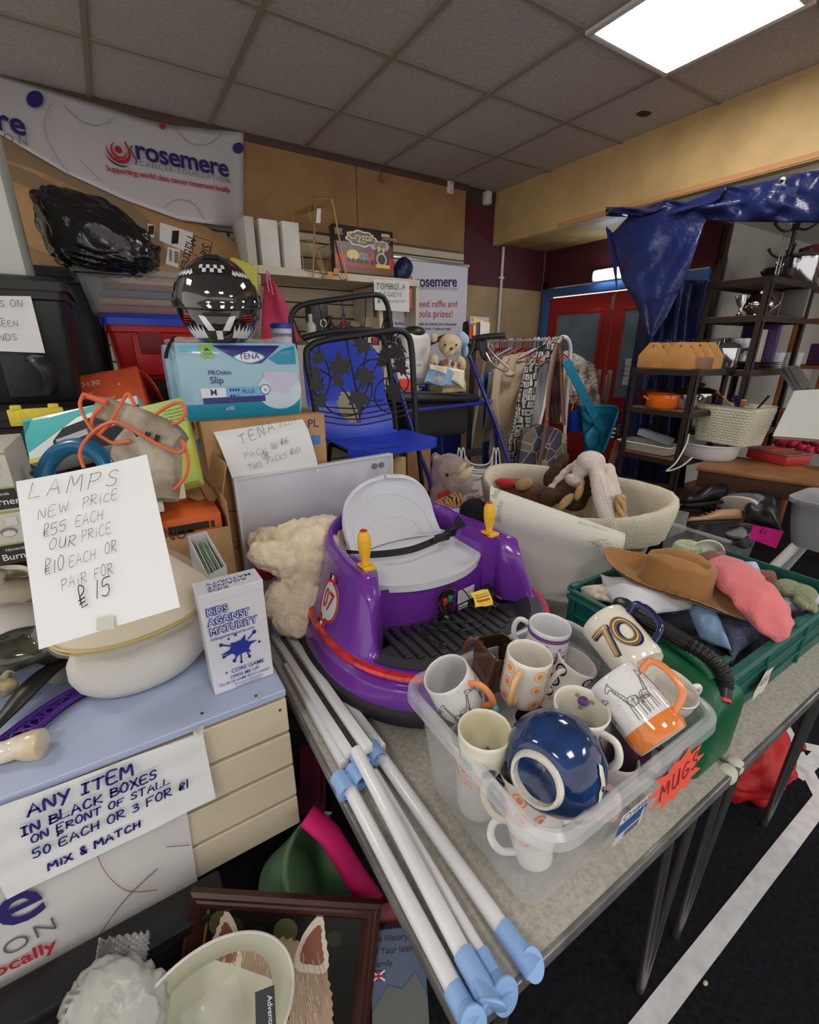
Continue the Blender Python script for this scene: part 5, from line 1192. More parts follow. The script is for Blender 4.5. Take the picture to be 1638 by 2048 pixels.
def burner(z,label,k):
 A=PY(-40,0,1.3);x0,x1,y0,y1=-.60,-.236,1.30,1.55
 t=thing('carton',label,'box',(-.4,1.4,z),group='gel burner cartons')
 mb=MB();mb.box(((x0+x1)/2,(y0+y1)/2,z+.066),(x1-x0,y1-y0,.13),.002);c_=mb.build('carton',mat('burner_carton',(198,194,184),.5),t)
 fr=frame((x1,y0-.0008,z),(-1,0,0),(0,0,1));fr2=lambda x,y,e=.001:V((x1-.12+x,y0-.0008-e,z+y))
 mb=MB();rect(mb,-.2,.0,.12,.046,1);rect(mb,-.2,.046,.12,.049,2);rect(mb,-.2,.122,.12,.127,2)
 txt('Gel Burner',.022,.006,.022,.010,mb=mb,mi=0);txt('Hacienda',.010,.0,.07,.032,mb=mb,mi=0);mb.v[-1:]=mb.v[-1:]
 for a in range(3):pol(mb,[(.086+.008*cos(q/10*2*pi)*(2-a*.5),.078-a*.004+.005*sin(q/10*2*pi)*(2-a*.5))for q in range(10)],3 if a%2==0 else 4)
 rect(mb,.085,.092,.106,.112,4)
 lift=[.001 if m!=0 else.0018 for m in mb.m];idx={}
 for f,m in zip(mb.f,mb.m):
  for i in f:idx[i]=.0022 if m in(0,4)else.0012
 mb.v=[fr2(p.x,p.y,idx.get(i,.001))for i,p in enumerate(mb.v)]
 mb.build('lettering',[flat((228,226,220)),flat((44,40,38)),flat((150,160,70)),flat((120,118,124)),flat((206,204,200))],c_,smooth=0);return t
burner(1.105,'gel burner carton in the lower place of the stack at the left edge',0);burner(1.237,'gel burner carton on top of the stack at the left edge',1)
# behind the counter: cartons, tools, pad packs, storage boxes
def tbox(name,label,cat,tl,tr,bl,depth,m,bev=.002,group=None,pname='carton'):
 """a box whose front face has the three given corners; returns thing and front map in metres"""
 tl,tr,bl=V(tl),V(tr),V(bl);u=tr-tl;w=u.length;v=tl-bl;h=v.length
 M=basis(bl,u,v);t=thing(name,label,cat,bl,group=group)
 mb=MB();mb.box((w/2,h/2,-depth/2),(w,h,depth),bev,M=M);c=mb.build(pname,m,t)
 return t,c,M,w,h
def onM(mb,M,e=.0012):
 mb.v=[M@V((p.x,p.y,p.z+e))for p in mb.v];return mb
abox('display_shelf','small white shelf unit with tools and cartons on it','shelf',-.62,.03,1.34,1.62,CT,CT+.004,mat('white_board',(214,210,202),.5),0,pname='bottom_board')
t=[o for o in COL.objects if o.name.startswith('display_shelf')][0]
MB().box((-.29,1.50,1.165),(.68,.30,.02),.002).build('top_board',mat('white_board'),t);MB().box((.018,1.50,1.0),(.022,.28,.31),.002).build('side_board',mat('grey_board',(168,160,152),.6),t)
t,c,M,w,h=tbox('torch_carton','teal and white torch carton with a picture of a black torch on its front','box',PD(65,838,1.46),PD(292,788,1.52),PD(60,928,1.43),.10,mat('white_card_gloss',(206,222,220),.3,coat=.3))
mb=MB();pol(mb,[(0,h*.62),(.03,h),(0,h)],0);pol(mb,[(0,h*.25),(w*.45,h*.8),(w*.9,h*.95),(w*.6,h*.98),(w*.25,h*.93),(0,h*.95)],0);pol(mb,[(w*.22,0),(w*.22,h*.38),(w*.32,h*.62),(w*.7,h*.78),(w,h*.78),(w,0)],1,.0004)
stroke(mb,[(w*.25,h*.33),(w*.52,h*.42)],.020,2,.0008);stroke(mb,[(w*.52,h*.42),(w*.62,h*.45)],.026,3,.0008);stroke(mb,[(w*.62,h*.45),(w*.74,h*.47)],.022,4,.0008);stroke(mb,[(w*.74,h*.47),(w*.84,h*.48)],.018,2,.0008)
rect(mb,0,0,w*.1,h*.10,5,.0002);onM(mb,M).build('print',[flat((70,178,178),.3),flat((28,32,32),.3),flat((178,180,182),.3),flat((70,74,76),.3),flat((186,38,60),.3),flat((206,196,90),.3)],c,smooth=0)
t,c,M,w,h=tbox('drill_stand_carton','worn orange carton with black maker name along its side, behind the torch carton','box',PD(92,766,1.66),PD(264,736,1.75),PD(118,850,1.60),.16,mat('worn_orange_card',(216,92,54),.6,var=(10,.12)),.003)
mb=MB();mb.slab(lambda u,v:M@V((w*u,h+.004+.004*noise.noise(V((u*6,v*3,0)))-.012*abs(2*v-1)*0,-.16*v)),12,6,.003);mb.slab(lambda u,v:M@V((w+.05*u,h-.055*u*u*2,-.02-.14*v)),6,4,.003);mb.build('flap',mat('worn_orange_card'),c)
mb=MB();txt('GD130',.032,.006,w*.20,h*.74,mb=mb);txt('Vertical',.020,.0,w*.21,h*.54,mb=mb);txt('Support Vertical',.020,.0,w*.21,h*.35,mb=mb);txt('Bohrstander',.020,.0,w*.21,h*.16,mb=mb);txt('4',.024,.0,w*.72,h*.62,mb=mb);k=MB();txt('Decker',.046,.02,w*.17,-.02,mb=k,rot=pi/2)
join((onM(mb,M),0),(onM(k,M),1)).build('lettering',[flat((236,206,190)),flat((34,30,30))],c,smooth=0)
t,c,M,w,h=tbox('sander_carton','yellow and green carton with small print, standing behind the old drill','box',PD(262,818,1.42),PD(354,796,1.44),PD(300,985,1.34),.05,mat('yellow_green_card',(196,200,80),.45,var=(2,.3),c2=(150,200,130)),.002)
mb=MB()
for i in range(5):txt('Cordless inspection',.0085,.0,w*.55,h*.86-.012*i,mb=mb,rot=0)
rect(mb,w*.5,h*.18,w*.68,h*.27);onM(mb,M).build('lettering',flat((50,56,40)),c,smooth=0)
dr=thing('power_drill','grimy cream old power drill with a tangled orange flex lying over the torch carton','drill',PD(290,880,1.12))
grime=mat('grimy_cream_casting',(176,166,148),.55,var=(16,.6),c2=(128,114,94))
def hull(path,widths,heights,m,name,par):
 P=spline(path,6);n=len(P);mb=MB();rings=[]
 for i,p in enumerate(P):
  t=(P[min(i+1,n-1)]-P[max(i-1,0)]).normalized();b=t.cross(RF).normalized();f=b.cross(t);s=i/(n-1)*(len(widths)-1);k=min(int(s),len(widths)-2);q=s-k
  w_=widths[k]*(1-q)+widths[k+1]*q;h_=heights[k]*(1-q)+heights[k+1]*q
  rings.append([p+b*(w_*x)+f*(h_*y)for x,y in rrect(0,0,1,1,.45,4)])
 mb.loft(rings);return mb.build(name,m,par,smooth=45)
hull([PD(208,818,1.10),PD(270,838,1.09),PD(330,868,1.08),PD(362,886,1.08)],[.026,.030,.034,.020],[.030,.034,.036,.024],grime,'body',dr)
hull([PD(312,872,1.085),PD(322,905,1.08),PD(328,950,1.07),PD(325,1000,1.06)],[.046,.042,.034,.030],[.030,.028,.026,.024],grime,'grip',dr)
hull([PD(290,880,1.09),PD(258,905,1.09),PD(235,922,1.09)],[.045,.036,.014],[.032,.030,.016],grime,'nose',dr)
mb=MB()
for x,y in((292,868),(297,870),(312,874),(317,876)):mb.tube([PD(x+2,y-5,1.040),PD(x-3,y+9,1.040)],.0022,6)
mb.build('vent_slot',flat((20,18,18)),dr)
flex=mat('orange_flex',(214,104,64),.45)
def flexline(pts,d,r=.0042):
 return spline([PD(x,y,d+(dd if len(p)>2 else 0))for p in pts for x,y,dd in[(p[0],p[1],p[2]if len(p)>2 else 0)]],8)
mb=MB()
mb.tube(flexline([(215,806),(190,797),(166,790)],1.06),.0068,10)
mb.tube(flexline([(166,790),(160,808),(168,832),(183,857),(197,869),(208,876),(228,886),(262,882)],1.05),.0040,8)
mb.tube(flexline([(199,868),(225,838),(253,790),(262,796),(270,812)],1.045),.0040,8)
mb.tube(flexline([(205,813),(187,832),(183,849),(190,866)],1.055),.0040,8)
mb.tube(flexline([(168,936),(160,907),(172,880),(199,855),(232,844),(270,861),(310,885),(345,902),(364,904),(370,890),(362,880)],1.04),.0040,8)
mb.tube(flexline([(301,836),(335,813),(360,806),(371,822),(360,842),(335,852)],1.06),.0040,8)
mb.tube(flexline([(364,884),(376,915),(374,945),(360,968),(338,985)],1.05),.0040,8)
mb.build('flex',flex,dr)
th_=thing('hand_tool','teal plastic tool with a big round handle behind the lamps sign','tool',PD(150,950,1.15))
tm=mat('teal_glossy_plastic',(20,98,138),.3,coat=.3);c0=PD(155,965,1.14)
mb=MB();mb.tube([c0+RX*(.085*cos(a))-RY*(.092*sin(a))for a in[pi*(-.15+1.3*i/40)for i in range(41)]],.021,16);mb.tube([c0-RX*.08-RY*.035,c0-RX*.115-RY*.022],[.014,.008],12);mb.build('handle',tm,th_,smooth=60)
hull([PD(192,958,1.15),PD(215,985,1.15),PD(225,1010,1.15)],[.022,.03,.03],[.02,.02,.02],tm,'trigger',th_)
mb=MB();mb.tube([PD(130,960,1.17),PD(185,975,1.17)],.022,14);mb.build('motor_body',bkm,th_)
mb=MB();mb.tube([PD(318,985,1.16),PD(345,978,1.16)],.012,12);tag(mb.build('hose_end',tm),'short teal hose end under the drill grip','hose')
abox('card_offcut','small cream card block wedged beside the drill grip','card',.055,.11,1.36,1.40,1.18,1.235,mat('cream_card',(206,198,166),.7))
oc=thing('cardboard_box','open cardboard box with handwritten letters, an orange carton inside','box',(.11,1.5,CT))
cb=card();x0,x1,y0,y1,zt=-.02,.212,1.36,1.60,1.075
mb=MB();mb.box(((x0+x1)/2,y0,(CT+zt)/2),(x1-x0,.004,zt-CT),.001,seg=1);mb.box((x1,(y0+y1)/2,(CT+zt+.08)/2),(.004,y1-y0,zt-CT+.08),.001,seg=1);mb.box(((x0+x1)/2,y1,(CT+zt+.08)/2),(x1-x0,.004,zt-CT+.08),.001,seg=1);mb.box(((x0+x1)/2,(y0+y1)/2,CT+.003),(x1-x0,y1-y0,.004));mb.build('carton',cb,oc)
def flapq(pts,nm='flap',par=oc,m=None):
 q=quadmap(*pts);mb=MB();mb.slab(lambda u,v:q(u,v,.004*sin(pi*u)*sin(pi*v)),6,6,.004);return mb.build(nm,m or cb,par,smooth=40)
flapq((PD(398,880,1.52),PD(452,928,1.44),PD(438,1032,1.46),PD(404,1000,1.56)))
flapq((PD(392,960,1.50),PD(402,952,1.52),PD(435,992,1.46),PD(422,1012,1.44)))
flapq((PD(348,972,1.48),PD(392,962,1.50),PD(420,1010,1.46),PD(378,992,1.44)))
onp=hfit('ONO',PY(306,1090,y0-.004),PY(376,1072,y0-.004),(0,0,1),.09,4,hgt=.045,sp=.2);onp.build('lettering',flat((60,46,36)),oc,smooth=0)
t=abox('carton','orange carton lying inside the open cardboard box','box',.0,.196,1.38,1.58,.90,1.118,mat('orange_card',(212,98,40),.5))
mb=MB();fr=frame((.05,1.379,1.075),(1,0,0),(0,0,1));rect(mb,0,0,.11,.022);pol(mb,[(.02,-.012),(.07,-.004),(.06,.004),(.0,.002)]);rect(mb,.115,.0,.125,.02);put(mb,fr,.0015).build('print',flat((48,34,28)),t.children[0],smooth=0)
t=thing('card_case','narrow white open case packed with green edged sleeves behind the game carton','case',(.13,1.05,CT))
wc=mat('white_card_case',(204,204,206),.5)
A,B,Cc,D_=PD(377,1072,1.24),PD(410,1063,1.25),PD(450,1132,1.10),PD(416,1150,1.09)
dn=V((0,0,-1));mb=MB()
for p,q in((A,B),(B,Cc),(Cc,D_),(D_,A)):
 qm=quadmap(p,q,q+dn*.19,p+dn*.19);mb.slab(lambda u,v:qm(u,v,0),2,2,.003)
mb.build('case_wall',wc,t)
for i in range(9):
 s=(i+.8)/10.2;p=A.lerp(B,s);q=D_.lerp(Cc,s);q0=p.lerp(q,.08);q1=p.lerp(q,.96);mb=MB()
 mb.slab(lambda u,v:q0.lerp(q1,u)+dn*(.016+.15*v+.006*sin(i*2+u*2))+(B-A)*(.05*sin(u*3+i)*.25),8,3,.0016);mb.build('sleeve',mat('green_edged_sleeve',(168,190,160),.5)if i%2 else mat('pale_sleeve',(206,210,198),.5),t)
t,c,M,w,h=tbox('carton','blue and white printed carton standing behind the lamp','box',PD(346,1136,1.24),PD(356,1132,1.26),PD(394,1240,1.16),.10,mat('blue_print_card',(62,72,150),.4,var=(14,.5),c2=(120,160,210)),.001)
def cardbox(label,x0,x1,y0,y1,z0,z1):
 t=abox('cardboard_box',label,'box',x0,x1,y0,y1,z0,z1,card(),.004)
 mb=MB();mb.box(((x0+x1)/2,(y0+y1)/2,z1+.0006),(x1-x0,.05,.001));mb.build('packing_tape',mat('brown_tape',(168,128,84),.25),t);return t
ub=cardbox('cardboard box with blue printing directly under the blue pad pack',.205,.625,1.58,1.98,1.045,1.356)
lb=cardbox('cardboard box at the bottom of the pad stack, standing on the back table',.205,.60,1.59,1.98,TT,1.040)
fr=frame((.625-.068,1.5785,1.29),(1,0,0),(0,0,1));mb=txt('PL',.042,.010,0,.02);rect(mb,.0,-.045,.045,-.01,1);put(mb,fr,.001).build('lettering',[flat((64,60,110)),flat((74,130,190))],ub,smooth=0)
fr=frame((.2035,1.95,1.29),(0,-1,0),(0,0,1));mb=txt('T1 96 00 PL',.045,.008,.02,.01);pol(mb,[(.20,-.06),(.27,-.06),(.27,.0),(.20,-.02)],1);put(mb,fr,.001).build('lettering',[flat((64,60,110)),flat((74,130,190))],ub,smooth=0)
fr=frame((.212,1.5885,.90),(1,0,0),(0,0,1));mb=txt('SI. 1',.036,.008,.012,.03);txt('90 (3x',.022,.004,.014,.0,mb=mb);put(mb,fr,.001).build('lettering',flat((60,50,44)),lb,smooth=0)
film=mat('pad_pack_film',(150,190,208),.22,coat=.5,bump=(16,.12))
def pack(label,x0,x1,y0,y1,z0,z1,front):
 t=thing('pad_pack',label,'pad pack',((x0+x1)/2,(y0+y1)/2,z0))
 mb=MB();b=bmesh.new();bmesh.ops.create_cube(b,size=1);bmesh.ops.subdivide_edges(b,edges=b.edges[:],cuts=14,use_grid_fill=True)
 for v in b.verts:
  x,y,z=v.co*2;k=1-.045*(abs(z)**6)-.03*abs(x)**8;ky=1+.10*(1-x*x)*(1-z*z)-.22*abs(z)**6-.12*abs(x)**8
  v.co=V(((x0+x1)/2+(x1-x0)/2*x*(1-.02*abs(z)**6),(y0+y1)/2+(y1-y0)/2*y*ky,(z0+z1)/2+(z1-z0)/2*z*(1-.03*abs(x)**6*0)))
 mb.bm(b);body=mb.build('wrapper',film,t,smooth=60)
 mb=MB();mb.slab(lambda u,v:V((x0+.01+(x1-x0-.02)*u,(y0+y1)/2+.03*(v-.5)+.006*sin(u*20),z1+.003+.020*sin(pi*v)*abs(noise.noise(V((u*9,v*3,x0))))+.012*v)),30,5,.0006);mb.build('loose_film',mat('clear_film'),t)
 if front:
  W,Hh=x1-x0,z1-z0
  def fm_(x,y,e):
   X=2*x/W-1;Z=2*y/Hh-1;ky=1+.10*(1-X*X)*(1-Z*Z)-.22*abs(Z)**6-.12*abs(X)**8;return V((x0+x,(y0+y1)/2-(y1-y0)/2*ky-e,z0+y))
  Lyr=[[]for _ in range(9)]
  mb=MB();rect(mb,.008,.002,W-.008,Hh*.22,0);pol(mb,[(W*.28,Hh*.97),(W*.47,Hh*.78),(W*.55,Hh*.73),(W*.66,Hh*.74),(W*.84,Hh*.97)],1,.0001);pol(mb,[(W*.72,Hh*.80),(W*.85,Hh*.92),(W*.97,Hh*.97),(W*.97,Hh*.72),(W*.8,Hh*.72)],0,.0)
  rect(mb,.012,Hh*.90,W*.28,Hh*.965,2)
  disc(mb,W*.80,Hh*.36,.078,40,3,ry=.062,z=.0004)
  for q in([(.66,.62),(.98,.60),(.96,.44),(.86,.38),(.80,.44),(.68,.50)],[(.62,.42),(.74,.48),(.86,.40),(.90,.32),(.84,.30),(.74,.36),(.64,.34)]):pol(mb,[(W*a,Hh*b)for a,b in q],4,.0008)
  pol(mb,[(W*.43,Hh*.82)]+[(W*.56+W*.13*cos(a),Hh*.82+Hh*.085*sin(a)*(1-.35*abs(cos(a))))for a in[pi-pi*2*i/24 for i in range(1,24)]],2,.0008);pol(mb,[(W*.56+W*.115*cos(a),Hh*.82+Hh*.070*sin(a)*(1-.35*abs(cos(a))))for a in[2*pi*i/24 for i in range(24)]],5,.0012)
  txt('TENA',.026,.006,W*.56,Hh*.795,'CENTER',mb=mb,mi=1);zz=.0018
  pol(mb,[(W*.185,Hh*.98),(W*.28,Hh*.98),(W*.28,Hh*.84),(W*.265,Hh*.81),(W*.20,Hh*.81),(W*.185,Hh*.84)],6,.0012)
  txt('PROskin',.020,.003,W*.215,Hh*.60,mb=mb,mi=1);txt('Slip',.030,.004,W*.22,Hh*.49,mb=mb,mi=1)
  rect(mb,W*.14,Hh*.305,W*.335,Hh*.43,5,.0010);rect(mb,W*.335,Hh*.305,W*.69,Hh*.43,7,.0010);rect(mb,W*.15,Hh*.225,W*.66,Hh*.305,1,.0010)
  txt('M',.028,.004,W*.235,Hh*.335,'CENTER',mb=mb,mi=1);txt('PLUS',.018,.006,W*.47,Hh*.345,mb=mb,mi=1);txt('x30',.017,.003,W*.32,Hh*.13,mb=mb,mi=5)
  for i in range(4):
   for j in range(2):disc(mb,W*.372+i*.0085,Hh*.395-j*.018,.0032,10,1,ry=.005)if not(j==1 and i>1)else ringd(mb,W*.372+i*.0085,Hh*.395-j*.018,.0024,.0034,12,1)
  disc(mb,W*.665,Hh*.385,.017,24,1,z=.0013);disc(mb,W*.665,Hh*.385,.0145,24,5,z=.0016);txt('3x',.014,.004,W*.665,Hh*.365,'CENTER',mb=mb,mi=1)
  rect(mb,W*.235,Hh*.240,W*.285,Hh*.292,5,.0014);rect(mb,W*.295,Hh*.240,W*.335,Hh*.292,5,.0014);txt('TENA',.012,.004,W*.232,Hh*.855,'CENTER',mb=mb,mi=1);pol(mb,[(W*.205,Hh*.90),(W*.232,Hh*.94),(W*.262,Hh*.90)],1,.0016)
  cur=0
  lay={}
  for f,m in zip(mb.f,mb.m):
   for i in f:lay[i]=max(mb.v[i].z,.0020 if(m==1 and mb.v[i].z==0 and mb.v[i].y<Hh*.70)or(m==1 and abs(mb.v[i].x-W*.56)<W*.13 and mb.v[i].y<Hh*.885 and mb.v[i].z==0 and len(f)<5)or(m==5 and len(f)<5 and mb.v[i].y<Hh*.2)or(m==1 and mb.v[i].x<W*.28 and len(f)<5)else mb.v[i].z)
  mb.v=[V((p.x,p.y,lay.get(i,0)))for i,p in enumerate(mb.v)]
  subdiv(mb,3);mb.v=[fm_(p.x,p.y,.0022+p.z)for p in mb.v]
  mb.build('print',[flat((30,138,172),.25),flat((40,46,120),.25),flat((112,186,214),.25),flat((196,214,226),.25),flat((196,192,218),.25),flat((226,230,234),.25),flat((142,190,70),.25),flat((116,176,224),.25)],body,smooth=0)
 return t
pack('blue TENA pad pack in front, on the cardboard box under the helmet',.168,.552,1.60,1.72,1.357,1.595,True)
pack('second blue pad pack standing right behind the front one',.150,.54,1.74,1.86,1.357,1.590,False)
mb=MB();mb.grid(lambda u,v:PY(345-10*sin(u*2)-8*u,672+45*u,1.72)+V((.012*v,0,0)),10,1);tag(mb.build('strap',mat('black_webbing')),'black strap hanging down the left side of the pad packs','strap')
tl,tr,br,bl_=PY(428,862,1.562),PY(608,836,1.562),PY(637,942,1.535),PY(476,990,1.515)
o,f,g=sheet('price_sheet','white hand-written pads price sheet hanging from the cardboard box over the white board','sign',tl,tr,br,bl_,paper(),bend=lambda u,v:.012*sin(pi*v)-.02*smoothstep(.75,1,v)*v+.006*u*(1-v),n=20)
def SQ(x,y):
 nrm=(tr-tl).cross(tl-bl_).normalized();d=ray(x,y);return EYE+d*((tl-EYE).dot(nrm)/d.dot(nrm))-d*.020
upv=(tl-bl_).normalized()
T_=[('TENA',(484,890),(550,860),.05,3,.45),('PADS',(560,856),(594,845),.06,4,.4),('PACK',(490,918),(535,905),.05,5,.3),('30',(543,900),(556,896),.07,6,.2),('£6',(562,890),(578,885),.07,7,.2),('OR',(526,919),(540,914),.07,8,.2),('TWO',(499,942),(526,933),.06,9,.25),('PACKS',(535,928),(575,915),.06,10,.25),('£10',(582,911),(602,904),.06,2,.2)]
hg={'TENA':.036,'PADS':.020}
join(*[hfit(s,SQ(*a),SQ(*b),upv,w_,sd,sp=sp,hgt=hg.get(s,.022))for s,a,b,w_,sd,sp in T_]).build('lettering',ink(),o,smooth=0)
A_,B_=PY(470,962,1.50),PY(784,906,1.555)
A_.z=B_.z=(A_.z+B_.z)/2
wbd=thing('whiteboard','white board with two grey magnets leaning behind the cream teddy bear','whiteboard',(A_+B_)/2)
u=(B_-A_);L_=u.length;M=basis(V((A_.x,A_.y,TT+.002)),u,V((0,0,1)));hb_=A_.z-TT
mb=MB();mb.box((L_/2,hb_/2,-.012),(L_,hb_,.018),.002,M=M);mb.build('panel',mat('white_board_face',(198,200,212),.18,coat=.3),wbd)
mb=MB();mb.box((L_/2,hb_-.004,-.011),(L_+.006,.010,.026),.002,M=M);mb.box((L_-.0,hb_/2,-.011),(.010,hb_,.024),.002,M=M);mb.box((.0,hb_/2,-.011),(.010,hb_,.024),.002,M=M);mb.build('edge_frame',mat('frame_white',(206,208,214),.4),wbd)
for dx in(.055,.022):mb=MB();mb.lathe([(.011,-.001),(.011,.005),(.0001,.0055)],20,M=M@Matrix.Translation((L_-.03-dx,hb_-.038,0)));mb.build('magnet',flat((120,122,128),.4),wbd)
hm=thing('motorcycle_helmet','black full face motorcycle helmet with white chequers on the pad packs','helmet',PY(435,670,1.71))
HC=PY(436,597,1.70);HC.z=1.598+.112
fx=(EYE-HC);fx.z=0;fx.normalize();fx=(fx+V((-.06,0,0))).normalized();rx_=fx.cross(V((0,0,1))).normalized()*-1
HM=Matrix(((rx_.x,fx.x,0,HC.x),(rx_.y,fx.y,0,HC.y),(rx_.z,fx.z,1,HC.z),(0,0,0,1)))
def hel(az,el,e=0.0):
 """az 0 = forward, el = height angle"""
 r=V((.128*sin(az)*cos(el),(.150 if cos(az)>0 else.155)*cos(az)*cos(el),.146*sin(el)))
 if el<0 and cos(az)>0:r.y+=.022*cos(az)**3*min(1,-el/.5)*(1-.0)
 if el<-.2:r.x*=1-.10*smoothstep(.2,1.0,-el)
 n=V((r.x/.128**2,r.y/.15**2,r.z/.133**2)).normalized();return HM@(r+n*e)
mb=MB();mb.grid(lambda u,v:hel(2*pi*u,-.88+v*(pi/2+.88)),72,40,cu=True);sh=mb.build('shell',mat('gloss_black_shell',(24,24,26),.1,coat=1.0),hm,smooth=180)
va,e0,e1=1.30,-.13,.50
mb=MB();mb.slab(lambda u,v:hel(-va+2*va*u,(e0+.10*abs(2*u-1)**2)*(1-v)+(e1-.12*abs(2*u-1)**2)*v,.0055),40,18,.0025);mb.build('visor',mat('smoked_visor',(40,42,40),.06,coat=1.0,spec=.9),hm,smooth=60)
mb=MB();mb.tube([hel(-va+2*va*i/40,e0-.015+.10*abs(2*i/40-1)**2,.005)for i in range(41)],.003,8);mb.build('visor_gasket',black_rub,hm)
for s in(-1,1):
 mb=MB();c=hel(s*1.42,.08,.006);n=(c-HC).normalized();mb.lathe([(.020,-.006),(.020,.001),(.012,.003),(.0001,.003)],24,M=basis(c,n.cross(V((0,0,1))),n.cross(n.cross(V((0,0,1))))));mb.build('visor_pivot',mat('gloss_black_shell'),hm)
def hp(poly_,mi,mb,e=.0016):
 m2=MB();pol(m2,poly_);subdiv(m2,2);n0=len(mb.v);mb.v+=[hel(p.x,p.y,e)for p in m2.v];mb.f+=[tuple(i+n0 for i in f)for f in m2.f];mb.m+=[mi]*len(m2.f)
mb=MB();S=.105
for i in range(-3,4):
 for j in range(2):
  if(i+j)%2==0:hp([(i*S-S/2,.58+j*.10),(i*S+S/2,.58+j*.10),(i*S+S/2,.68+j*.10),(i*S-S/2,.68+j*.10)],0,mb)
hp([(-.10,-.80),(.10,-.80),(.09,-.58),(-.09,-.58)],0,mb)
for s in(-1,1):
 hp([(s*.10,-.58),(s*.30,-.58),(s*.44,-.26),(s*.28,-.28)],0,mb)
 for k in range(4):hp([(s*(.50+.05*k),-.26-.05*k),(s*(.90+.04*k),-.20-.05*k),(s*(.88+.04*k),-.235-.05*k)],1,mb)
 for k in range(5):hp([(s*(.40+.13*k),-.74),(s*(.42+.13*k),-.46+.05*(k%2)),(s*(.49+.13*k),-.60),(s*(.56+.13*k),-.44),(s*(.54+.13*k),-.76)],0,mb)
 for k in range(6):hp([(s*(.52+.12*k),.56+.02*(k%2)),(s*(.60+.12*k),.68),(s*(.66+.12*k),.60),(s*(.62+.12*k),.52)],0,mb)
 for k in range(3):hp([(s*(.62+.05*k),.78),(s*(.65+.05*k),.95),(s*(.67+.05*k),.78)],1,mb)
hp([(.025*cos(a),.735+.02*sin(a))for a in[2*pi*i/12 for i in range(12)]],1,mb,.0022)
mb.build('graphics',[flat((222,222,222),.2,coat=.8),flat((190,40,40),.2,coat=.8)],sh,smooth=180)
mb=MB();q=[hel(-.3+.6*i/20,-.24,.004)for i in range(21)];mb.tube(q,.005,8);mb.build('chin_vent',black_rub,hm)
mb=MB();mb.slab(lambda u,v:hel(-.35+.7*u,.98+.22*v,.003+.004*sin(pi*v)),12,6,.004);mb.build('top_vent',mat('satin_black_plastic'),hm)
# storage boxes against the left wall
bt=mat('black_tote_plastic',(30,31,34),.42,var=(5,.2))
clip_y=mat('yellow_clip',(226,204,60),.4,bump=(80,.3))
def tote(label,x0,x1,y0,y1,z0,z1,m,lidm,clips=(),group=None,name='storage_tote'):
 t=thing(name,label,'storage box',((x0+x1)/2,(y0+y1)/2,z0),group=group);c=((x0+x1)/2,(y0+y1)/2);hx,hy=(x1-x0)/2,(y1-y0)/2
 mb=MB();mb.loft([[(p[0],p[1],z)for p in rrect(c[0],c[1],hx-d,hy-d,.03)]for z,d in((z0,.03),(z0+.01,.024),(z1-.075,.008),(z1-.07,.0),(z1-.045,0),(z1-.04,.004))],(True,True));
 for k in(-.3,.3):mb.box((c[0]+k*hx*1.2,y0+.012,(z0+z1)/2-.03),(.10,.02,z1-z0-.10),.006)
 mb.build('body',m,t,smooth=35)
 mb=MB();mb.loft([[(p[0],p[1],z)for p in rrect(c[0],c[1],hx+d,hy+d,.03)]for z,d in((z1-.045,.002),(z1-.045,.012),(z1-.018,.012),(z1-.006,-.004),(z1,-.02),(z1,-.06),(z1-.006,-.07))],(True,True));mb.build('lid',lidm,t,smooth=35)
 for cx in clips:
  mb=MB();mb.box((cx,y0-.012,z1-.038),(.15,.016,.055),.005);mb.box((cx-.05,y0-.010,z1-.008),(.03,.02,.02),.004);mb.box((cx+.05,y0-.010,z1-.008),(.03,.02,.02),.004);mb.build('clip',clip_y,t,label='yellow clip')
 return t
tote('black lidded storage box at the left edge with a paper notice on it',-.62,-.09,2.02,2.45,1.40,1.80,bt,bt)
tote('black storage box with a yellow clip under the notice box',-.66,-.06,1.98,2.46,.98,1.40,bt,bt,(-.245,))
tote('black storage box at the bottom of the left stack',-.66,-.06,1.98,2.46,.56,.975,bt,bt)
abox('black_box','black box on the floor at the foot of the left stack','box',-.66,-.06,1.98,2.46,0,.558,bt,.01)
abox('black_box','black box on the floor in the gap behind the left stack','box',-.30,.02,2.80,3.15,0,1.098,bt,.01)
tote('tall black storage box in the gap behind the red box and the notice box',-.30,.02,2.80,3.15,1.1,1.93,bt,bt)
tote('black storage box with yellow clip under the red box',-.02,.50,2.30,2.75,1.03,1.445,bt,bt,(.27,))
tote('black storage box at the bottom of the stack under the red box',-.02,.50,2.30,2.75,.60,1.025,bt,bt)
rt=tote('red storage box with bright blue lid behind the helmet',.0,.44,2.36,2.72,1.446,1.715,mat('red_tote_plastic',(188,30,34),.4),mat('blue_lid_plastic',(40,66,196),.35))
MB().box((.16,2.362,1.60),(.09,.012,.09),.004).build('label_holder',mat('dark_red_plastic',(120,22,26),.5),rt)
MB().tube(spline([PY(70,718,2.0),PY(80,722,1.93),PY(98,742,1.92),PY(104,768,1.94),PY(100,785,1.99)],6),.028,14,flatx=.5).build('carry_handle',bt,[o for o in COL.objects if o.name=='storage_tote.001'][0])
cbx=thing('storage_box','clear plastic storage box with a lid, on top of the red box','storage box',(.17,2.55,1.716))
clr=mat('cloudy_clear_plastic',(200,204,210),.3,alpha=.26,spec=.6)
mb=MB();mb.loft([[(p[0],p[1],z)for p in rrect(.17,2.56,.23-d,.18-d,.03)]for z,d in((1.718,.03),(1.86,.005))],(True,False));mb.build('body',clr,cbx)
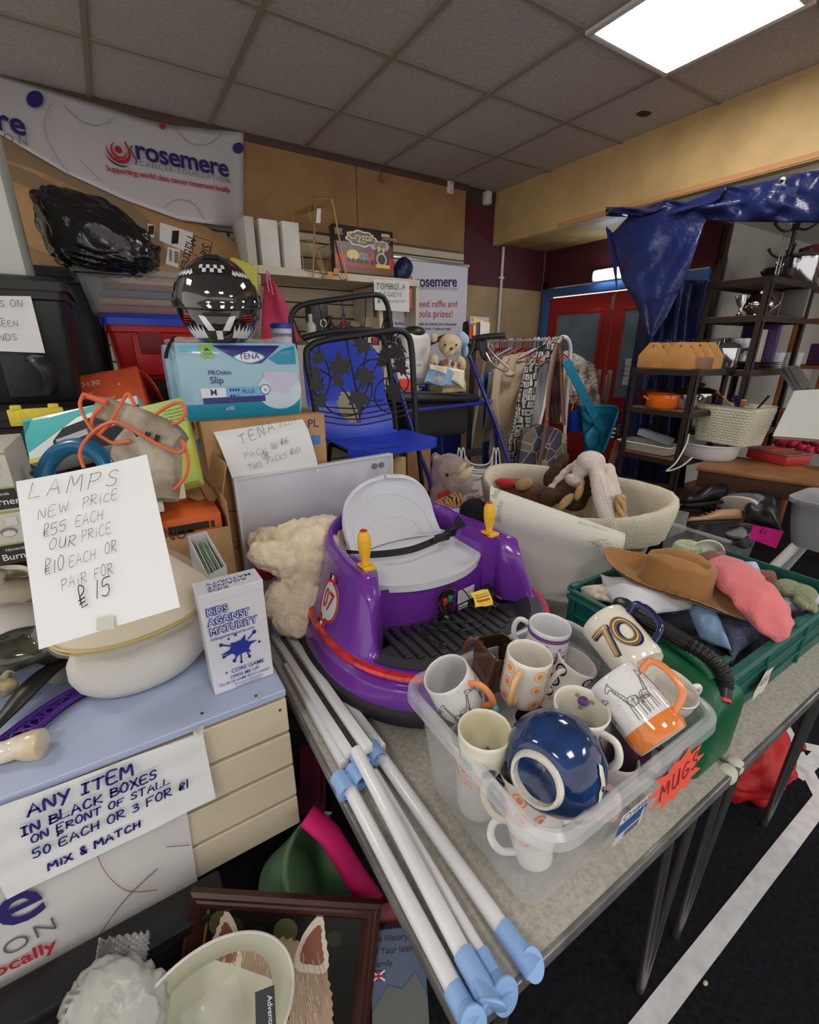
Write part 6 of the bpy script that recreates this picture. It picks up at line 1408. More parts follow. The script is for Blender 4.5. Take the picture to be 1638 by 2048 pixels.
mb=MB();mb.loft([[(p[0],p[1],z)for p in rrect(.17,2.56,.24-d,.19-d,.03)]for z,d in((1.862,.005),(1.862,-.004),(1.885,-.004),(1.895,.01),(1.895,.2))],(False,False))
for k in range(9):mb.tube([(-.05+.055*k,2.38,1.897),(-.05+.055*k,2.74,1.897)],.004,6)
mb.build('lid',clr,cbx)
for k,c in enumerate(((150,60,50),(170,130,90),(90,96,110),(120,84,64))):mb=MB();mb.box((.17,2.56,1.735+.030*k),(.36-.02*k,.27,.024),.006);tag(mb.build('folded_cloth',cloth('boxed_cloth_%d'%k,c)),['folded rust cloth','folded tan cloth','folded slate cloth','folded brown cloth'][k]+' seen through the clear storage box','clothing')
o,f,g=sheet('notice','white hand-written notice stuck on the black storage box at the left edge','sign',PY(-70,592,2.008),PY(61,592,2.008),PY(90,706,1.995),PY(-70,700,1.995),paper(),bend=lambda u,v:.003*sin(u*5),n=10)
F4=lambda x,y:PY(x,y,1.99)
join(*[hfit(s,F4(*a),F4(*b),up,.08,3,sp=.3)for s,a,b in(('ITEMS ON',(-60,612),(48,614),),('ALL',(-50,638),(6,636)),('BEEN SEEN',(-60,654),(38,652)),('THE ENDS',(-60,682),(36,680)))]).build('lettering',ink(),o,smooth=0)
wx=abox('white_box','tall plain white box on the black storage box at the left edge','box',-.55,-.185,2.08,2.38,1.802,2.29,mat('white_foam_board',(206,206,202),.6),.006)
bb=MB();bc=PY(210,502,2.42)
bag_m=mat('black_bin_bag',(20,20,22),.22,coat=.3,bump=(14,.8))
def bagf(u,v):
 a=2*pi*u;e=-pi/2+pi*v;d=V((cos(a)*cos(e),sin(a)*cos(e),sin(e)))
 s_=(d.x+1)/2;hx_=math.copysign(abs(d.x)**.75,d.x)
 r=V((hx_*.185+.025*d.z*(1-s_)*-1,d.y*.15,(max(0,d.z)**.7)*(.235*(1-s_)**.75+.03)-.075*max(0,-d.z)**.6))
 n_=noise.noise(d*1.6+V((3,1,0)))*.012+(abs(noise.noise(V((d.x*2+d.z*4,d.y*4,d.z*2+d.x*3))))*.035+abs(noise.noise(d*4))*.012)
 return bc+r+d*n_
bb.grid(bagf,96,60,cu=True);tag(bb.build('bin_bag',bag_m,smooth=180),'shiny black bin bag slumped on the clear storage box','bag')
A,B,Cq=PY(-120,190,3.36),PY(453,478,3.32),PY(-120,420,3.10)
t,c,M,w,h=tbox('mattress_carton','long brown mattress carton leaning along the wall behind the bin bag','box',A,B,Cq,.13,card(),.004)
inv=M.inverted()
def MP(x,y):
 n=M.to_3x3()@V((0,0,1));o_=M.translation;d=ray(x,y);p=EYE+d*((o_-EYE).dot(n)/d.dot(n));q=inv@p;return(q.x,q.y)
mb=MB();pol(mb,[MP(320,445),MP(386,466),MP(381,508),MP(319,481)],0);pol(mb,[MP(296,447),MP(311,452),MP(307,476),MP(294,470)],0);pol(mb,[MP(336,494),MP(360,500),MP(356,536),MP(331,528)],0)
onM(mb,M,.0015)
k=MB()
for i in range(8):a=MP(346+1.6*i,462);b=MP(344+1.6*i,488);stroke(k,[a,b],.005 if i%3 else.008)
for i in range(6):stroke(k,[MP(298+2*i,452),MP(296+2*i,470)],.005)
for i in range(7):stroke(k,[MP(348,504+3.4*i),MP(357,506+3.4*i)],.006);stroke(k,[MP(338,500+3.4*i),MP(344,502+3.4*i)],.006)
pts=[MP(388,472),MP(424,484),MP(418,522),MP(384,508)];stroke(k,pts+[pts[0]],.004)
onM(k,M,.003)
a=MP(400,483);b=MP(393,520)
l1=txt('Sleep',.075,.0,0,0);l2=txt('Mattress',.075,0,0,-.085)
ang=atan2(b[1]-a[1],b[0]-a[0]);l=join(l1,l2);R_=Matrix.Rotation(ang,4,'Z');l.v=[R_@p for p in l.v];l.v=[p+V((MP(405,485)[0],MP(405,485)[1],0))for p in l.v];onM(l,M,.003)
join((mb,0),(k,1),(l,1)).build('label',[paper(),flat((50,44,40))],c,smooth=0)
mb=MB()
for p in([(-20,330),(80,370),(220,450),(300,560)],[(-20,292),(120,345),(270,430),(330,530)]):stroke(mb,[MP(*q)for q in p],.09,0,smooth=6)
subdiv(mb,1);onM(mb,M,.0008).build('packing_tape',mat('grey_tape',(142,120,92),.3),c,smooth=0)
# cream bookcase on the back wall and what stands on it
cw=mat('cream_melamine',(214,204,184),.5)
bkc=thing('bookcase','cream bookcase unit against the slatted wall with the train game on top','bookcase',(1.4,3.3,0))
for nm,c,d in(('top_board',(1.43,3.30,2.03),(1.20,.42,.045)),('side_board',(.85,3.30,1.0),(.03,.42,2.0)),('side_board',(1.70,3.30,1.0),(.03,.42,2.0)),('side_board',(2.01,3.30,1.0),(.03,.42,2.0)),('shelf',(1.28,3.30,1.585),(.84,.40,.03)),('shelf',(1.855,3.30,1.585),(.30,.40,.03)),('shelf',(1.43,3.30,1.0),(1.14,.40,.03)),('front_panel',(1.855,3.10,1.28),(.30,.02,.58)),('front_panel',(1.28,3.10,1.28),(.84,.02,.58))):
 MB().box(c,d,.002,seg=1).build(nm,cw,bkc)
MB().box((1.665,3.12,1.9),(.02,.01,.22)).build('slotted_strip',mat('slotted_strip',(70,66,60),.5,metal=.5),bkc)
mb=MB()
for i in range(7):mb.box((.80,YW-.03,1.98+.05*i),(.012,.02,.022))
tag(mb.build('slotted_strip',flat((30,30,32))),'black slotted wall strip left of the bookcase','bracket')
def wbox(label,px0,py0,px1,py1,y,d,m,name='white_carton'):
 a=PY(px0,py0,y);b=PY(px1,py1,y);return abox(name,label,'box',a.x,b.x,y,y+d,2.0535,a.z,m,.002)
wc2=mat('white_carton_card',(222,219,212),.6,var=(8,.08))
wbox('white carton nearest the left end of the bookcase top, greyed for its shaded side',487,431,516.5,538,3.10,.30,mat('shaded_white_card',(196,192,184),.6));wbox('white carton second from the left on the bookcase top',517,436,562.5,540,3.10,.30,wc2);wbox('white carton behind the gold wire rack on the bookcase top',563,441,604,545,3.10,.30,wc2)  # left carton is greyer: shade on the side face put into its colour
gw=mat('gold_wire',(190,158,92),.3,metal=.8)
gr=thing('wire_rack','gold wire magazine rack standing on the bookcase edge','rack',PY(655,556,3.06))
Q=lambda x,y,yy=3.06:PY(x,y,yy)
mb=MB();mb.tube(spline([Q(626,556),Q(629,470),Q(630,405),Q(636,397),Q(658,398),Q(666,408),Q(680,485),Q(694,558)],6),.0055,8);mb.tube([Q(629,411),Q(665,411)],.004,8)
mb.tube([Q(626,556),Q(640,560),Q(650,548),Q(676,550),Q(684,561),Q(694,558)],.0045,8);mb.build('frame',gw,gr)
mb=MB()
for i in range(7):t=i/6;mb.tube([Q(587+3*t*6,430-2*t,3.06+.02+.22*t*0),Q(633+30*t,401+4*t*2,3.07)],.0025,6)
mb.tube([Q(585,442),Q(585,428),Q(592,421),Q(618,424),Q(622,440)],.003,6);mb.tube([Q(587,430),Q(632,402)],.003,6);mb.build('shelf',gw,gr)
mb=MB()
for i in range(9):t=i/8;mb.tube([Q(602+30*t,480+1*t,3.10),Q(640+12*t,545+3*t,3.08)],.0011,5)
for i in range(10):t=i/9;mb.tube([Q(634+34*t,497-10*t,3.12),Q(652+2*t,547,3.08)],.0011,5)
mb.tube([Q(602,480,3.1),Q(632,481,3.1)],.003,6);mb.tube([Q(634,498,3.12),Q(668,486,3.12)],.003,6);mb.tube([Q(602,480,3.1),Q(608,540,3.08),Q(652,548,3.08),Q(668,486,3.12)],.003,6);mb.build('basket',gw,gr)
mb=MB();qm=quadmap(Q(634,417,3.045),Q(642,417,3.045),Q(641,446,3.04),Q(632,446,3.04));mb.grid(lambda u,v:qm(u,v,0),2,2);mb.build('price_tag',paper(),gr)
def star(px_,py_,y,r=.02,label='orange star price ticket'):
 c=PY(px_,py_,y);mb=MB();pts=[(c.x+r*(1 if i%2 else.7)*cos(pi*i/9),y,c.z+r*(1 if i%2 else.7)*sin(pi*i/9))for i in range(18)]
 mb.poly(pts);mb.poly([(p[0],y+.001,p[2])for p in pts]);return mb
star(660,551,3.035,.022).build('price_ticket',mat('orange_ticket',(228,150,56),.6),gr)
A,B,Cq=PY(664,446,3.10),PY(785,452,3.10),PY(668,552,3.08)
B.z=A.z;Cq.z=2.0545;Cq.x=A.x
t,c,M,w,h=tbox('train_game','red boxed train game with a steam engine picture on the bookcase top','game box',A,B,Cq,.06,mat('dark_game_card',(46,34,32),.35,coat=.3),.002)
mb=MB();rect(mb,.004,.004,w-.004,h*.40,0,.0002);rect(mb,.004,h*.40,w-.004,h*.66,1,.0002);rect(mb,.004,.004,w-.004,h*.16,2,.0004);
for k in range(3):pol(mb,[(w*(.45+.0)+(.20-.02*k)*.62*cos(a)*w*2.0*(1+.08*sin(a*8)),h*.76+(.17-.03*k)*h*sin(a)*(1+.08*sin(a*8)))for a in[2*pi*i/40 for i in range(40)]],(3,4,3)[k]if k<2 else 4,.0005+.0003*k)
txt('Crystal',.062,.004,w*.45,h*.73,'CENTER',shear=.35,mb=mb,mi=5);txt('TRAIN',.022,.002,w*.45,h*.66,'CENTER',mb=mb,mi=5);txt('CONTENTS',.022,.004,w*.80,h*.80,mb=mb,mi=5)
for i in range(6):rect(mb,w*.80,h*(.765-.03*i),w*(.95-.02*(i%3)),h*(.773-.03*i),6,.0006)
for i in range(4):rect(mb,w*.03,h*(.90-.035*i),w*(.16-.01*(i%3)),h*(.915-.035*i),6,.0006)
rect(mb,w*.80,h*.87,w*.94,h*.93,3,.0006);txt('Playtime',.016,.003,w*.87,h*.885,'CENTER',mb=mb,mi=7)
disc(mb,w*.30,h*.40,.045,20,8,ry=.030,z=.0008);rect(mb,w*.40,h*.30,w*.55,h*.46,9,.0008)
for i in range(4):rect(mb,w*(.415+.034*i),h*.36,w*(.435+.034*i),h*.43,0,.0011)
rect(mb,w*.60,h*.28,w*.68,h*.50,7,.0008);disc(mb,w*.78,h*.36,.058,24,4,z=.0009);disc(mb,w*.78,h*.36,.042,24,6,z=.0011);disc(mb,w*.78,h*.36,.030,24,4,z=.0013);rect(mb,w*.66,h*.40,w*.76,h*.56,4,.0010);rect(mb,w*.72,h*.52,w*.755,h*.64,8,.0012);rect(mb,w*.80,h*.50,w*.835,h*.62,8,.0012);rect(mb,w*.68,h*.17,w*.92,h*.25,8,.0012)
for x in(.22,.30,.38,.44,.52,.62):disc(mb,w*x,h*.27,.016,14,4,z=.001)
for i in range(5):disc(mb,w*(.66+.05*i),h*(.66+.02*(i%2)),.028,14,6,z=.0007)
lay={}
for f,m in zip(mb.f,mb.m):
 for i in f:lay[i]=mb.v[i].z if mb.v[i].z else.0018
mb.v=[M@V((p.x,p.y,.0012+lay.get(i,0)))for i,p in enumerate(mb.v)]
mb.build('print',[flat((178,40,44),.3),flat((96,34,36),.3),flat((120,70,44),.3),flat((214,206,190),.3),flat((34,28,28),.3),flat((222,190,110),.3),flat((186,176,176),.3),flat((196,40,40),.3),flat((222,196,90),.3),flat((60,150,146),.3)],c,smooth=0)
star(673,542,3.075,.024).build('price_ticket',mat('orange_ticket'),c)
ZS=1.6015
def bottle(label,px_,y,h,r,m,capm,nh=.05,sq=False,name='bottle'):
 x=PY(px_,690,y).x;t=thing(name,label,'bottle',(x,y,ZS));T=Matrix.Translation((x,y,ZS))
 mb=MB();mb.lathe([(.0001,0),(r,0),(r,h-nh),(r*.85,h-nh*.75),(r*.4,h-nh*.45),(r*.36,h)],20,M=T);mb.build('body',m,t,smooth=40)
 mb=MB();mb.lathe([(r*.42,h-.002),(r*.42,h+.022),(.0001,h+.022)],16,M=T);mb.build('cap',capm,t);return t
wp_=flat((210,208,202),.3);dk=flat((34,30,30),.3)
bottle('white pump bottle on the lower bookcase shelf',624,3.13,.17,.035,wp_,wp_);bottle('dark bottle with black cap beside the black carton',664,3.2,.17,.028,flat((70,40,36),.2),dk)
bottle('bottle with a bright blue cap on the lower bookcase shelf',690,3.2,.19,.032,flat((180,60,60),.3),flat((50,110,200),.3));bottle('small amber bottle at the front of the lower shelf',680,3.12,.09,.022,flat((190,130,60),.2),dk);bottle('small green bottle at the front of the lower shelf',700,3.13,.08,.02,flat((90,140,90),.2),wp_)
t=abox('whisky_carton','tall black carton with white lettering beside the white pump bottle','box',PY(622,650,3.22).x,PY(652,650,3.22).x+.02,3.22,3.32,ZS,1.86,flat((36,38,38),.4));fr=frame((PY(652,650,3.22).x-.005,3.2185,1.63),(0,0,1),(-1,0,0));put(txt('PRO',.075,.016,.0,-.012),fr,.001).build('lettering',flat((210,210,210)),t.children[0],smooth=0)
for lab,a,b,zt,m in(('cream gift card with a drawing on the lower shelf',728,762,1.80,(214,200,150)),('grey wrapped gift at the middle of the lower shelf',702,722,1.765,(140,138,150))):
 x0,x1=PY(a,660,3.24).x,PY(b,660,3.24).x;t=abox('gift_box',lab,'box',x0,x1,3.24,3.28,ZS,zt,flat(m,.6));star((a+b)/2+2,651,3.237,.026).build('price_ticket',mat('orange_ticket'),t.children[0])
for i,(x,c,hh)in enumerate(((640,(210,170,150),.06),(655,(220,214,206),.07),(718,(200,120,60),.08),(735,(226,220,205),.06),(750,(160,60,70),.05))):
 abox('gift_box',['small peach','small white','small orange','small ivory','small plum'][i]+' gift box at the front of the lower bookcase shelf','box',PY(x,680,3.12).x-.025,PY(x,680,3.12).x+.025,3.11,3.16,ZS,ZS+hh,flat(c,.5))
mb=MB();mb.ell(PY(806,540,3.16),(.07,.06,.085),rot=(0,.5,0),n=20);mb.jig(.02,12);tag(mb.build('gift_bag',mat('navy_spot',(30,36,84),.4,var=(60,.9)),smooth=180),'navy spotted gift bag slumped between the train game and the pull-up banner','bag')
o,f,g=sheet('notice','white tombola notice taped to the bookcase edge','sign',PY(747,558,3.06),PY(819,563,3.06),PY(819,624,3.05),PY(750,620,3.05),paper(),bend=lambda u,v:.004*sin(u*4),n=8)
F5=lambda x,y:PY(x,y,3.045)
join(*[hfit(s,F5(*a),F5(*b),up,w_,sd,sp=.3,hgt=hh)for s,a,b,w_,sd,hh in(('TOMBOLA',(753,578),(811,579),.10,3,.048),('5 TiCKETS',(758,592),(804,593),.10,4,.034),('£1',(756,606),(763,606),.12,5,.032),('PRiZE EVERY TiME',(770,605),(810,605),.10,6,.020))]).build('lettering',ink(),o,smooth=0)
abox('tray','small orange card behind the tombola notice','card',PY(818,580,3.1).x,PY(824,580,3.1).x,3.10,3.104,1.86,1.99,flat((226,110,80)))
pn=thing('net_bag','bright pink net gift bag hanging at the left of the bookcase','bag',PY(560,620,2.98))
pm_=mat('pink_net',(222,60,112),.6,alpha=.72)
qm=lambda u,v:PY(534+28*(1-v)*0+(525-534)*(1-v)+((600-525)*(1-v)**.8+(545-534)*v)*u,560+120*(1-v)+10*sin(u*3)*(1-v)-8*u*(1-v)*(0),2.98+.03*sin(u*6))
mb=MB();mb.grid(lambda u,v:qm(u,v),20,20);mb.grid(lambda u,v:qm(u,v)+V((0,.06,0)),20,20);mb.build('bag',pm_,pn,smooth=180)
mb=MB();mb.tube(spline([PY(538,585,2.97),PY(534,560,2.97),PY(535,543,2.97),PY(540,560,2.97),PY(546,590,2.97)],6),.006,8);mb.build('ribbon',mat('pink_ribbon',(236,120,150),.5),pn)
yb=MB();yb.slab(lambda u,v:PY(468+48*u-2*v,515+18*u+70*(1-v),2.92+.02*sin(u*4)),10,8,.02);tag(yb.build('carrier_bag',mat('lime_bag',(206,200,80),.45)),'lime yellow bag hanging behind the helmet','bag')
cd=MB()
for k,(dx,r)in enumerate(((0,1),(4,2))):cd.tube(spline([PY(462+dx,480,3.4),PY(458+dx,500,3.36),PY(466+dx,510,3.36),PY(470,520,3.3)],6),.004,6)
tag(cd.build('cable',flat((40,30,30))),'dark cable looped over the yellow bag','cable')
tb=thing('collecting_tub','small white charity collecting tub with a blue lid behind the pad pack','tub',PY(564,672,1.82));c=PY(564,672,1.82);c.z=1.615
mb=MB();mb.lathe([(.0001,-.02),(.036,-.02),(.038,.036),(.0001,.036)],28,M=Matrix.Translation(c));mb.build('body',flat((212,212,220),.4),tb);mb=MB();mb.lathe([(.04,.034),(.04,.05),(.036,.053),(.0001,.053)],28,M=Matrix.Translation(c));mb.build('lid',flat((44,62,170),.4),tb)
mb=txt('rosemere',.024,.003,-.045,0);mb.v=[c+V((.0392*sin(p.x/.038),-.0392*cos(p.x/.038),p.y+.006))for p in mb.v];mb.build('lettering',flat((44,46,120)),tb,smooth=0)
# charity logo and banners
def logo(mb,x,y,s,red=0,navy=1):
 """emblem: flame-like figure with a round head, s = height"""
 def arcshape(pts):pol(mb,[(x+s*a,y+s*b)for a,b in pts],red)
 ringd(mb,x,y+s*.12,0,s*.15,20,red);
 def crescent(r,w_,a0,a1,mi=red,k=1.0,oy=.08):
  n=20;o_,i_=[],[]
  for q in range(n+1):
   t=q/n;a=a0+(a1-a0)*t;ww=w_*sin(pi*min(1,max(.02,t)))**.7
   o_.append((x+s*r*cos(a)*k,y+s*(oy+r*sin(a))));i_.append((x+s*(r-ww)*cos(a)*k,y+s*(oy+(r-ww)*sin(a))))
  pol(mb,o_+i_[::-1],mi)
 crescent(.34,.11,radians(110),radians(365));crescent(.52,.15,radians(165),radians(390));crescent(.66,.07,radians(200),radians(300),navy)
 stroke(mb,[(x+s*.62,y+s*.40),(x+s*.54,y+s*.22),(x+s*.62,y-s*.02),(x+s*.70,y-s*.2),(x+s*.64,y-s*.38)],s*.05,1,smooth=5);stroke(mb,[(x+s*.34,y+s*.5),(x+s*.44,y+s*.2),(x+s*.42,y)],s*.08,red,smooth=5)
def lockup(fr_fit,P_logo,s,P0,P1,upv):
 pass
navy=flat((44,36,104));crim=flat((176,34,46));grey_i=flat((110,108,116))
Wb=lambda x,y:PY(x,y,YW-.05)
bt_m=mat('banner_vinyl',(196,192,194),.25,bump=(9,.25),coat=.3)
tl,tr,br,bl_=Wb(-160,118),Wb(487,264),Wb(487,456),Wb(-160,196)
def bsheet(u,v):
 top=[(-160,116),(0,150),(200,210),(320,248),(487,265)];bot=[(-160,200),(0,268),(130,345),(250,400),(360,440),(487,456)]
 def at_(L,x):
  for(x0,y0),(x1,y1)in zip(L,L[1:]):
   if x<=x1:return y0+(y1-y0)*(x-x0)/(x1-x0)
  return L[-1][1]
 x=-160+647*u;y=at_(bot,x)*(1-v)+at_(top,x)*v
 return PY(x,y,YW-.05-.20*(1-v)*smoothstep(487,420,x)-.006*abs(noise.noise(V((u*9,v*3,2))))-.012*noise.noise(V((u*14-v*6,v*2.0,5)))*(u>.85)*(u-.85)*6)
mb=MB();mb.slab(bsheet,60,14,.001);wb_=tag(mb.build('banner',bt_m,smooth=180),'white charity banner pinned along the top of the left wall','banner')
def bdep(x,y):
 T_,B_=[(-160,116),(0,150),(200,210),(320,248),(487,265)],[(-160,200),(0,268),(130,345),(250,400),(360,440),(487,456)]
 def at_(L,x):
  for(x0,y0),(x1,y1)in zip(L,L[1:]):
   if x<=x1:return y0+(y1-y0)*(x-x0)/(x1-x0)
  return L[-1][1]
 a,b=at_(T_,x),at_(B_,x);v=(b-y)/(b-a);return YW-.05-.20*(1-v)*smoothstep(487,420,x)
Fb=lambda x,y:PY(x,y,bdep(x,y)-.018)
def blay(mb,k=1):
 """drop lettering drawn on the upright wall plane onto the leaning banner"""
 out=[]
 for p in mb.v:
  q=RX.dot(p-EYE),RY.dot(p-EYE),RF.dot(p-EYE);out.append(Fb(819+FPX*q[0]/q[2],1024+FPX*q[1]/q[2]))
 mb.v=out;return mb
Fw=lambda x,y:PY(x,y,YW-.068)
lg=MB();logo(lg,0,0,.115);P=Fw(238,305);lg.v=[P+V((p.x,0,p.y))for p in lg.v]
t1_=tfit('rosemere',Fw(274,317),Fw(459,354),up,.018,sp=.95);t2_=tfit('CANCER FOUNDATION',Fw(280,331),Fw(460,366),up,-.004,sp=1.35);t3_=tfit('Supporting world class cancer treatment locally',Fw(213,341),Fw(461,385),up,.012,sp=.9)
r1=fit(txt('re',1,.02),Fw(-4,258),Fw(54,272),up);r2=fit(txt('I O N',1,-.01),Fw(-4,279),Fw(56,292),up)
circ=MB()
for x,y,r_,mi in((70,198,17,1),(477,296,11,1),(325,252,6,0)):disc(circ,x,y,r_,24,mi)
for pts in([(105,205),(92,230),(92,270),(118,320),(138,345)],[(128,210),(160,240),(200,250),(235,232)],[(345,250),(380,285),(415,288),(445,268)],[(160,320),(185,345),(200,360)],[(328,415),(350,400),(385,405),(410,440)]):stroke(circ,pts,1.4,3,smooth=6)
circ.v=[Fw(p.x,p.y)for p in circ.v]
blay(join(lg,(t1_,1),(t2_,2),(t3_,0),(r1,1),(r2,2),circ)).build('lettering',[crim,navy,grey_i,flat((150,144,150))],wb_,smooth=0)
yb_=3.24;A,B=PY(783,516,yb_),PY(936,532,yb_);zt=(A.z+B.z)/2;x0,x1=A.x,B.x
pu=thing('pull_up_banner','tall pull-up charity banner asking for raffle and tombola prizes','banner',((x0+x1)/2,yb_,0))
mb=MB();mb.box(((x0+x1)/2,yb_,(zt+.86)/2+.35),(x1-x0,.003,zt-1.56));mb.v=mb.v;mb=MB();mb.box(((x0+x1)/2,yb_,(zt+1.30)/2),(x1-x0,.003,zt-1.30));mb.build('panel',mat('banner_white_face',(212,210,222),.4),pu)
mb=MB();mb.box(((x0+x1)/2,yb_,(1.30+.08)/2),(x1-x0,.003,1.22));mb.build('panel',flat((34,36,120),.4),pu,label='navy lower panel')
mb=MB();mb.box(((x0+x1)/2,yb_,zt+.005),(x1-x0+.02,.02,.02),.004);mb.build('top_rail',mat('satin_aluminium',(170,172,178),.3,metal=.8),pu);mb=MB();mb.box(((x0+x1)/2,yb_,.05),(x1-x0+.04,.14,.09),.02);mb.build('base',mat('satin_aluminium'),pu);mb=MB();mb.tube([((x0+x1)/2,yb_+.03,.09),((x0+x1)/2,yb_+.03,zt)],.008,8);mb.build('pole',mat('satin_aluminium'),pu)
Fp=lambda x,y:PY(x,y,yb_-.0035)
lg=MB();logo(lg,0,0,.07);P=Fp(815,560);lg.v=[P+V((p.x,0,p.y))for p in lg.v]
L_=[(tfit('rosemere',Fp(831,573),Fp(914,573),up,.018,sp=.95),1),(tfit('CANCER FOUNDATION',Fp(832,578.5),Fp(914,581),up,-.004,sp=1.35),2),(tfit('We need raffle and',Fp(803,614),Fp(914,614),up,.0),0),(tfit('tombola prizes!',Fp(808,634),Fp(905,634.5),up,0),0),(tfit('Raffles and tombolas at events are a fantastic',Fp(790,650),Fp(913,651),up,.006),1),(tfit('way to raise crucial funds. Could you help?',Fp(800,659),Fp(902,660),up,.006),1)]
Lw=[(tfit(s,Fp(798,y),Fp(x1_,y+.5),up,.01),3)for s,y,x1_ in(('Gifts we love: scented',756,846),('candles, puzzles and',764,852),('games, food items,',772,850),('chocolates or',780,844),('toiletries and gift sets',788,856))]
join(lg,*L_,*Lw).build('lettering',[crim,navy,grey_i,flat((224,224,230))],pu,smooth=0)
# blue plastic chair standing on the back table
bc_=mat('royal_blue_plastic',(34,64,196),.42,bump=(200,.05))
chr_=thing('plastic_chair','royal blue moulded plastic chair standing on the back table','chair',(1.0,1.9,TT))
cx0=PY(735,870,1.72).x
def chair_s(u,v):
 x=2*u-1
 if v<.08:t=v/.08;return V((.985+.225*x,1.655+.035*abs(x)**3,1.150+.022*sin(t*pi/2)))
 if v<.5:
  t=(v-.08)/.42;return V((.985+.228*x*(1-.05*t),1.655+.035*abs(x)**3*(1-t)+.34*t,1.172+.02*abs(x)**3-.016*sin(pi*t)*(1-x*x)))
 t=(v-.5)/.5;hw=(.218-.015*t)*(1 if t<.75 else sqrt(max(.0,1-((t-.75)/.25)**2*.55)))
 return V((.965+hw*x-.012*t,1.995+.075*smoothstep(0,.45,t)+.06*t-.03*(1-x*x)*sin(pi*t)*-1,1.172+.06*smoothstep(0,.3,t)*0+.44*t**1.05))
mb=MB();mb.slab(chair_s,30,50,.006)
hole=PY(703,815,2.07);keep=[i for i,f in enumerate(mb.f)if not(((sum((mb.v[k].x for k in f))/len(f)-hole.x)/.060)**2+((sum((mb.v[k].z for k in f))/len(f)-hole.z)/.072)**2<1 and sum((mb.v[k].y for k in f))/len(f)>1.98)]
mb.f=[mb.f[i]for i in keep];mb.m=[0]*len(keep);mb.build('seat_shell',bc_,chr_,smooth=50)
for sx in(-1,1):
 mb=MB();mb.tube([(.97+sx*.17,1.74,1.16),(.97+sx*.20,1.70,TT+.004)],.011,10);mb.build('leg',mat('black_tube',(28,28,30),.35),chr_);mb=MB();mb.tube([(.97+sx*.17,1.97,1.16),(.97+sx*.20,2.06,TT+.004)],.011,10);mb.build('leg',mat('black_tube'),chr_)
mb=MB();mb.tube([(.80,1.74,1.155),(1.14,1.74,1.155),(1.14,1.97,1.155),(.80,1.97,1.155)],.009,8,closed=True);mb.build('seat_frame',mat('black_tube'),chr_)
# black wire trellis stands with leaves
bw=mat('black_powder_wire',(26,26,28),.45)
LEAF=[(0,0),(.10,.16),(.36,.05),(.30,.24),(.52,.36),(.36,.46),(.44,.70),(.20,.60),(.10,.78),(.0,1.05),(-.10,.78),(-.20,.60),(-.44,.70),(-.36,.46),(-.52,.36),(-.30,.24),(-.36,.05),(-.10,.16)]
def leaf(par,c,s,rot):
 n=(EYE-c).normalized();u=V((0,0,1)).cross(n).normalized();v=n.cross(u);M=basis(c,u,v)@Matrix.Rotation(rot,4,'Z')
 mb=MB();mb.prism([(a*s,(b-.45)*s)for a,b in LEAF],.003,0,M=M);mb.v=[p+n*(.10*s*(1-min(1,(((M.inverted()@p).x/s)**2*4))))for p in mb.v];mb.build('leaf',bw,par,smooth=30)
def trellis(label,y,outline,wires,leaves,r=.0125):
 T=lambda x,yy:PY(x,yy,y);t=thing('trellis',label,'plant trellis',T(*outline[0]))
 mb=MB();mb.tube(spline([T(*p)for p in outline],6),r,12);mb.build('frame',bw,t,smooth=60)
 mb=MB()
 for wv in wires:mb.tube(spline([T(*p)for p in wv],6),.003,6)
 mb.build('wirework',bw,t)
 for x,yy,s,ro in leaves:leaf(t,PY(x,yy,y-.012),s*.66,ro)
def circ_px(cx,cy,r,a0=0,a1=360,n=14):return[(cx+r*cos(radians(a0+(a1-a0)*i/n)),cy-r*sin(radians(a0+(a1-a0)*i/n)))for i in range(n+1)]
trellis('black wire leaf trellis in front of the blue chair',1.645,[(641,888),(628,800),(613,715),(622,692),(652,680),(720,670),(790,661),(814,670),(823,698),(828,780),(833,862)],[[(622,700),(650,720),(660,760),(650,790),(625,788)],circ_px(692,780,52,150,390),circ_px(752,760,42,60,290),[(690,670),(700,720),(712,780),(720,845)],[(735,668),(730,720),(716,790)],[(637,830),(720,838),(829,815)],[(636,822),(720,828),(829,806)],[(635,812),(720,816),(828,797)],[(640,842),(720,850),(830,826)],circ_px(668,700,30,20,200),circ_px(740,705,34,-40,160),[(640,740),(670,760),(700,800),(716,845)],[(800,665),(770,700),(740,760),(718,840)],circ_px(785,790,36,100,300)],[(680,730,.145,.1),(730,755,.135,2.9),(718,800,.14,3.1),(636,715,.09,.6),(634,770,.10,-.4),(640,800,.09,.9),(724,693,.115,2.6),(630,745,.08,1.4),(676,762,.08,2.4)])
trellis('black wire leaf trellis leaning at the right side of the blue chair',1.86,[(792,858),(782,760),(770,690),(758,668),(730,660),(660,664),(606,676)],[[(770,690),(790,720),(780,760)],circ_px(790,720,20),circ_px(795,765,22),[(778,740),(830,750)],[(776,715),(822,716)],[(760,680),(800,690),(812,705)]],[(772,708,.13,.4),(793,702,.12,-.5),(800,735,.12,2.2),(786,775,.13,.2),(790,795,.11,2.9),(764,722,.09,1.2)])
trellis('black wire trellis with a bare fan top standing behind the blue chair',2.14,[(590,700),(582,650),(588,622),(612,608),(680,598),(752,590),(772,604),(780,640),(788,700)],[[(682,598),(690,640),(700,690)],[(732,592),(730,640),(724,690)],[(775,612),(765,650),(755,690)],[(588,640),(600,670),(620,690)],[(636,604),(645,640),(655,690)],circ_px(690,690,40,0,180)],[])
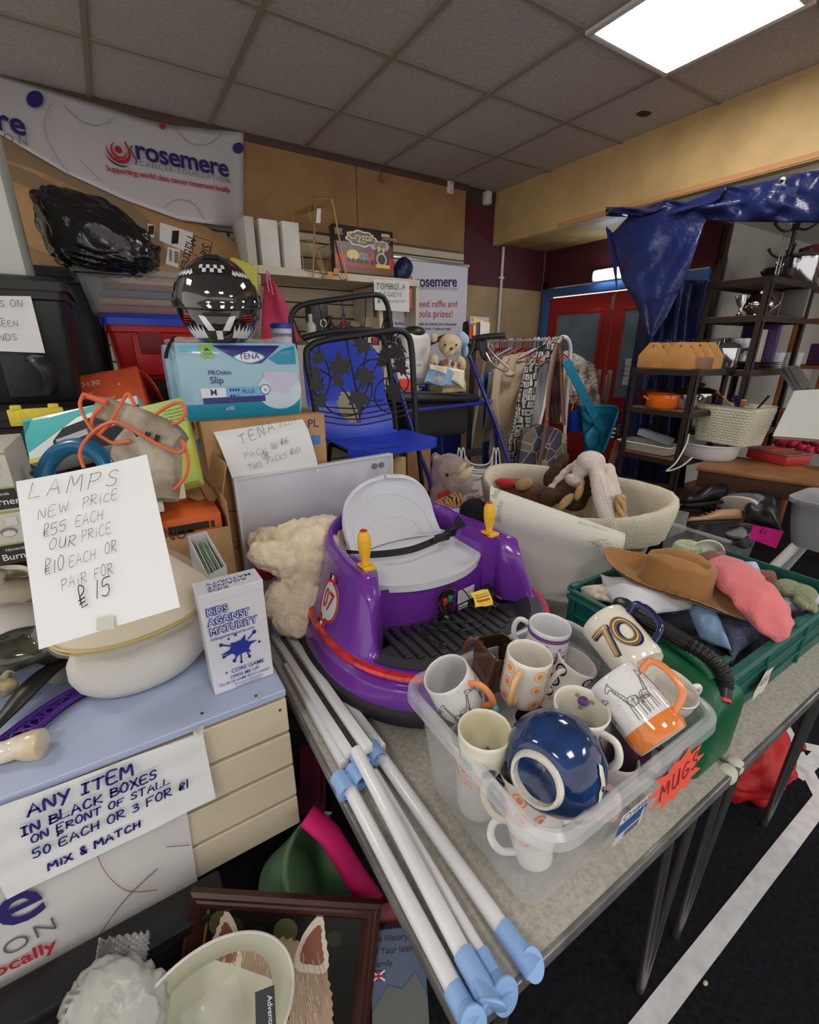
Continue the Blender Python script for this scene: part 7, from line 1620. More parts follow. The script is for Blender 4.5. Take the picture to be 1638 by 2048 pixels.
# white and black tank behind, red folded thing
tk=thing('sprayer_tank','white rounded tank with black top and a paper note, behind the leaf trellis','tank',PY(825,760,2.35));c=PY(826,718,2.35)
mb=MB();mb.box(c,(.20,.14,.30),.05,seg=4);mb.build('body',flat((208,208,206),.35),tk);mb=MB();mb.ell(c+V((.0,-.01,.145)),(.07,.06,.035));mb.build('cap',bkm,tk)
qm=quadmap(PY(795,690,2.255),PY(812,688,2.255),PY(848,752,2.255),PY(800,756,2.255));qm=quadmap(PY(793,722,2.26),PY(846,722,2.26),PY(846,756,2.26),PY(796,758,2.26));mb=MB();mb.grid(lambda u,v:qm(u,v,0),3,3);nt2=mb.build('note',paper(),tk)
join(hfit('TO KEY ON',PY(800,735,2.255),PY(842,733,2.255),up,.1,3,hgt=.02),hfit('TURNiNG',PY(800,748,2.255),PY(830,748,2.255),up,.1,4,hgt=.016)).build('lettering',ink(),nt2,smooth=0)
drape('folded_cloth','folded red cloth beside the walker seat','clothing',[PY(783,758,2.20),PY(822,756,2.3),PY(822,780,2.22),PY(783,785,2.14)],cloth('tomato_cloth',(214,60,44)),.02,.01,16,seed=31)
# blue walker with a seat
wlk=thing('rollator','navy blue walking frame with black seat and handles on the back table','walker',PY(900,900,2.25))
nv=mat('navy_tube_enamel',(30,36,130),.25,coat=.5)
def W(x,y,yy):return PY(x,y,yy)
def tubep(name,pts,r,m,par=wlk,n=12):mb=MB();mb.tube(pts,r,n);return mb.build(name,m,par,smooth=60)
tubep('front_leg',[W(778,730,2.1),W(800,780,2.08),W(832,890,2.05),W(858,955,2.04),W(864,985,2.04)],.0135,nv)
tubep('front_leg',[W(938,712,2.3),W(958,760,2.22),W(990,845,2.14),W(1018,925,2.09),W(1020,955,2.08)],.0135,nv)
tubep('rear_leg',[W(878,800,2.5),W(886,960,2.52)],.0125,nv);tubep('rear_leg',[W(985,800,2.55),W(998,940,2.56)],.0125,nv)
tubep('cross_bar',[W(785,905,2.06),W(880,893,2.45)],.011,mat('dark_navy_tube',(20,24,64),.35));tubep('cross_bar',[W(960,800,2.2),W(985,802,2.5)],.012,nv);tubep('cross_bar',[W(812,822,2.08),W(965,806,2.2)],.012,nv)
tubep('handle_post',[W(938,715,2.3),W(945,695,2.3),W(950,672,2.3)],.0125,bkm);tubep('handle_post',[W(806,730,2.1),W(800,690,2.1),W(796,676,2.1)],.0125,bkm)
gp_=tubep('grip',[W(950,677,2.3),W(975,673,2.24),W(1010,671,2.18)],.018,bkm);
mb=MB();mb.tube(spline([W(975,694,2.25),W(990,712,2.22),W(1016,736,2.18),W(1008,742,2.18),W(985,728,2.21),W(972,706,2.25)],6),.006,8);mb.build('brake_lever',mat('satin_aluminium'),wlk)
hull([W(962,676,2.3),W(968,705,2.28),W(976,720,2.26)],[.03,.026,.016],[.016,.016,.012],bkm,'lever_housing',wlk)
mb=MB();a,b=W(800,797,2.08),W(962,797,2.19);M=basis(a,b-a,V((0,0,1)));L_=(b-a).length;mb.box((L_/2,.0,-.15),(L_,.045,.30),.02,M=M,seg=3);mb.build('seat',mat('black_vinyl',(34,34,36),.4),wlk,smooth=60)
mb=MB();mb.box((L_/2+.01,-.12,-.14),(L_*.76,.20,.24),.03,M=M,seg=3);bag=mb.build('under_seat_bag',mat('black_nylon',(24,24,26),.6,bump=(200,.3)),wlk)
mb=MB()
for q in(.16,.6):mb.lathe([(.007,0),(.007,.004),(.0001,.005)],12,M=M@Matrix.Translation((L_*q+.03,-.055,-.018)))
mb.build('press_stud',steel(),bag)
tubep('backrest',spline([W(852,690,2.48),W(900,672,2.55),W(945,690,2.5)],6),.016,bkm)
mb=MB();mb.box(W(945,905,2.3),(.16,.02,.05),.004);mb.build('strap',mat('black_webbing'),wlk)
for p in(W(866,972,2.04),W(1021,945,2.08)):
 mb=MB();q=V((p.x,p.y,TT+.045));mb.lathe([(.020,-.012),(.044,-.012),(.046,0),(.044,.012),(.020,.012)],24,M=basis(q,(0,1,0),(0,0,1)));mb.build('wheel',black_rub,wlk)
td=thing('soft_toy','cream toy bear with blue nightcap and blanket in a box on the walker seat','soft toy',W(893,784,2.22))
cream=plush_mat('cream_plush',(212,192,160),.10,170)
yt=2.22
def E_(x,y,dy,r,rot=None):return(W(x,y,yt+dy),r,rot)if rot else(W(x,y,yt+dy),r)
soft('','','',[E_(900,690,0,(.072,.06,.062)),E_(897,705,-.05,(.036,.03,.028)),E_(868,676,.01,(.026,.016,.026)),E_(893,745,0,(.075,.06,.075)),E_(866,724,-.03,(.030,.03,.045),(0,.4,0)),E_(922,728,-.03,(.030,.03,.045),(0,-.3,0)),E_(872,760,-.05,(.04,.05,.035)),E_(918,766,-.02,(.04,.04,.035))],cream,.006,.004,.02,6,root=td)
mb=MB();mb.ell(W(903,697,yt-.085),(.013,.009,.010));mb.build('nose',flat((120,76,44),.35),td,smooth=180)
for x in(890,913):mb=MB();mb.ell(W(x,690,yt-.062),.006);mb.build('eye',flat((20,16,16),.1),td,smooth=180)
nc=cloth('pale_blue_fleece',(150,180,210));mb=MB();mb.ell(W(922,680,yt+.01),(.045,.05,.045),rot=(0,.5,0));mb.ell(W(929,700,yt+.01),(.018,.03,.04));mb.jig(.006,30);mb.build('nightcap',nc,td,smooth=180)
mb=MB();mb.slab(lambda u,v:W(848+70*u+12*v,742+22*(1-v)*1.1+16*u*u-8*v,yt-.07-.02*sin(pi*u))+V((0,.012*sin(u*9),.006*sin(u*11+v*3))),20,10,.004);bl1=mb.build('blanket',mat('blue_dot_fleece',(140,172,206),.9,var=(120,.25)),td,smooth=180)
mb=MB();mb.slab(lambda u,v:W(860+68*u,728+13*u+30*(1-v)*u*u+10*(1-v),yt-.085-.01*sin(pi*u))+V((0,.01*sin(u*12),0)),18,6,.003);mb.build('satin_hem',mat('cream_satin',(222,214,190),.35),td,smooth=180)
mb=MB();mb.box(W(894,773,yt),(.17,.15,.052),.003);pb_=mb.build('box',mat('tan_gift_card',(176,158,116),.6),td);fr=frame(W(858,781,yt-.0765),(1,0,0),(0,0,1));
tfit('peek a boo',W(862,778,yt-.078),W(915,776,yt-.078),up,0).build('lettering',flat((120,104,80)),pb_,smooth=0)
mb=MB()
for k in range(5):q=W(868+12*k,724+4*abs(k-2),yt-.066);pol(mb,[(q.x-.016,q.z),(q.x,q.z+.022),(q.x+.016,q.z),(q.x,q.z-.022)],k%2);
mb.v=[V((p.x,yt-.072,p.y))for p in mb.v];mb.build('argyle_vest',[flat((150,60,44)),flat((70,66,62))],td,smooth=0)
# magazines in a holder by the banner
mg=thing('magazine_holder','black holder stuffed with colourful magazines between the banner and the clothes rail','holder',PY(955,690,2.75));yy=2.75
MB().box(PY(948,672,yy),(.16,.10,.20),.02).build('holder',flat((30,28,34),.5),mg);q=PY(948,672,yy);MB().tube([q,V((q.x,q.y,.01))],.02,10).build('stand',flat((30,28,34),.5),mg)
for i,(x,y0,y1,c)in enumerate(((948,640,678,(196,60,60)),(956,636,676,(224,200,80)),(963,644,680,(70,60,140)),(970,642,678,(230,220,210)))):
 mb=MB();qm=quadmap(PY(x-9,y0,yy-.06-.01*i),PY(x+10,y0+4,yy-.07-.01*i),PY(x+8,y1,yy-.06-.01*i),PY(x-10,y1,yy-.06-.01*i));mb.slab(lambda u,v:qm(u,v,0),2,2,.004);mb.build('magazine',flat(c,.35),mg)
mb=MB();mb.slab(lambda u,v:PY(940+38*u,632+14*(1-v)+3*u,yy-.03-.05*(1-v)),4,4,.02);mb.build('magazine',flat((176,178,182),.4),mg)
# clothes rail and its clothes
rl=thing('clothes_rail','white tubular clothes rail packed with hangers in front of the red door','clothes rail',(2.65,2.6,0))
wt=mat('white_enamel_tube',(216,216,218),.3,coat=.3)
RA,RB=V((2.60,2.24,1.640)),V((2.86,3.22,1.636))
rd=(RB-RA).normalized();rn_=V((rd.y,-rd.x,0))
mb=MB();mb.tube([RA,RB],.012,12);mb.build('rail',wt,rl)
ya=2.24
mb=MB();mb.tube(spline([PY(1052,960,ya+.02),PY(1081,839,ya),PY(1099,750,ya),PY(1110,690,ya),PY(1126,674,ya),PY(1139,686,ya),PY(1140,725,ya+.02),PY(1131,839,ya+.05),PY(1122,960,ya+.08)],8),.0135,12);mb.build('end_frame',wt,rl,smooth=60)
for s in(-1,1):
 mb=MB();mb.tube([RB+rn_*.22*s+V((0,0,-1.62)),RB+rn_*.03*s+V((0,0,-.06)),RB],.0135,10);mb.build('leg',wt,rl)
for s,px_ in((-1,1052),(1,1122)):
 p=PY(px_,960,ya+.02 if s<0 else ya+.08);mb=MB();mb.tube([p,V((p.x-.06*0,p.y,.01))],.0135,10);mb.build('leg',wt,rl)
hc_=[((190,40,50),'red'),((44,60,130),'navy'),((214,214,216),'white'),((60,100,180),'blue'),((196,120,120),'pink'),((30,30,36),'black')]
NH=22
proto=None
for i in range(NH):
 t_=(i+.7)/NH*.92;c=RA.lerp(RB,t_);col,nm=hc_[(i*5+i//3)%6]
 M=basis(c,rn_*cos(.35+.2*sin(i*2.1))+rd*sin(.35+.2*sin(i*2.1)),V((0,0,1)))
 t=thing('coat_hanger','%s plastic coat hanger on the clothes rail'%nm,'hanger',M=M,group='coat hangers on the clothes rail')
 mb=MB();mb.tube(spline([(.0,-.06,0),(.0,-.02,0),(.018,.0,0),(.0,.018,0),(-.017,.004,0)],5),.0035,6);mb.tube([(0,-.055,0),(-.19,-.13,0),(-.185,-.14,0),(.185,-.14,0),(.19,-.13,0),(0,-.055,0)],.005,6);mb.build('hanger',flat(col,.35),t,world=False)
def garment(label,pts,m,fold=.02,seed=0,name='garment',cat='clothing',th=.012,nu=24,nv=34,wav=18):
 """hanging cloth spanning a list of (left,right) rows of (x,y,depth-plane y) from the top down"""
 n=len(pts)-1
 def f(u,v):
  k=(1-v)*n;i=min(int(k),n-1);t=k-i;a,b=pts[i];c,d=pts[i+1]
  L=V(PY(*a)).lerp(V(PY(*c)),t);R_=V(PY(*b)).lerp(V(PY(*d)),t);p=L.lerp(R_,u)
  return p+V((0,-1,0))*(fold*sin(u*wav+seed+v*1.5)*(1-.6*v)+.02*noise.noise(V((u*3,v*4,seed))))
 mb=MB();mb.slab(f,nu,nv,th);return tag(mb.build(name,m,None,smooth=180),label,cat)
garment('bright blue coat at the far left of the clothes rail',[((972,745,2.75),(998,735,2.75)),((968,800,2.75),(990,800,2.75)),((966,900,2.75),(985,900,2.75)),((968,955,2.75),(984,955,2.75))],cloth('azure_cloth',(34,90,170)),.015,1)
garment('grey quilted jacket tucked between the blue coat and the beige shirt',[((980,745,2.7),(1000,730,2.7)),((974,830,2.7),(996,830,2.7)),((966,885,2.7),(992,880,2.7))],cloth('stone_grey_cloth',(150,148,140)),.015,2)
garment('pale pink blouse hem low on the clothes rail',[((985,860,2.62),(1012,850,2.62)),((980,905,2.6),(1010,905,2.6)),((984,950,2.6),(1012,950,2.6))],cloth('dusty_pink_cloth',(190,158,160)),.012,3)
garment('beige shirt hanging with its sleeve forward on the clothes rail',[((1008,712,2.5),(1062,702,2.5)),((990,740,2.48),(1056,740,2.48)),((985,800,2.46),(1030,800,2.46)),((990,850,2.46),(1016,850,2.46)),((998,866,2.46),(1010,866,2.46))],cloth('beige_cotton',(196,174,146)),.022,4)
mb=MB();mb.ell(PY(1020,748,2.41),(.05,.03,.022));mb.jig(.012,25);tag(mb.build('garment',cloth('beige_knot',(196,174,146)),smooth=180),'knotted beige cuff in front of the beige shirt','clothing')
garment('clear plastic garment cover beside the patterned scarf',[((1072,725,2.36),(1100,715,2.36)),((1066,800,2.36),(1092,790,2.36)),((1062,880,2.36),(1082,850,2.36))],mat('milky_film',(206,204,204),.2,alpha=.7),.012,5,th=.003)
def retro():
 m=mat('retro_square_print',(190,190,182),.85);nt=m.node_tree;N=nt.nodes;L=nt.links
 uv=N.new('ShaderNodeTexCoord');sc=N.new('ShaderNodeMapping');sc.inputs['Scale'].default_value=(13,13,13);L.new(uv.outputs['Object'],sc.inputs['Vector'])
 v=N.new('ShaderNodeTexVoronoi');v.distance='CHEBYCHEV';v.inputs['Randomness'].default_value=.25;v.inputs['Scale'].default_value=1.6;L.new(sc.outputs[0],v.inputs['Vector'])
 r=N.new('ShaderNodeValToRGB');r.color_ramp.interpolation='CONSTANT';e=r.color_ramp.elements;e[0].color=rgb((40,40,40));e[1].position=.14;e[1].color=rgb((150,150,144))
 for p_,c_ in((.24,(44,44,44)),(.29,(196,194,184)),(.40,(40,40,40))):q=e.new(p_);q.color=rgb(c_)
 L.new(v.outputs['Distance'],r.inputs[0]);L.new(r.outputs[0],N['Principled BSDF'].inputs['Base Color']);return m
garment('long grey and black scarf with a square pattern draped over the rail end',[((1096,678,2.22),(1128,672,2.22)),((1070,710,2.26),(1110,705,2.24)),((1046,735,2.28),(1080,738,2.28)),((1038,780,2.28),(1072,780,2.28)),((1026,840,2.27),(1064,840,2.27)),((1016,900,2.26),(1052,900,2.26)),((1012,944,2.26),(1046,944,2.26))],retro(),.010,6,name='scarf',cat='scarf',nv=50)
pbg=thing('handbag','patchwork denim shoulder bag with brown leather straps on the rail end','handbag',PY(1085,900,2.12))
def patch():
 m=mat('patchwork_denim',(84,82,96),.85);nt=m.node_tree;N=nt.nodes;L=nt.links
 tc=N.new('ShaderNodeTexCoord');v=N.new('ShaderNodeTexVoronoi');v.inputs['Scale'].default_value=9;L.new(tc.outputs['Object'],v.inputs['Vector'])
 r=N.new('ShaderNodeValToRGB');r.color_ramp.interpolation='CONSTANT';e=r.color_ramp.elements;e[0].color=rgb((58,60,82));e[1].position=.3;e[1].color=rgb((104,98,92))
 for p_,c_ in((.45,(76,60,76)),(.6,(52,56,76)),(.75,(120,108,90)),(.88,(70,74,100))):q=e.new(p_);q.color=rgb(c_)
 s=N.new('ShaderNodeSeparateColor');L.new(v.outputs['Color'],s.inputs[0]);L.new(s.outputs[0],r.inputs[0])
 ve=N.new('ShaderNodeTexVoronoi');ve.feature='DISTANCE_TO_EDGE';ve.inputs['Scale'].default_value=9;L.new(tc.outputs['Object'],ve.inputs['Vector'])
 lt=N.new('ShaderNodeMath');lt.operation='LESS_THAN';lt.inputs[1].default_value=.025;L.new(ve.outputs['Distance'],lt.inputs[0])
 mx=N.new('ShaderNodeMix');mx.data_type='RGBA';L.new(lt.outputs[0],mx.inputs[0]);L.new(r.outputs[0],mx.inputs[6]);mx.inputs[7].default_value=rgb((170,146,104));L.new(mx.outputs[2],N['Principled BSDF'].inputs['Base Color']);return m
def bagq(u,v):
 top=852+18*abs(2*u-1)**2*(1)+(-14 if u<.3 else 0)*0;x=1046+88*u-14*(1-v)*(1-u);y=top*v+958*(1-v);return PY(x,y,2.13-.055*sin(pi*u)*(1-.5*v)+.01*noise.noise(V((u*4,v*4,1))))
mb=MB();mb.slab(bagq,20,20,.10);mb.build('bag',patch(),pbg,smooth=60)
lth=mat('brown_leather',(92,56,40),.45)
mb=MB();mb.tube(spline([PY(1093,845,2.07),PY(1098,780,2.13),PY(1108,720,2.19),PY(1116,690,2.22),PY(1122,715,2.2),PY(1124,780,2.16),PY(1128,850,2.10)],8),.009,8,flatx=2.0);mb.tube(spline([PY(1093,845,2.06),PY(1086,890,2.05),PY(1072,958,2.04)],6),.009,8,flatx=2.2);mb.build('strap',lth,pbg,smooth=60)
for y in(838,850):mb=MB();mb.lathe([(.010,0),(.010,.004),(.0001,.005)],14,M=basis(PY(1094,y,2.055),(1,0,0),(0,0,1)));mb.build('stud',mat('brass'),pbg)
garment('dark brown leather belts hanging in the middle of the rail end',[((1110,715,2.27),(1122,712,2.27)),((1104,800,2.27),(1124,800,2.27)),((1104,850,2.27),(1120,850,2.27))],mat('dark_leather',(58,36,28),.45),.006,7,name='belt',cat='belt')
garment('cream scarf hanging inside the rail end',[((1122,720,2.30),(1132,718,2.30)),((1120,800,2.30),(1132,800,2.30)),((1120,845,2.30),(1130,845,2.30))],cloth('cream_wool',(206,194,160)),.005,8,name='scarf',cat='scarf')
mb=MB();mb.slab(lambda u,v:PY(1128+64*u+14*(1-v)*u-8*sin(pi*v)*(1-u),700+12*u+(20*u*u)+(108-10*u)*(1-v),2.42-.06*sin(pi*u)),30,30,.08);fo=mb.build('fur_gilet',mat('brown_white_fur',(206,196,184),.95,var=(11,.7),c2=(120,98,80),bump=(60,1)),None,smooth=180);tag(fo,'brown and white fluffy fur gilet hanging behind the teal bag','clothing')
m_=fo.modifiers.new('pile','SUBSURF');m_.levels=1;m_.render_levels=1;tx=bpy.data.textures.new('fur_pile','CLOUDS');tx.noise_scale=.016;m_=fo.modifiers.new('tufts','DISPLACE');m_.texture=tx;m_.strength=.03
tbg=thing('shoulder_bag','teal laptop bag with a wide strap hanging at the right of the clothes rail','bag',PY(1190,870,2.2));tc_=mat('teal_nylon',(24,122,156),.65,bump=(260,.25))
mb=MB();mb.slab(lambda u,v:PY(1162+74*u-34*(1-v)*u+8*(1-v),812+6*u*0+(905-812)*(1-v)+22*u*(v)*0,2.24-.04*sin(pi*u)),16,16,.07);mb.build('bag',tc_,tbg,smooth=50)
mb=MB();mb.tube(spline([PY(1166,818,2.18),PY(1200,812,2.16),PY(1234,818,2.18),PY(1228,850,2.18),PY(1206,905,2.2)],6),.010,8);mb.build('piping',tc_,tbg)
mb=MB();mb.slab(lambda u,v:PY(1124+(1196-1124)*(1-v)+17*u,718+(862-718)*(1-v)+6*(1-u)*v,2.16),3,16,.006);mb.build('strap',tc_,tbg)
mb=MB();mb.ell(PY(1180,832,2.19),(.085,.03,.05),rot=(0,.3,0),n=24);mb.ell(PY(1186,872,2.19),(.075,.03,.10),rot=(0,.2,0),n=24);mb.jig(.016,11);mb.build('front_pocket',tc_,tbg,smooth=180)
mb=MB();mb.tube([PY(1213,855,2.14),PY(1210,880,2.14)],.004,6);mb.build('zip_pull',steel(),tbg)
t=thing('clutch_bag','small royal blue boxy handbag hanging below the fur gilet','handbag',PY(1152,845,2.3));MB().box(PY(1153,842,2.3),(.13,.05,.16),.006).build('bag',flat((26,58,150),.35),t);mb=MB();mb.tube(spline([PY(1143,820,2.27),PY(1148,795,2.27),PY(1140,760,2.3)],5),.004,6);mb.build('chain',mat('brass'),t)
gt=thing('guitar','acoustic guitar leaning against the red door beside the metal shelving','guitar',(2.95,1.97,0))
g0,g1,g2=PX(1244,852,3.10),PX(1228,915,3.06),PX(1207,958,3.02)
wood_g=mat('guitar_dark_wood',(58,36,26),.3);
hull([PX(1243,848,3.10),PX(1236,880,3.09)],[.032,.024],[.012,.012],flat((24,20,20),.25),'headstock',gt)
for k in range(3):
 for s in(-1,1):
  q=PX(1241-2.5*k+s*9,858+8*k,3.08);mb=MB();mb.cyl(q,q+RX*(.02*s),.007,n=8);mb.build('tuning_peg',mat('cream_peg',(206,190,150),.3),gt)
hull([PX(1236,880,3.09),PX(1212,960,3.04)],[.022,.026],[.012,.014],mat('guitar_neck_wood',(120,66,36),.35),'neck',gt)
gd_=(PX(1212,960,3.04)-PX(1236,880,3.09)).normalized();bc0=PX(1212,960,3.04)+gd_*.28
pr=[(.001,-.26),(.10,-.24),(.135,-.15),(.115,-.04),(.12,.0),(.17,.10),(.19,.20),(.15,.30),(.06,.335),(.001,.34)]
ol=[(x,y)for x,y in pr]+[(-x,y)for x,y in reversed(pr)]
nb=gd_.cross(RX).normalized();M=basis(bc0,RX-gd_*RX.dot(gd_),gd_)
mb=MB();mb.prism(ol,.09,.006,M=M@Matrix.Translation((0,0,-.045)));mb.build('body',mat('sunburst_wood',(140,66,30),.25,coat=.5,var=(3,.4)),gt)
# white wire plate rack and its carton, wooden offcuts, toys at the back
wr=thing('plate_rack','white wire plate rack standing on a printed carton at the back','rack',PY(955,955,2.02));yr=1.98
Rk=lambda x,y,d=0:PY(x,y,yr+d);mb=MB()
for dd in(0,.14):
 for x in(918,926,988,995):mb.tube(spline([Rk(x-5,942,dd),Rk(x-2,905,dd),Rk(x,896,dd),Rk(x+3,905,dd),Rk(x+6,942,dd)],4),.004,6)
for y in(928,938,950):mb.tube(spline([Rk(930,y-16,0),Rk(945,y,-.02),Rk(975,y,0),Rk(985,y-18,.05)],6),.004,6)
mb.tube([Rk(912,944),Rk(1000,944),Rk(1000,944,.14),Rk(912,944,.14)],.0045,6,closed=True);mb.build('wirework',wt,wr)
t=abox('shipping_carton','pale carton with printed words under the white plate rack','box',PY(925,985,1.95).x,PY(985,985,1.95).x,1.95,2.2,TT+.001,PY(950,965,1.95).z,mat('pale_printed_card',(176,164,158),.6))
join(tfit('adopt',PY(935,986,1.948),PY(957,984,1.948),up),tfit('Little Tipper',PY(934,998,1.948),PY(974,996,1.948),up,.01)).build('lettering',flat((70,62,66)),t.children[0],smooth=0)
for lab,x0,x1,y0,y1,yy,m in(('pale plywood offcut standing beside the walker leg',784,812,918,985,1.90,(196,170,112)),('brown wooden box behind the plywood offcut',815,860,885,990,2.12,(146,108,70)),('light wooden board at the very back under the blue chair',785,800,895,920,2.2,(196,160,110))):
 a,b=PY(x0,y0,yy),PY(x1,y1,yy);abox('wooden_board',lab,'board',a.x,b.x,yy,yy+(.02 if 'board' in lab or 'offcut' in lab else.18),TT+.001,a.z,mat('wood_%d'%m[0],m,.6,var=(12,.15)))
rh=thing('soft_toy','grey pink toy rhino with two cream horns behind the purple car','soft toy',PD(900,1000,1.85));rp=plush_mat('mauve_plush',(152,132,128),.18,150)
soft('','','',[(PD(898,945,1.85),(.075,.075,.08)),(PD(918,965,1.79),(.06,.055,.055)),(PD(895,990,1.87),(.075,.07,.09)),(PD(872,918,1.87),(.024,.014,.032),(0,-.35,0)),(PD(890,1035,1.88),(.10,.09,.10)),(PD(930,930,1.9),(.03,.02,.03))],rp,.007,.010,.018,5,root=rh)
mb=MB();mb.ell(PD(873,920,1.845),(.014,.006,.022),rot=(0,-.35,0));mb.build('inner_ear',plush_mat('peach_plush',(196,164,148)),rh,smooth=180)
for a,b,r_ in(((922,958),(946,933),.022),((916,945),(932,926),.015)):mb=MB();A_=PD(*a,1.76);B2=PD(*b,1.70);mb.tube([A_,A_.lerp(B2,.5),B2],[r_,r_*.75,.003],14);mb.build('horn',cloth('cream_felt',(206,190,152)),rh,smooth=180)
for q in((894,950),(909,972)):mb=MB();mb.ell(PD(*q,1.765),.007);mb.build('eye',flat((20,16,18),.1),rh,smooth=180)
mb=MB();mb.ell(PD(886,992,1.79),(.025,.02,.02));mb.ell(PD(897,990,1.78),(.02,.016,.016));mb.jig(.006,40);mb.build('bow',cloth('red_ribbon',(170,30,36)),rh,smooth=180)
tg=thing('soft_toy','orange striped toy tiger lying against the back of the purple car','soft toy',PD(890,1015,1.79))
def stripes():
 m=plush_mat('tiger_plush',(198,146,84));nt=m.node_tree;N=nt.nodes;L=nt.links;tc=N.new('ShaderNodeTexCoord');w_=N.new('ShaderNodeTexWave');w_.inputs['Scale'].default_value=22;w_.inputs['Distortion'].default_value=5;w_.inputs['Detail Scale'].default_value=2.0;L.new(tc.outputs['Object'],w_.inputs['Vector'])
 r=N.new('ShaderNodeValToRGB');e=r.color_ramp.elements;e[0].position=.16;e[0].color=rgb((34,26,22));e[1].position=.26;e[1].color=rgb((202,150,88));L.new(w_.outputs['Fac'],r.inputs[0]);L.new(r.outputs[0],N['Principled BSDF'].inputs['Base Color']);return m
soft('','','',[(PD(868,1022,1.75),(.055,.05,.035),(0,-.3,0)),(PD(893,1012,1.77),(.05,.045,.038),(0,-.3,0)),(PD(912,1000,1.77),(.036,.034,.034)),(PD(905,988,1.79),(.012,.010,.014)),(PD(920,990,1.79),(.012,.010,.014)),(PD(850,1025,1.75),(.04,.03,.022)),(PD(895,1035,1.73),(.05,.05,.05))],stripes(),.006,.003,.02,5,root=tg)
pl=thing('soft_toy','black toy dog in blue gingham collar behind the right yellow handle','soft toy',PD(945,1035,1.73))
soft('','','',[(PD(948,1024,1.60),(.055,.05,.05)),(PD(945,1050,1.60),(.06,.05,.06))],plush_mat('black_plush',(26,26,30),.3),.006,.004,.02,4,root=pl)
mb=MB();mb.tube(spline([PD(912,1020,1.66),PD(922,1042,1.63),PD(945,1054,1.62),PD(966,1055,1.63)],6),.022,12,flatx=.4);mb.build('collar',mat('blue_gingham',(110,150,206),.8,var=(110,.6),c2=(200,214,232)),pl,smooth=180)
tb_=thing('soft_toy','big cream toy bear slumped between white board and purple car','soft toy',PZ(590,1200,TT));cp2=plush_mat('pale_cream_plush',(238,220,190),.10,120)
soft('','','',[(PD(630,1110,1.46),(.10,.11,.115)),(PD(612,1195,1.42),(.085,.10,.09)),(PD(640,1075,1.5),(.12,.10,.07)),(PD(590,1068,1.5),(.09,.06,.045),(0,-.1,0)),(PD(530,1078,1.5),(.055,.05,.038),(0,-.2,0)),(PD(545,1112,1.38),(.075,.06,.045),(0,.35,0)),(PD(575,1130,1.38),(.06,.05,.045),(0,.4,0)),(PD(565,1205,1.36),(.055,.06,.065)),(PD(590,1240,1.34),(.06,.06,.045))],cp2,.008,.028,.024,5,root=tb_)
mb=MB();mb.ell(PD(533,1140,1.45),(.04,.03,.035));mb.jig(.01,30);mb.build('bow',cloth('crimson_cloth',(150,26,42)),tb_,smooth=180)
# metal shelving with kitchen ware, right
upm=mat('brown_black_angle',(52,42,36),.5,metal=.3);brd=mat('worn_shelf_board',(112,76,48),.6,var=(9,.25))
def rack(label,x0,x1,y0,y1,zs):
 t=thing('shelving_unit',label,'shelving',((x0+x1)/2,(y0+y1)/2,0))
 for x in(x0,x1):
  for y in(y0,y1):
   sx=1 if x==x0 else-1;sy=1 if y==y0 else-1
   mb=MB();mb.box((x+sx*.002,y+sy*.018,max(zs)/2),(.004,.036,max(zs)),0);mb.box((x+sx*.018,y+sy*.002,max(zs)/2),(.036,.004,max(zs)),0);mb.build('upright',upm,t)
 for z in zs:
  MB().box(((x0+x1)/2,(y0+y1)/2,z-.008),(x1-x0-.012,y1-y0-.012,.014),.001,seg=1).build('shelf_board',brd,t)
  mb=MB()
  for x in(x0,x1):mb.box((x,(y0+y1)/2,z-.022),(.006,y1-y0,.034),0)
  for y in(y0,y1):mb.box(((x0+x1)/2,y,z-.022),(x1-x0,.006,.034),0)
  mb.build('shelf_rail',upm,t)
 return t
LX0,LX1,LY0,LY1=2.95,3.34,1.465,1.885
rack('low dark metal shelving unit with wooden caddies on top, in front of the red door',LX0,LX1,LY0,LY1,[1.463,1.212,.905,.63])
rack('taller dark metal shelving unit with a stockpot on top',3.36,4.0,1.36,1.72,[1.985,1.775,1.455,1.05,.6])
def lz(px_,py_,z):return PZ(px_,py_,z)
def on(px_,z,y):p=PY(px_,700,y);return V((p.x,y,z))
def atx(px_,x,z):p=PX(px_,700,x);return V((x,p.y,z))
chrome=mat('chrome',(196,196,198),.12,metal=1);alu=mat('brushed_aluminium',(176,178,182),.35,metal=.9)
def pan_(name,label,cat,c,r,h,m,lid=None,hand_=None,knobm=None):
 t=thing(name,label,cat,c);T=Matrix.Translation(c);mb=MB();mb.lathe([(.0001,0),(r*.92,0),(r,.01),(r,h),(r+.004,h+.002),(r-.003,h),(r-.004,.012),(.0001,.01)],32,M=T);mb.build('body',m,t,smooth=50)
 for s in(-1,1):
  mb=MB();mb.tube(spline([c+RX*(s*r)+RY*.02+V((0,0,h*.8)),c+RX*(s*(r+.03))+V((0,0,h*.85)),c+RX*(s*r)-RY*.0+RF*.03+V((0,0,h*.8))],5),.006,8);mb.build('handle',hand_ or m,t)
 if lid:
  mb=MB();mb.lathe([(r+.004,h+.003),(r*.9,h+.02),(r*.4,h+.035),(.0001,h+.038)],32,M=T);l=mb.build('lid',lid,t,smooth=50);mb=MB();mb.lathe([(.012,h+.036),(.02,h+.052),(.014,h+.062),(.0001,h+.063)],16,M=T);mb.build('knob',knobm or bkm,l)
 return t
cadm=mat('caddy_plywood',(186,134,76),.55,var=(10,.12))
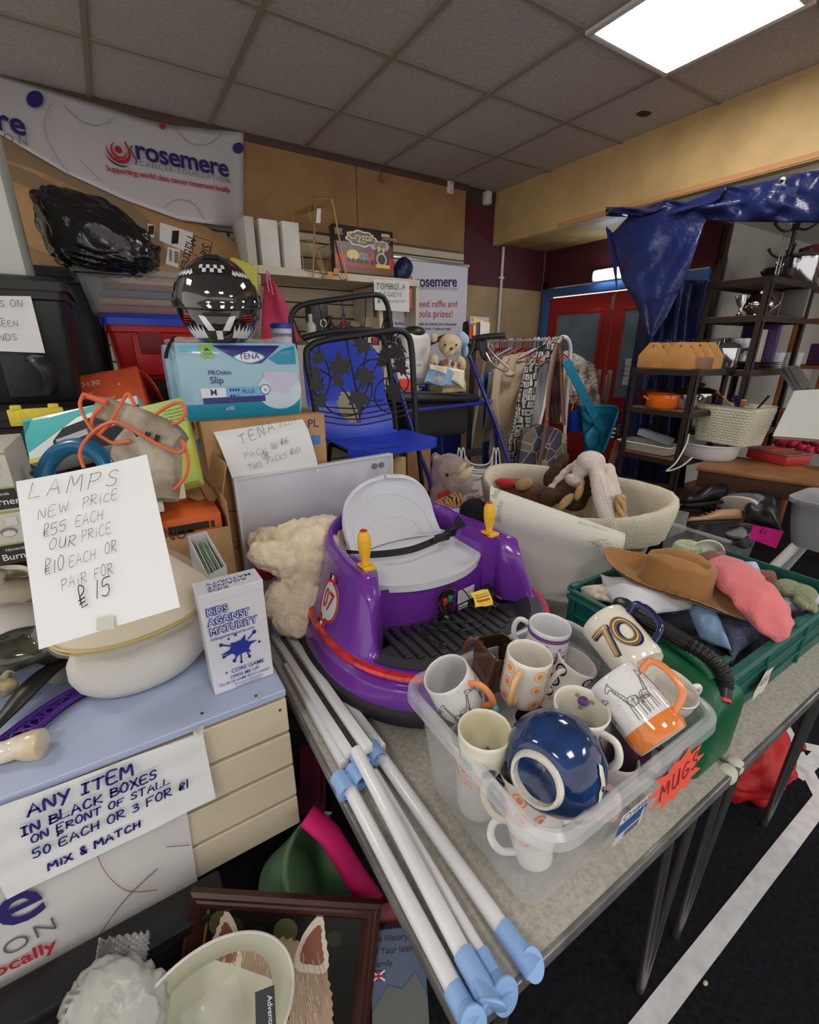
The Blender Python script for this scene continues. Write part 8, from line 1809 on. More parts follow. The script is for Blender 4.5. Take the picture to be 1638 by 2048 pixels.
def caddy(label,c):
 t=thing('wooden_caddy',label,'caddy',c,group='wooden caddies on the low shelving');w_,d_=.19,.11;u=V((0,-1,0));M=basis(c,u,V((0,0,1)))
 hs=[(-w_/2,0),(w_/2,0),(w_/2,.075),(.03,.155),(-.03,.155),(-w_/2,.075)]
 for z in(0,-d_):MB().prism(hs,.008,.0008,M=M@Matrix.Translation((0,0,z))).build('end_panel',cadm,t)
 for x in(-w_/2+.004,w_/2-.004):MB().box((x,.035,-d_/2+.004),(.008,.07,d_-.008),0,M=M).build('side_panel',cadm,t)
 MB().cyl(M@V((0,.135,.002)),M@V((0,.135,-d_)),.009).build('handle',cadm,t);mb=MB();mb.lathe([(.006,0),(.006,.003),(.0001,.004)],12,M=M@Matrix.Translation((0,.135,.009)));mb.build('screw',steel(),t)
for lab,px_,x in(('wooden caddy at the left end of the low shelving',1308,2.98),('wooden caddy second from the left at the front of the low shelving',1362,2.975),('wooden caddy behind the two front ones on the low shelving',1340,3.16),('wooden caddy at the right end in front of the saucepan',1400,3.13)):caddy(lab,atx(px_,x,1.464))
t=abox('tray','low brown wooden tray beside the right caddy','tray',3.0,3.12,1.472,1.56,1.4635,1.53,mat('mid_brown_wood',(132,98,74),.6),pname='panel')
t=thing('wire_basket','row of chrome wire toast racks behind the caddies','rack',atx(1395,3.28,1.464));mb=MB()
for i in range(13):
 y=LY0+.06+.028*i;mb.tube([(3.25,y,1.47),(3.25,y,1.62),(3.26,y,1.64),(3.31,y,1.64),(3.31,y,1.47)],.003,6)
mb.tube([(3.25,LY0+.05,1.63),(3.25,LY0+.41,1.63)],.003,6);mb.tube([(3.25,LY0+.05,1.475),(3.25,LY0+.41,1.475)],.003,6);mb.build('wirework',chrome,t)
sp_=pan_('saucepan','chrome saucepan with black lid knob beside the caddies','pan',PZ(1450,736,1.4645)+V((.02,.03,0)),.085,.12,chrome,lid=mat('glass_dark',(60,60,62),.1,spec=.8),hand_=bkm)
MB().tube(spline([PY(1462,706,1.5),PY(1485,700,1.46),PY(1515,696,1.42)],5),.010,8).build('long_handle',bkm,sp_)
pan_('stockpot','large aluminium steamer pot behind the saucepan','pot',on(1478,1.456,1.60),.135,.19,alu);pan_('saucepan','black saucepan beside the aluminium steamer','pan',on(1515,1.456,1.52),.085,.13,flat((30,30,32),.25))
for i in range(4):t=thing('plate','flat metal platter %s in the pile on the shelving'%['lowest','second lowest','second from top','topmost'][i],'platter',on(1525,1.456+.012*i,1.42),group='platters on the shelving');mb=MB();mb.lathe([(.0001,0),(.09,.001),(.125,.008),(.127,.010),(.09,.004),(.0001,.003)],32,M=Matrix.Translation(t.location));mb.build('plate',[alu,chrome][i%2],t)
gls=mat('clear_glass',(220,224,226),.05,alpha=.4,spec=.9)
for i,(px_,y)in enumerate(((1560,1.40),(1580,1.44),(1598,1.40))):c=on(px_,1.456,y);mb=MB();mb.lathe([(.0001,0),(.03,0),(.038,.10),(.036,.10),(.028,.006),(.0001,.005)],20,M=Matrix.Translation(c));tag(mb.build('glass_tumbler',gls),'cut glass tumbler %s beside the platters'%['nearest','second','third'][i],'glass')
orc=mat('orange_enamel',(226,108,24),.18,coat=.6);pan_('casserole','bright orange enamel casserole on the second shelf','casserole dish',atx(1345,3.05,1.2135),.10,.085,orc)
pan_('casserole','dark red casserole behind the orange one','casserole dish',atx(1322,3.22,1.2135),.09,.09,flat((110,26,28),.25));pan_('pan','chrome pan with a domed lid behind the white basket','pan',on(1420,1.213,1.60),.10,.09,chrome,lid=chrome);pan_('pan','black lidded pot at the right of the second shelf','pan',on(1490,1.052,1.45),.12,.16,flat((28,28,30),.3),lid=gls)
pan_('pan','chrome pan on the second shelf near the upright','pan',atx(1392,3.12,1.2135),.075,.09,chrome,lid=chrome)
t=thing('cutlery_tray','white plastic tray holding a grey cutlery tray on the third shelf','tray',atx(1325,3.1,.906));c=atx(1325,3.07,.906)
mb=MB();mb.loft([[(p[0],p[1],z)for p in rrect(c.x,c.y-.03,.10-d,.19-d,.03)]for z,d in((.908,.03),(.965,.004),(.968,-.008),(.972,0),(.965,.01),(.914,.034))],(True,True));mb.build('tray',flat((206,204,192),.4),t)
t=thing('cutlery_tray','grey divided cutlery tray lying in the white tray','tray',c+V((0,0,.06)));mb=MB();M=Matrix.Translation(c+V((.02,-.05,.085)))@Euler((.25,.1,.4)).to_matrix().to_4x4()
mb.box((0,0,0),(.16,.22,.006),0,M=M)
for x in(-.08,-.03,.03,.08):mb.box((x,0,.02),(.004,.22,.04),0,M=M)
for y in(-.11,.0,.11):mb.box((0,y,.02),(.16,.004,.04),0,M=M)
mb.build('tray',flat((120,124,130),.5),t)
t=thing('grill_rack','chrome grill rack on the bottom shelf board','rack',atx(1300,3.05,.631));mb=MB();c=atx(1300,3.06,.66)
for i in range(9):mb.tube([c+V((-.09,-.12+.03*i,0)),c+V((.09,-.12+.03*i,0)),c+V((.09,-.12+.03*i,-.025))],.003,6)
for x in(-.09,.09):mb.tube([c+V((x,-.13,-.028)),c+V((x,-.13,0)),c+V((x,.13,0)),c+V((x,.13,-.028))],.004,6)
mb.build('wirework',chrome,t)
mb=MB();mb.lathe([(.08,0),(.075,.015),(.03,.03),(.0001,.032)],28,M=Matrix.Translation(atx(1352,3.1,.632)));tag(mb.build('saucepan_cover',chrome),'chrome pan lid beside the grill rack','lid')
pan_('stockpot','tall chrome stockpot on top of the taller shelving','pot',on(1552,1.986,1.50),.12,.16,chrome,lid=alu);pan_('saucepan','dark pan behind the iron candle stand on the taller shelving','pan',on(1518,1.986,1.62),.09,.12,flat((54,54,58),.3,metal=.6))
cs=thing('candle_stand','black iron candle stand with branching arms on the taller shelving','candle stand',on(1530,1.986,1.40));c=on(1530,1.986,1.40);irn=flat((24,24,26),.4)
mb=MB();mb.lathe([(.05,0),(.045,.012),(.013,.03),(.012,.30),(.02,.31),(.012,.32),(.022,.34),(.024,.36),(.012,.385),(.0001,.39)],16,M=Matrix.Translation(c));mb.build('stem',irn,cs,smooth=60)
for z in(.13,.27):
 for k in range(4):a=k*pi/2+.5;mb=MB();d=V((cos(a),sin(a),0));mb.tube(spline([c+V((0,0,z)),c+d*.05+V((0,0,z-.012)),c+d*.09+V((0,0,z+.012)),c+d*.105+V((0,0,z+.035))],4),.0065,8);mb.ell(c+d*.106+V((0,0,z+.035)),.010,n=10);mb.build('arm',irn,cs)
t=thing('wire_loop','tall chrome wire loop beside the iron candle stand','rack',on(1515,1.986,1.36));mb=MB();q=on(1515,1.99,1.36)
mb.tube(spline([q+V((-.02,0,0)),q+V((-.02,0,.25)),q+V((0,0,.28)),q+V((.02,0,.25)),q+V((.02,0,0))],6),.003,6);mb.build('wirework',chrome,t)
tp_=thing('teapot','shiny silver teapot on the middle of the taller shelving','teapot',on(1495,1.776,1.45));c=on(1495,1.776,1.48)
mb=MB();mb.lathe([(.0001,0),(.05,.002),(.045,.012),(.085,.05),(.088,.075),(.06,.11),(.03,.122),(.012,.13),(.012,.145),(.0001,.15)],32,M=Matrix.Translation(c));mb.build('body',chrome,tp_,smooth=60)
mb=MB();mb.tube(spline([c-RX*.08+V((0,0,.05)),c-RX*.12+V((0,0,.07)),c-RX*.15+V((0,0,.12))],6),[.016-.0005*i for i in range(13)],10);mb.build('spout',chrome,tp_);mb=MB();mb.tube(spline([c+RX*.08+V((0,0,.09)),c+RX*.13+V((0,0,.08)),c+RX*.075+V((0,0,.03))],6),.006,8);mb.build('handle',chrome,tp_)
for lab,px_,r in(('silver goblet left of the teapot',1462,.022),('silver jug right of the teapot',1508,.04)):c=on(px_,1.776,1.52);mb=MB();mb.lathe([(r,0),(r*.4,.02),(r*.5,.05),(r,.08),(r*.9,.12),(r*.85,.12),(.0001,.06)],20,M=Matrix.Translation(c));tag(mb.build('goblet',chrome,smooth=60),lab,'cup')
t=abox('framed_print','brown framed print with silver bits in front on the taller shelving','picture',3.75,3.90,1.5,1.52,1.776,1.94,flat((84,60,54),.5));abox('book','grey book at the right end of the taller shelving','book',3.91,3.945,1.36,1.5,1.776,1.95,flat((120,116,112),.6))
t=abox('picture_box','cream box with drawing on the lower part of the taller shelving','box',3.60,3.70,1.45,1.48,1.456,1.70,flat((176,168,150),.6));abox('box_file','purple box beside the cream box on the taller shelving','box',3.72,3.76,1.40,1.6,1.456,1.73,flat((70,44,96),.5))
# shelves of the room behind
wd=mat('orange_pine',(150,92,46),.55,var=(6,.15))
bs=thing('wall_shelves','pine shelves full of ornaments in the room behind the shelving','shelving',(4.6,1.2,0))
for z in(1.1,1.45,1.78,2.0):MB().box((4.7,1.15,z),(.5,.9,.025),.002).build('shelf',wd,bs)
for y in(.72,1.02,1.34,1.58):MB().box((4.5,y,1.0),(.06,.03,2.0),.002).build('upright',wd if y>1.2 else mat('dark_timber'),bs)
rn=random.Random(11);cols=[(196,190,176),(90,50,96),(150,60,60),(60,62,70),(206,204,206),(120,80,50),(70,100,140),(214,200,150),(40,40,44)]
nm_=['ivory','violet','rust','slate','white','umber','steel blue','straw','charcoal']
k=0
for z,zn in((1.1125,'lowest'),(1.4625,'second'),(1.7925,'third'),(2.0125,'top')):
 for y in(.78,.90,1.10,1.22,1.42):
  ci=(k*4+1)%9;hgt=rn.uniform(.10,.22);kind=k%3;c=V((4.52+rn.uniform(0,.1),y,z));r=rn.uniform(.03,.055)
  lab='%s ornament on the %s pine shelf, %s of the row'%(nm_[ci],zn,{.78:'right end',.90:'second from right',1.10:'middle',1.22:'second from left',1.42:'left end'}[y])
  mb=MB()
  if kind==0:mb.box(c+V((0,0,hgt/2)),(r*1.6,r*2,hgt),.004)
  elif kind==1:mb.lathe([(.0001,0),(r,0),(r*1.1,hgt*.4),(r*.5,hgt*.8),(r*.6,hgt)],20,M=Matrix.Translation(c))
  else:mb.lathe([(r*.8,0),(r*.3,.02),(r*.3,hgt*.5),(r,hgt*.7),(r,hgt),(.0001,hgt*.9)],20,M=Matrix.Translation(c))
  tag(mb.build('ornament',flat(cols[ci],.4),smooth=40),lab,'ornament','ornaments on the pine shelves');k+=1
ls=thing('table_lamp','small lamp with a dark red panelled shade in the room behind','lamp',PX(1612,590,4.3));c=PX(1612,585,4.3);c.z=2.0125;c.x=4.62;c=V((4.62,PX(1612,585,4.62).y,2.0125))
mb=MB();mb.lathe([(.05,0),(.02,.02),(.015,.12),(.0001,.12)],16,M=Matrix.Translation(c));mb.build('base',flat((70,50,40),.4),ls);mb=MB();mb.lathe([(.145,.09),(.13,.14),(.085,.29),(.08,.29),(.14,.09)],6,M=Matrix.Translation(c));mb.build('lamp_shade',flat((132,52,54),.7),ls,smooth=0)
# wooden table with basket, tub and cases
zt=.90;A,B=PZ(1372,930,zt),PZ(1640,967,zt);e=(B-A).normalized();e2=V((-e.y,e.x,0));e2=e2 if e2.x>0 else-e2
wt_=thing('wooden_table','old brown wooden table carrying the wicker basket','table',(A+B)/2)
M=basis(A,e,e2);L_=(B-A).length+.25
if M[2][2]<0:M=basis(A+e*L_,-e,e2)
tw=mat('old_table_wood',(136,92,56),.45,var=(7,.25))
MB().box((L_/2+.03,.24,-.012),(L_-.06,.50,.024),.004,M=M).build('tabletop',tw,wt_);MB().box((L_/2,.03,-.075),(L_-.14,.025,.10),.003,M=M).build('apron',mat('dark_table_wood',(78,48,32),.45),wt_)
for x in(.10,L_-.05):
 for y in(.05,.44):MB().box((x,y,-.41),(.06,.06,.79),.006,M=M).build('leg',mat('dark_table_wood'),wt_)
tb2=thing('plastic_tub','round white plastic tub with a trailing white lead, under the wicker basket','tub',PZ(1430,900,zt));c=PZ(1430,922,zt+.001)+V((.10,.10,0))
mb=MB();mb.lathe([(.0001,0),(.15,0),(.165,.02),(.175,.085),(.185,.09),(.186,.10),(.178,.10),(.165,.09),(.16,.02),(.0001,.012)],44,M=Matrix.Translation(c));mb.build('body',flat((212,212,214),.35),tb2,smooth=50)
mb=MB();mb.tube(spline([PX(1378,868,2.95),PX(1372,890,2.95),PX(1352,925,2.9),PX(1333,942,2.88),PX(1360,934,2.9),PX(1385,915,2.93)],8),.005,8);mb.build('lead',flat((216,214,212),.4),tb2)
bk_=thing('wicker_basket','cream wicker style plastic basket full of kitchen utensils','basket',c+V((.05,-.02,.10)));bz0,bz1=c.z+.105,c.z+.345;bx_=c+V((.06,-.075,0))
cwk=mat('cream_woven_plastic',(204,200,178),.5,bump=(70,.2))
R_=Matrix.Rotation(-.12,4,'Z')
def bpt(a,s,z):p=rrect(0,0,.14*s,.185*s,.04,9)[a];q=R_@V((p[0],p[1],0));return V((bx_.x+q.x,bx_.y+q.y,z))
nB=40;mb=MB();mb.loft([[bpt(a,.84+.16*k/10,bz0+(bz1-bz0)*k/10)for a in range(nB)]for k in range(11)]+[[bpt(a,1.04,bz1)for a in range(nB)],[bpt(a,.97,bz1)for a in range(nB)],[bpt(a,.82,bz0+.01)for a in range(nB)]],(True,True));mb.build('body',cwk,bk_,smooth=40)
mb=MB()
for k in range(13):
 z=bz0+.012+(bz1-bz0-.02)*k/13;s=.84+.16*(z-bz0)/(bz1-bz0)+.006
 loop=[bpt(a,s,z)for a in range(nB)];per=[(loop[i]-loop[i-1]).length for i in range(nB)];tot=sum(per);n_=44
 def at_len(d):
  d%=tot
  for i in range(nB):
   q_=(loop[(i+1)%nB]-loop[i]).length
   if d<=q_:return loop[i].lerp(loop[(i+1)%nB],d/max(q_,1e-6)),(loop[(i+1)%nB]-loop[i]).normalized()
   d-=q_
  return loop[0],V((1,0,0))
 for i in range(n_):
  p_,t_=at_len(tot*(i+.5*(k%2))/n_);mb.box((0,0,0),(tot/n_*.86,.006,.013),.0025,M=basis(p_,t_,V((0,0,1)))@Matrix.Rotation(pi/2,4,'X')if False else basis(p_,t_,t_.cross(V((0,0,1)))),seg=1)
mb.build('weave',cwk,bk_,kind='stuff')
for lab,nm,a,b,r,m in(('wooden spatula sticking out of the wicker basket','spatula',(1480,812,.0),(1434,782,.0),.016,(190,138,80)),('small wooden fork in the wicker basket','wooden_fork',(1480,812,0),(1488,800,0),.016,(186,136,84)),('black handled ladle sticking out at the right of the wicker basket','ladle',(1505,812,0),(1538,792,0),.010,(26,26,28)),('blue handled whisk in the wicker basket','whisk',(1476,806,0),(1470,792,0),.02,(36,36,96)),('chrome fish slice at the left of the wicker basket','fish_slice',(1424,812,0),(1422,780,0),.006,(190,190,192))):
 A2=PX(a[0],a[1]+16,bx_.x+.03);B2=PX(b[0],b[1],bx_.x-.02);mb=MB();mb.tube([A2,A2.lerp(B2,.5),B2],[r*.7,r*.8,r],10,flatx=.45);tag(mb.build(nm,flat(m,.45),smooth=60),lab,'utensil')
def onT(x,y,z=zt+.001):return PZ(x,y,z)
t=thing('tin','red tin with a yellow label behind the wicker basket','tin',onT(1530,868)+V((.25,.1,0)));q=onT(1545,880)+V((.1,0,.0));mb=MB();mb.box(q+V((0,0,.11)),(.12,.13,.22),.02);mb.build('body',flat((186,50,48),.35),t);mb=MB();mb.box(q+V((-.061,0,.09)),(.002,.09,.09));mb.build('label',flat((210,176,110),.5),t)
q=[PX(1582,782,3.42),PX(1700,778,3.42),PX(1690,884,3.34),PX(1545,872,3.34)];qm=quadmap(*q);mb=MB();mb.slab(lambda u,v:qm(u,v,0)+V((.05*v,0,.012*(u*(1-u)))),8,8,.05);lid_=tag(mb.build('foam_slab',mat('white_foam_board'),smooth=40),'big white box lid leaning at the back of the wooden table','lid')
A3,B3=onT(1500,942,zt),onT(1606,946,zt)
pcs=thing('puzzle_case','clear topped red case lying on the wooden table','case',onT(1555,930));q=onT(1552,925)+V((.06,.02,0));MM=Matrix.Translation(q)@Matrix.Rotation(-.32,4,'Z')
MB().box((0,0,.03),(.20,.26,.058),.004,M=MM).build('body',flat((170,44,38),.4),pcs);MB().box((0,0,.066),(.21,.27,.012),.004,M=MM).build('lid',mat('clear_brown_lid',(150,110,104),.15,alpha=.6,spec=.8),pcs);
for yy in(-.07,.0,.07):mb=MB();mb.box((-.02,yy,.074),(.12,.045,.002),0,M=MM);mb.build('panel',flat((206,90,60),.5),pcs)
wr_=thing('wreath','crimson ribbon wreath behind the red case on the wooden table','wreath',onT(1600,900));q=onT(1598,905)+V((.14,.0,.035));mb=MB()
for i in range(20):a=2*pi*i/20;mb.ell(q+V((.13*cos(a),.17*sin(a),.012*sin(a*5))),(.034,.034,.030),rot=(0,0,a),n=10)
mb.jig(.012,30);mb.build('ribbon',mat('crimson_ribbon',(176,34,60),.5),wr_,smooth=60)
for i in range(3):
 A4=PX(1566+11*i,738-3*i,3.7);B4=PX(1598+9*i,783-2*i,3.6);mb=MB();mb.tube([A4,B4],.035,4,flatx=.25);tag(mb.build('baking_tray',alu,smooth=0),'%s silver baking tray leaning above the white box lid'%['leftmost','middle','rightmost'][i],'tray','silver trays')
 # shoes in a clear box, high chair
sx0,sx1,sy0,sy1=2.80,3.16,1.02,1.40;stand=abox('low_bench','low dark bench under the clear shoe box','bench',sx0-.04,sx1+.04,sy0-.05,sy1+.03,0.0,.30,mat('dark_table_wood'))
sb=thing('storage_box','clear plastic box of shoes with a bright pink price label','storage box',((sx0+sx1)/2,(sy0+sy1)/2,.301));tub(sb,.17,.185,.185,.20,((sx0+sx1)/2,(sy0+sy1)/2),.301,.56,.02,.015,.03,clr,cpr)
o,f,g=sheet('price_label','bright pink price label on the clear shoe box','label',PX(1507,1050,2.78),PX(1568,1062,2.78),PX(1552,1097,2.78),PX(1497,1076,2.78),mat('fluorescent_pink_card',(236,40,150),.6),n=6)
join(hfit('£1',PX(1518,1066,2.776),PX(1532,1070,2.776),up,.1,2),hfit('EACH',PX(1516,1080,2.776),PX(1534,1085,2.776),up,.1,3)).build('lettering',flat((120,20,90)),o,smooth=0)
def shoe(label,c,ang,col,sole,boot=False,tilt=(0,0)):
 t=thing('shoe',label,'shoe',M=Matrix.Translation(c)@Euler((tilt[0],tilt[1],ang)).to_matrix().to_4x4())
 rings=[]
 for i in range(13):
  s=i/12;w_=.036+.012*sin(pi*s*1.0)-(.012 if i in(0,12)else 0);h=(.10 if boot else.065)*(1-.55*smoothstep(.35,.75,s))*(.55 if i==12 else 1)*(.85 if i==0 else 1)
  rings.append([(-.13+.27*s,w_*cos(2*pi*k/16),.02+max(0,h*.5+h*.5*sin(2*pi*k/16)))for k in range(16)])
 mb=MB();mb.loft(rings);mb.build('upper',flat(col,.4),t,world=False,smooth=60);mb=MB();mb.prism([(-.135+.28*(.5-.5*cos(a)),.046*sin(a))for a in[2*pi*i/24 for i in range(24)]],.02,.004);mb.build('sole',flat(sole,.6),t,world=False)
 mb=MB()
 for k in range(4):mb.tube([(-.02+.025*k,-.02,.078-.008*k),(-.01+.025*k,0,.084-.008*k),(-.02+.025*k,.02,.078-.008*k)],.003,6)
 mb.build('laces',flat(sole if boot else col,.7),t,world=False)
shoe('black leather boot heaped at the left of the clear shoe box',PX(1412,1008,2.92),2.6,(24,24,26),(28,28,28),True,(.2,.1));shoe('grey trainer with white sole standing on edge in the shoe box',PX(1470,1008,2.95),1.2,(110,112,120),(206,200,188),False,(1.2,.3));shoe('dark trainer sole up at the front of the shoe box',PX(1470,1062,2.86),.6,(60,60,66),(150,150,154),False,(2.6,.2));shoe('tan insole shoe at the left front of the shoe box',PX(1430,1048,2.86),2.2,(190,150,116),(40,40,42),False,(.3,.2))
drape('handbag','black leather bag flopped over the right of the shoe box','bag',[PX(1485,985,3.05),PX(1560,995,3.05),PX(1565,1065,2.9),PX(1490,1040,2.86)],flat((26,26,28),.4),.06,.02,10,th=.03)
shoe('black shoe under the left end of the wooden table',V((3.0,1.32,.60)),2.0,(26,25,25),(30,30,30))
hcx=thing('high_chair','grey plastic baby high chair at the right edge beyond the green crate','high chair',(2.72,.72,0));gp2=flat((150,152,156),.4);wp2=flat((206,206,206),.4)
hq=PY(1640,1010,.80);HX=2.78;HYc=PX(1640,1000,HX).y-.09
mb=MB();mb.loft([[(HX+p[0],HYc+p[1],z)for p in rrect(0,0,.155*s,.165*s,.07,6)]for s,z in((.80,.68),(.88,.74),(.96,.82),(1.0,.88),(1.09,.895),(1.09,.915),(1.0,.915),(.93,.89),(.84,.74))],(True,True));mb.build('seat',gp2,hcx,smooth=50)
for sx in(-1,1):
 for sy in(-1,1):mb=MB();mb.tube([(HX+sx*.08,HYc+sy*.09,.70),(HX+sx*.22,HYc+sy*.24,.30),(HX+sx*.27,HYc+sy*.30,.0)],.022,12);mb.build('leg',wp2,hcx)
mb=MB();mb.tube([(HX-.22,HYc-.24,.32),(HX-.22,HYc+.24,.32),(HX+.22,HYc+.24,.32),(HX+.22,HYc-.24,.32)],.018,10,closed=True);mb.build('stretcher',wp2,hcx)
# blue tarpaulin
tar=mat('blue_tarpaulin',(24,36,88),.34,coat=.25,bump=(22,1.0),var=(3,.15));tx_=3.035
def tarp(name,label,fn,nu,nv):mb=MB();mb.slab(fn,nu,nv,.002);return tag(mb.build(name,tar,smooth=180),label,'tarpaulin')
def interp(L,x):
 for(x0,y0),(x1,y1)in zip(L,L[1:]):
  if x<=x1:return y0+(y1-y0)*(x-x0)/(x1-x0)
 return L[-1][1]
TT_=[(1212,414),(1300,414),(1330,398),(1370,404),(1450,372),(1480,374),(1560,352),(1700,330)];TB_=[(1212,432),(1290,436),(1380,432),(1418,442),(1520,444),(1638,446),(1700,448)]
sw1=tarp('tarpaulin','crumpled blue tarpaulin swag nailed along the bottom of the right bulkhead',lambda u,v:(lambda x:PX(x,interp(TB_,x)*(1-v)+interp(TT_,x)*v,tx_-.03-.035*sin(pi*v)*(1+.5*sin(x*.05))+.035*noise.noise(V((x*.03,v*3,1)))))(1212+488*u),90,18)
for x,y in((1216,421),(1564,363)):mb=MB();q=PX(x,y,tx_-.07);mb.lathe([(.018,0),(.018,.003),(.008,.004),(.008,0)],20,M=basis(q,(0,-1,0),(0,0,1)));mb.build('eyelet',steel(),sw1)
LE=[(370,1450),(400,1440),(430,1260),(470,1222),(560,1244),(600,1268),(680,1300)];RE=[(370,1453),(445,1410),(560,1370),(640,1330),(680,1302)]
tarp('tarpaulin','pointed flap of blue tarpaulin hanging down in front of the red door',lambda u,v:(lambda y:PX(interp(LE,y)*(1-u)+interp(RE,y)*u,y,3.0-.05*sin(pi*u)*(1-v*.3)+.02*sin(u*9+v*5)*(1-.5*v)+.03*noise.noise(V((u*4+v*2,v*5,4)))))(372+306*v),40,50)
tarp('tarpaulin','lower blue tarpaulin curtain behind the low metal shelving',lambda u,v:PX(1290+125*u-70*(1-v)*(1-u*.3),560+(430)*(1-v),3.46+.04*sin(u*16+v*2)+.04*noise.noise(V((u*5,v*4,2)))),40,40)
mb=MB();mb.slab(lambda u,v:PX(1212+22*u,452+22*u+100*(1-v)*u+8*(1-v),3.02),6,8,.002);tag(mb.build('tarpaulin',tar),'small folded back corner of blue tarpaulin beside the emergency light','tarpaulin')
# red bag on the floor
rb_=thing('cloth_bag','red cloth bag slumped on the carpet behind the table legs','bag',(1.83,.42,0));mb=MB();mb.grid(lambda u,v:(lambda d:V((1.80,.44,.10))+V((d.x*.20,d.y*.15,d.z*.12 if d.z>0 else d.z*.095))+d*(abs(noise.noise(d*2.1+V((2,0,0))))*.06))(V((cos(2*pi*u)*cos(-pi/2+pi*v),sin(2*pi*u)*cos(-pi/2+pi*v),sin(-pi/2+pi*v)))),64,40,cu=True);mb.build('bag',mat('red_nylon',(176,22,28),.5,bump=(20,.4)),rb_,smooth=180)
mb=MB();mb.tube(spline([(1.92,.40,.08),(2.02,.36,.05),(2.05,.32,.10),(1.96,.33,.16)],6),.016,8,flatx=.4);mb.build('handle',mat('red_nylon'),rb_)
# in front of the counter, lower left
pf_=thing('framed_picture','dark brown framed picture of a pale furry dog leaning at the bottom left','picture',PD(540,1900,.98))
tl,tr,bl_=PD(358,1772,.97),PD(739,1797,.99),PD(330,2150,.93)
M=basis(bl_,tr-tl,tl-bl_);Wf=(tr-tl).length;Hf=(tl-bl_).length;fwm=mat('dark_mahogany',(62,32,26),.35,coat=.3,var=(9,.2))
mb=MB();prof=[(0,0),(.002,.014),(.010,.018),(.016,.016),(.020,.019),(.028,.018),(.034,.010),(.040,.006),(.040,0)]
cor=[(0,0,1,1),(Wf,0,-1,1),(Wf,Hf,-1,-1),(0,Hf,1,-1),(0,0,1,1)]
mb.loft([[M@V((cx+sx*d,cy+sy*d,z))for d,z in prof]for cx,cy,sx,sy in cor],(False,False));mb.build('frame',fwm,pf_,smooth=25)
mb=MB();mb.box((Wf/2,Hf/2,.001),(Wf-.06,Hf-.06,.006),0,M=M);mb.build('backing',flat((40,32,26)),pf_)
mb=MB();
for x0,x1 in((.040,.045),):rect(mb,x0,.04,x1,Hf-.04)
onM(mb,M,.0052).build('gilt_slip',mat('gilt',(176,140,70),.35,metal=.6),pf_)
mb=MB();rect(mb,.045,.04,Wf-.04,Hf-.04,0,.0);rn=random.Random(8)
for _ in range(16):disc(mb,rn.uniform(.06,Wf-.06),Hf-rn.uniform(.05,.16),rn.uniform(.01,.03),12,rn.choice([1,1,2]),z=.0003+.00003*_)
cx,cy=Wf*.45,Hf-.175
def furpoly(pts,mi,z,amp=.006,n=10):
 P=spline([(p[0],p[1],0)for p in pts],n,True);out=[]
 for i,p in enumerate(P):d=V((p.x-cx,p.y-cy,0)).normalized();out.append(p+d*(amp*(1 if i%2 else-.3)*rn.uniform(.3,1.2)))
 pol(mb,[(p.x,p.y)for p in out],mi,z)
furpoly([(cx-.13,cy-.05),(cx-.10,cy+.06),(cx-.02,cy+.085),(cx+.06,cy+.08),(cx+.12,cy+.03),(cx+.145,cy-.06),(cx+.13,cy-.16),(cx-.10,cy-.16)],3,.0010)
for s,ex,ey in((-1,cx-.095,cy+.07),(1,cx+.088,cy+.075)):
 for mi,k,z in((4,1.0,.0014),(5,.68,.0017)):furpoly([(ex-.036*k,ey-.04*k),(ex-.026*k,ey+.02*k),(ex+s*.008,ey+.064*k),(ex+.024*k,ey+.02*k),(ex+.036*k,ey-.042*k),(ex,ey-.05*k)],mi,z,.003,6)
for _ in range(420):
 a=rn.uniform(-.12,.13);b=rn.uniform(-.14,.07);L_=rn.uniform(.012,.028);dx=a*.25+rn.uniform(-.006,.006);stroke(mb,[(cx+a,cy+b),(cx+a+dx*.3,cy+b-L_)],.0012,rn.choice([6,3,4]),.0019)
for s in(-1,1):disc(mb,cx+s*.045,cy-.06,.011,14,7,z=.0022)
disc(mb,cx,cy-.115,.016,16,7,z=.0022)
onM(mb,M,.0045).build('print',[flat((24,24,20),.3),flat((42,48,34),.3),flat((80,84,54),.3),flat((172,146,122),.5),flat((222,208,192),.5),flat((140,88,70),.5),flat((202,178,154),.5),flat((20,16,16),.2)],pf_,smooth=0)
lsd=thing('lamp_shade','oval brown lamp shade with pale lining seen from its open end, bottom left','lamp shade',PD(450,2000,.80))
c0=PD(418,2048,.80);ax=(EYE-c0).normalized();u=(RX*.80-RY*.62).normalized();u=(u-ax*u.dot(ax)).normalized();w_=ax.cross(u)
def sh_(s,d,n=64):return[c0+u*(.150*s*cos(2*pi*i/n))+w_*(.105*s*sin(2*pi*i/n))-ax*d for i in range(n)]
mb=MB();mb.loft([sh_(1.02,-.001),sh_(1.03,.01),sh_(.85,.14)],(False,False));mb.build('outer_cover',mat('rust_shade_fabric',(124,68,40),.6),lsd,smooth=60)
mb=MB();mb.loft([sh_(1.0,0),sh_(.83,.14)],(False,True));mb.build('lining',mat('pale_green_lining',(208,208,190),.6),lsd,smooth=60)
mb=MB();mb.tube(sh_(1.01,-.002),.003,8,closed=True);mb.build('rim',mat('white_braid',(210,206,196),.6),lsd)
mb=MB();mb.grid(lambda a,b:c0+u*(-.02+.10*a-.02)+w_*(-.06+.10*b)-ax*(.05-.03*sin(pi*a)*sin(pi*b)+.012*noise.noise(V((a*6,b*6,3)))),24,24);mb.build('plastic_wrap',mat('clear_film'),lsd,smooth=180)
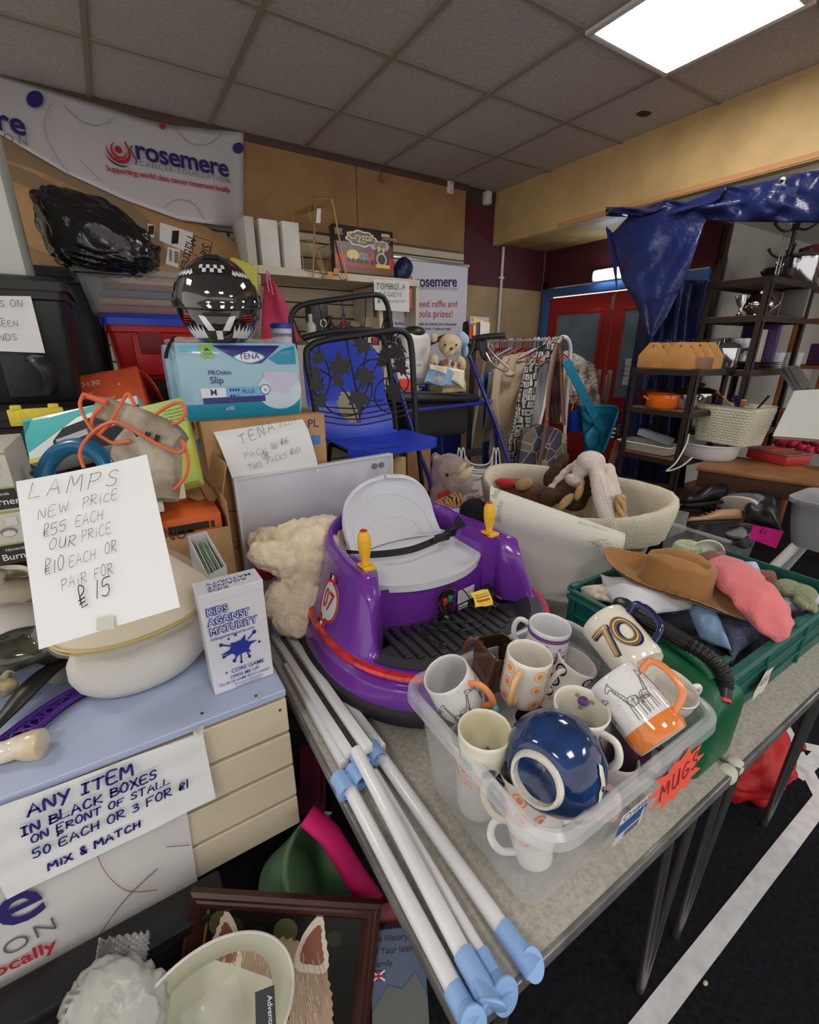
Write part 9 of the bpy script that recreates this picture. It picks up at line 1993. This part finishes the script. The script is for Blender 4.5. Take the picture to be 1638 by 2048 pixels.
q0=quadmap(PD(510,1985,.79),PD(548,1970,.79),PD(552,2060,.77),PD(512,2065,.77));mb=MB();mb.slab(lambda a,b:q0(a,b,0),3,3,.001);lb_=mb.build('label',flat((38,38,42),.4),lsd)
tfit('Adventa',PD(535,1990,.772),PD(538,2052,.758),RX,.01).build('lettering',flat((200,200,200)),lb_,smooth=0)
blk=thing('black_crate','black plastic crate along the floor in front of the counter','crate',(-.25,.72,.2));mb=MB();
cx0=V((-.60,.70,0));mb.box((-.55,.785,.43),(1.1,.09,.03),.01);mb.build('rim',bt,blk);mb=MB();mb.box((-.55,.785,.21),(1.06,.07,.42),.01);mb.build('body',bt,blk)
bw_=MB();bw_.slab(lambda a,b:PD(190+100*a+10*b,1950-70*b-15*a,.86+.02*sin(a*6))+V((0,0,.008*sin(a*40)*sin(b*40))),40,30,.004);tag(bw_.build('bubble_wrap',mat('bubble_film',(190,190,190),.15,alpha=.4,spec=.9),smooth=180),'sheet of bubble wrap standing up at the bottom left','bubble wrap')
mb=MB();mb.grid(lambda a,b:(lambda d:PD(225,2050,.80)+RX*(d.x*.085)-RY*(d.y*.095)+RF*(d.z*.06)+d*(abs(noise.noise(d*2.8+V((1,4,0))))*.03+abs(noise.noise(d*7))*.006))(V((cos(2*pi*a)*cos(-pi/2+pi*b),sin(2*pi*a)*cos(-pi/2+pi*b),sin(-pi/2+pi*b)))),56,36,cu=True);tag(mb.build('plastic_bag',mat('white_thin_plastic',(172,172,166),.3,bump=(14,.5)),smooth=180),'white plastic wrapped bundle at the bottom left corner','bag')
t,c,M2,w2,h2=tbox('leaning_picture','white framed picture standing behind the dark picture','picture',PD(322,1835,1.02),PD(420,1830,1.03),PD(316,2100,.97),.02,flat((206,204,200),.5),pname='frame')
bkt=thing('bucket','sage green plastic bucket tipped over under the table','bucket',PD(650,1740,1.22));c1=PD(655,1735,1.22);ax2=(RX*.65-RY*.62-RF*.45).normalized();M3=basis(c1,V((0,0,1)).cross(ax2),ax2.cross(V((0,0,1)).cross(ax2)))
mb=MB();mb.lathe([(.095,-.20),(.125,.0),(.131,.002),(.131,-.010),(.124,-.012),(.118,-.005),(.09,-.19),(.0001,-.19)],44,M=M3);mb.build('body',mat('sage_plastic',(136,176,134),.35),bkt,smooth=50)
mb=MB();mb.tube([PD(615,1630,1.14),PD(660,1670,1.13),PD(715,1760,1.12),PD(750,1810,1.10)],.030,12,flatx=.6);tag(mb.build('foam_tube',mat('hot_pink_foam',(220,20,110),.7),smooth=60),'hot pink foam tube along the table edge','foam tube')
mb=MB();mb.grid(lambda a,b:PD(600+40*a,1490+120*(1-b),1.25),4,4);mb.slab(lambda a,b:PD(598+50*a,1500+130*(1-b),1.28),4,6,.02);tag(mb.build('folded_cloth',cloth('plum_cloth',(74,12,38))),'dark plum cloth hanging between the counter and the table','clothing')
for lab,tl,tr,bl2,col in(('red covered book behind the dark picture',PD(742,1812,1.02),PD(800,1800,1.03),PD(745,1880,1.0),(120,30,36)),('book with a mountain photo and small flag behind the dark picture',PD(742,1862,.99),PD(850,1850,1.0),PD(745,2070,.94),(70,84,110))):
 t,c,M4,w4,h4=tbox('book',lab,'book',tl,tr,bl2,.03,flat(col,.35),pname='cover')
mb=MB();pol(mb,[(0,h4*.2),(w4*.3,h4*.45),(w4*.55,h4*.4),(w4*.8,h4*.55),(w4,h4*.3),(w4,0),(0,0)],0)
for i,s in enumerate(('the History','of Your Island','Family')):txt(s,.017,.002,.004,h4*.88-.022*i,mb=mb,mi=1)
rect(mb,.002,h4*.50,.03,h4*.60,2,.0003);stroke(mb,[(.002,h4*.5),(.03,h4*.6)],.004,3,.0006);stroke(mb,[(.002,h4*.6),(.03,h4*.5)],.004,3,.0006);stroke(mb,[(.016,h4*.5),(.016,h4*.6)],.004,4,.0008);stroke(mb,[(.002,h4*.55),(.03,h4*.55)],.004,4,.0008)
onM(mb,M4).build('print',[flat((84,88,84),.4),flat((40,44,60)),flat((40,50,110)),flat((210,210,212)),flat((170,40,48))],c,smooth=0)
t=abox('black_box','black box on the floor under the table edge behind the books','box',.30,.55,.75,.95,0,.30,bt,.006)
mb=MB();q=PZ(1411,1966,.004);mb.ell(q,(.008,.005,.002));tag(mb.build('paper_scrap',flat((190,184,160),.7)),'tiny pale scrap on the dark carpet','scrap')
# camera and picture settings
cam=bpy.data.cameras.new('camera');co=bpy.data.objects.new('camera',cam);COL.objects.link(co)
co.matrix_world=Matrix(((RX.x,-RY.x,-RF.x,0),(RX.y,-RY.y,-RF.y,0),(RX.z,-RY.z,-RF.z,H),(0,0,0,1)))
cam.sensor_fit='HORIZONTAL';cam.sensor_width=36;cam.lens=FPX/1638*36;cam.clip_start=.02
SC.camera=co
w=bpy.data.worlds.new('world');SC.world=w;w.use_nodes=True
w.node_tree.nodes['Background'].inputs[0].default_value=(1,.97,.93,1);w.node_tree.nodes['Background'].inputs[1].default_value=.92
SC.view_settings.view_transform='Standard';SC.view_settings.look='None';SC.view_settings.gamma=1;SC.view_settings.use_curve_mapping=False
SC.view_settings.exposure=.34
SC.cycles.max_bounces=8;SC.cycles.transparent_max_bounces=24;SC.cycles.use_denoising=True
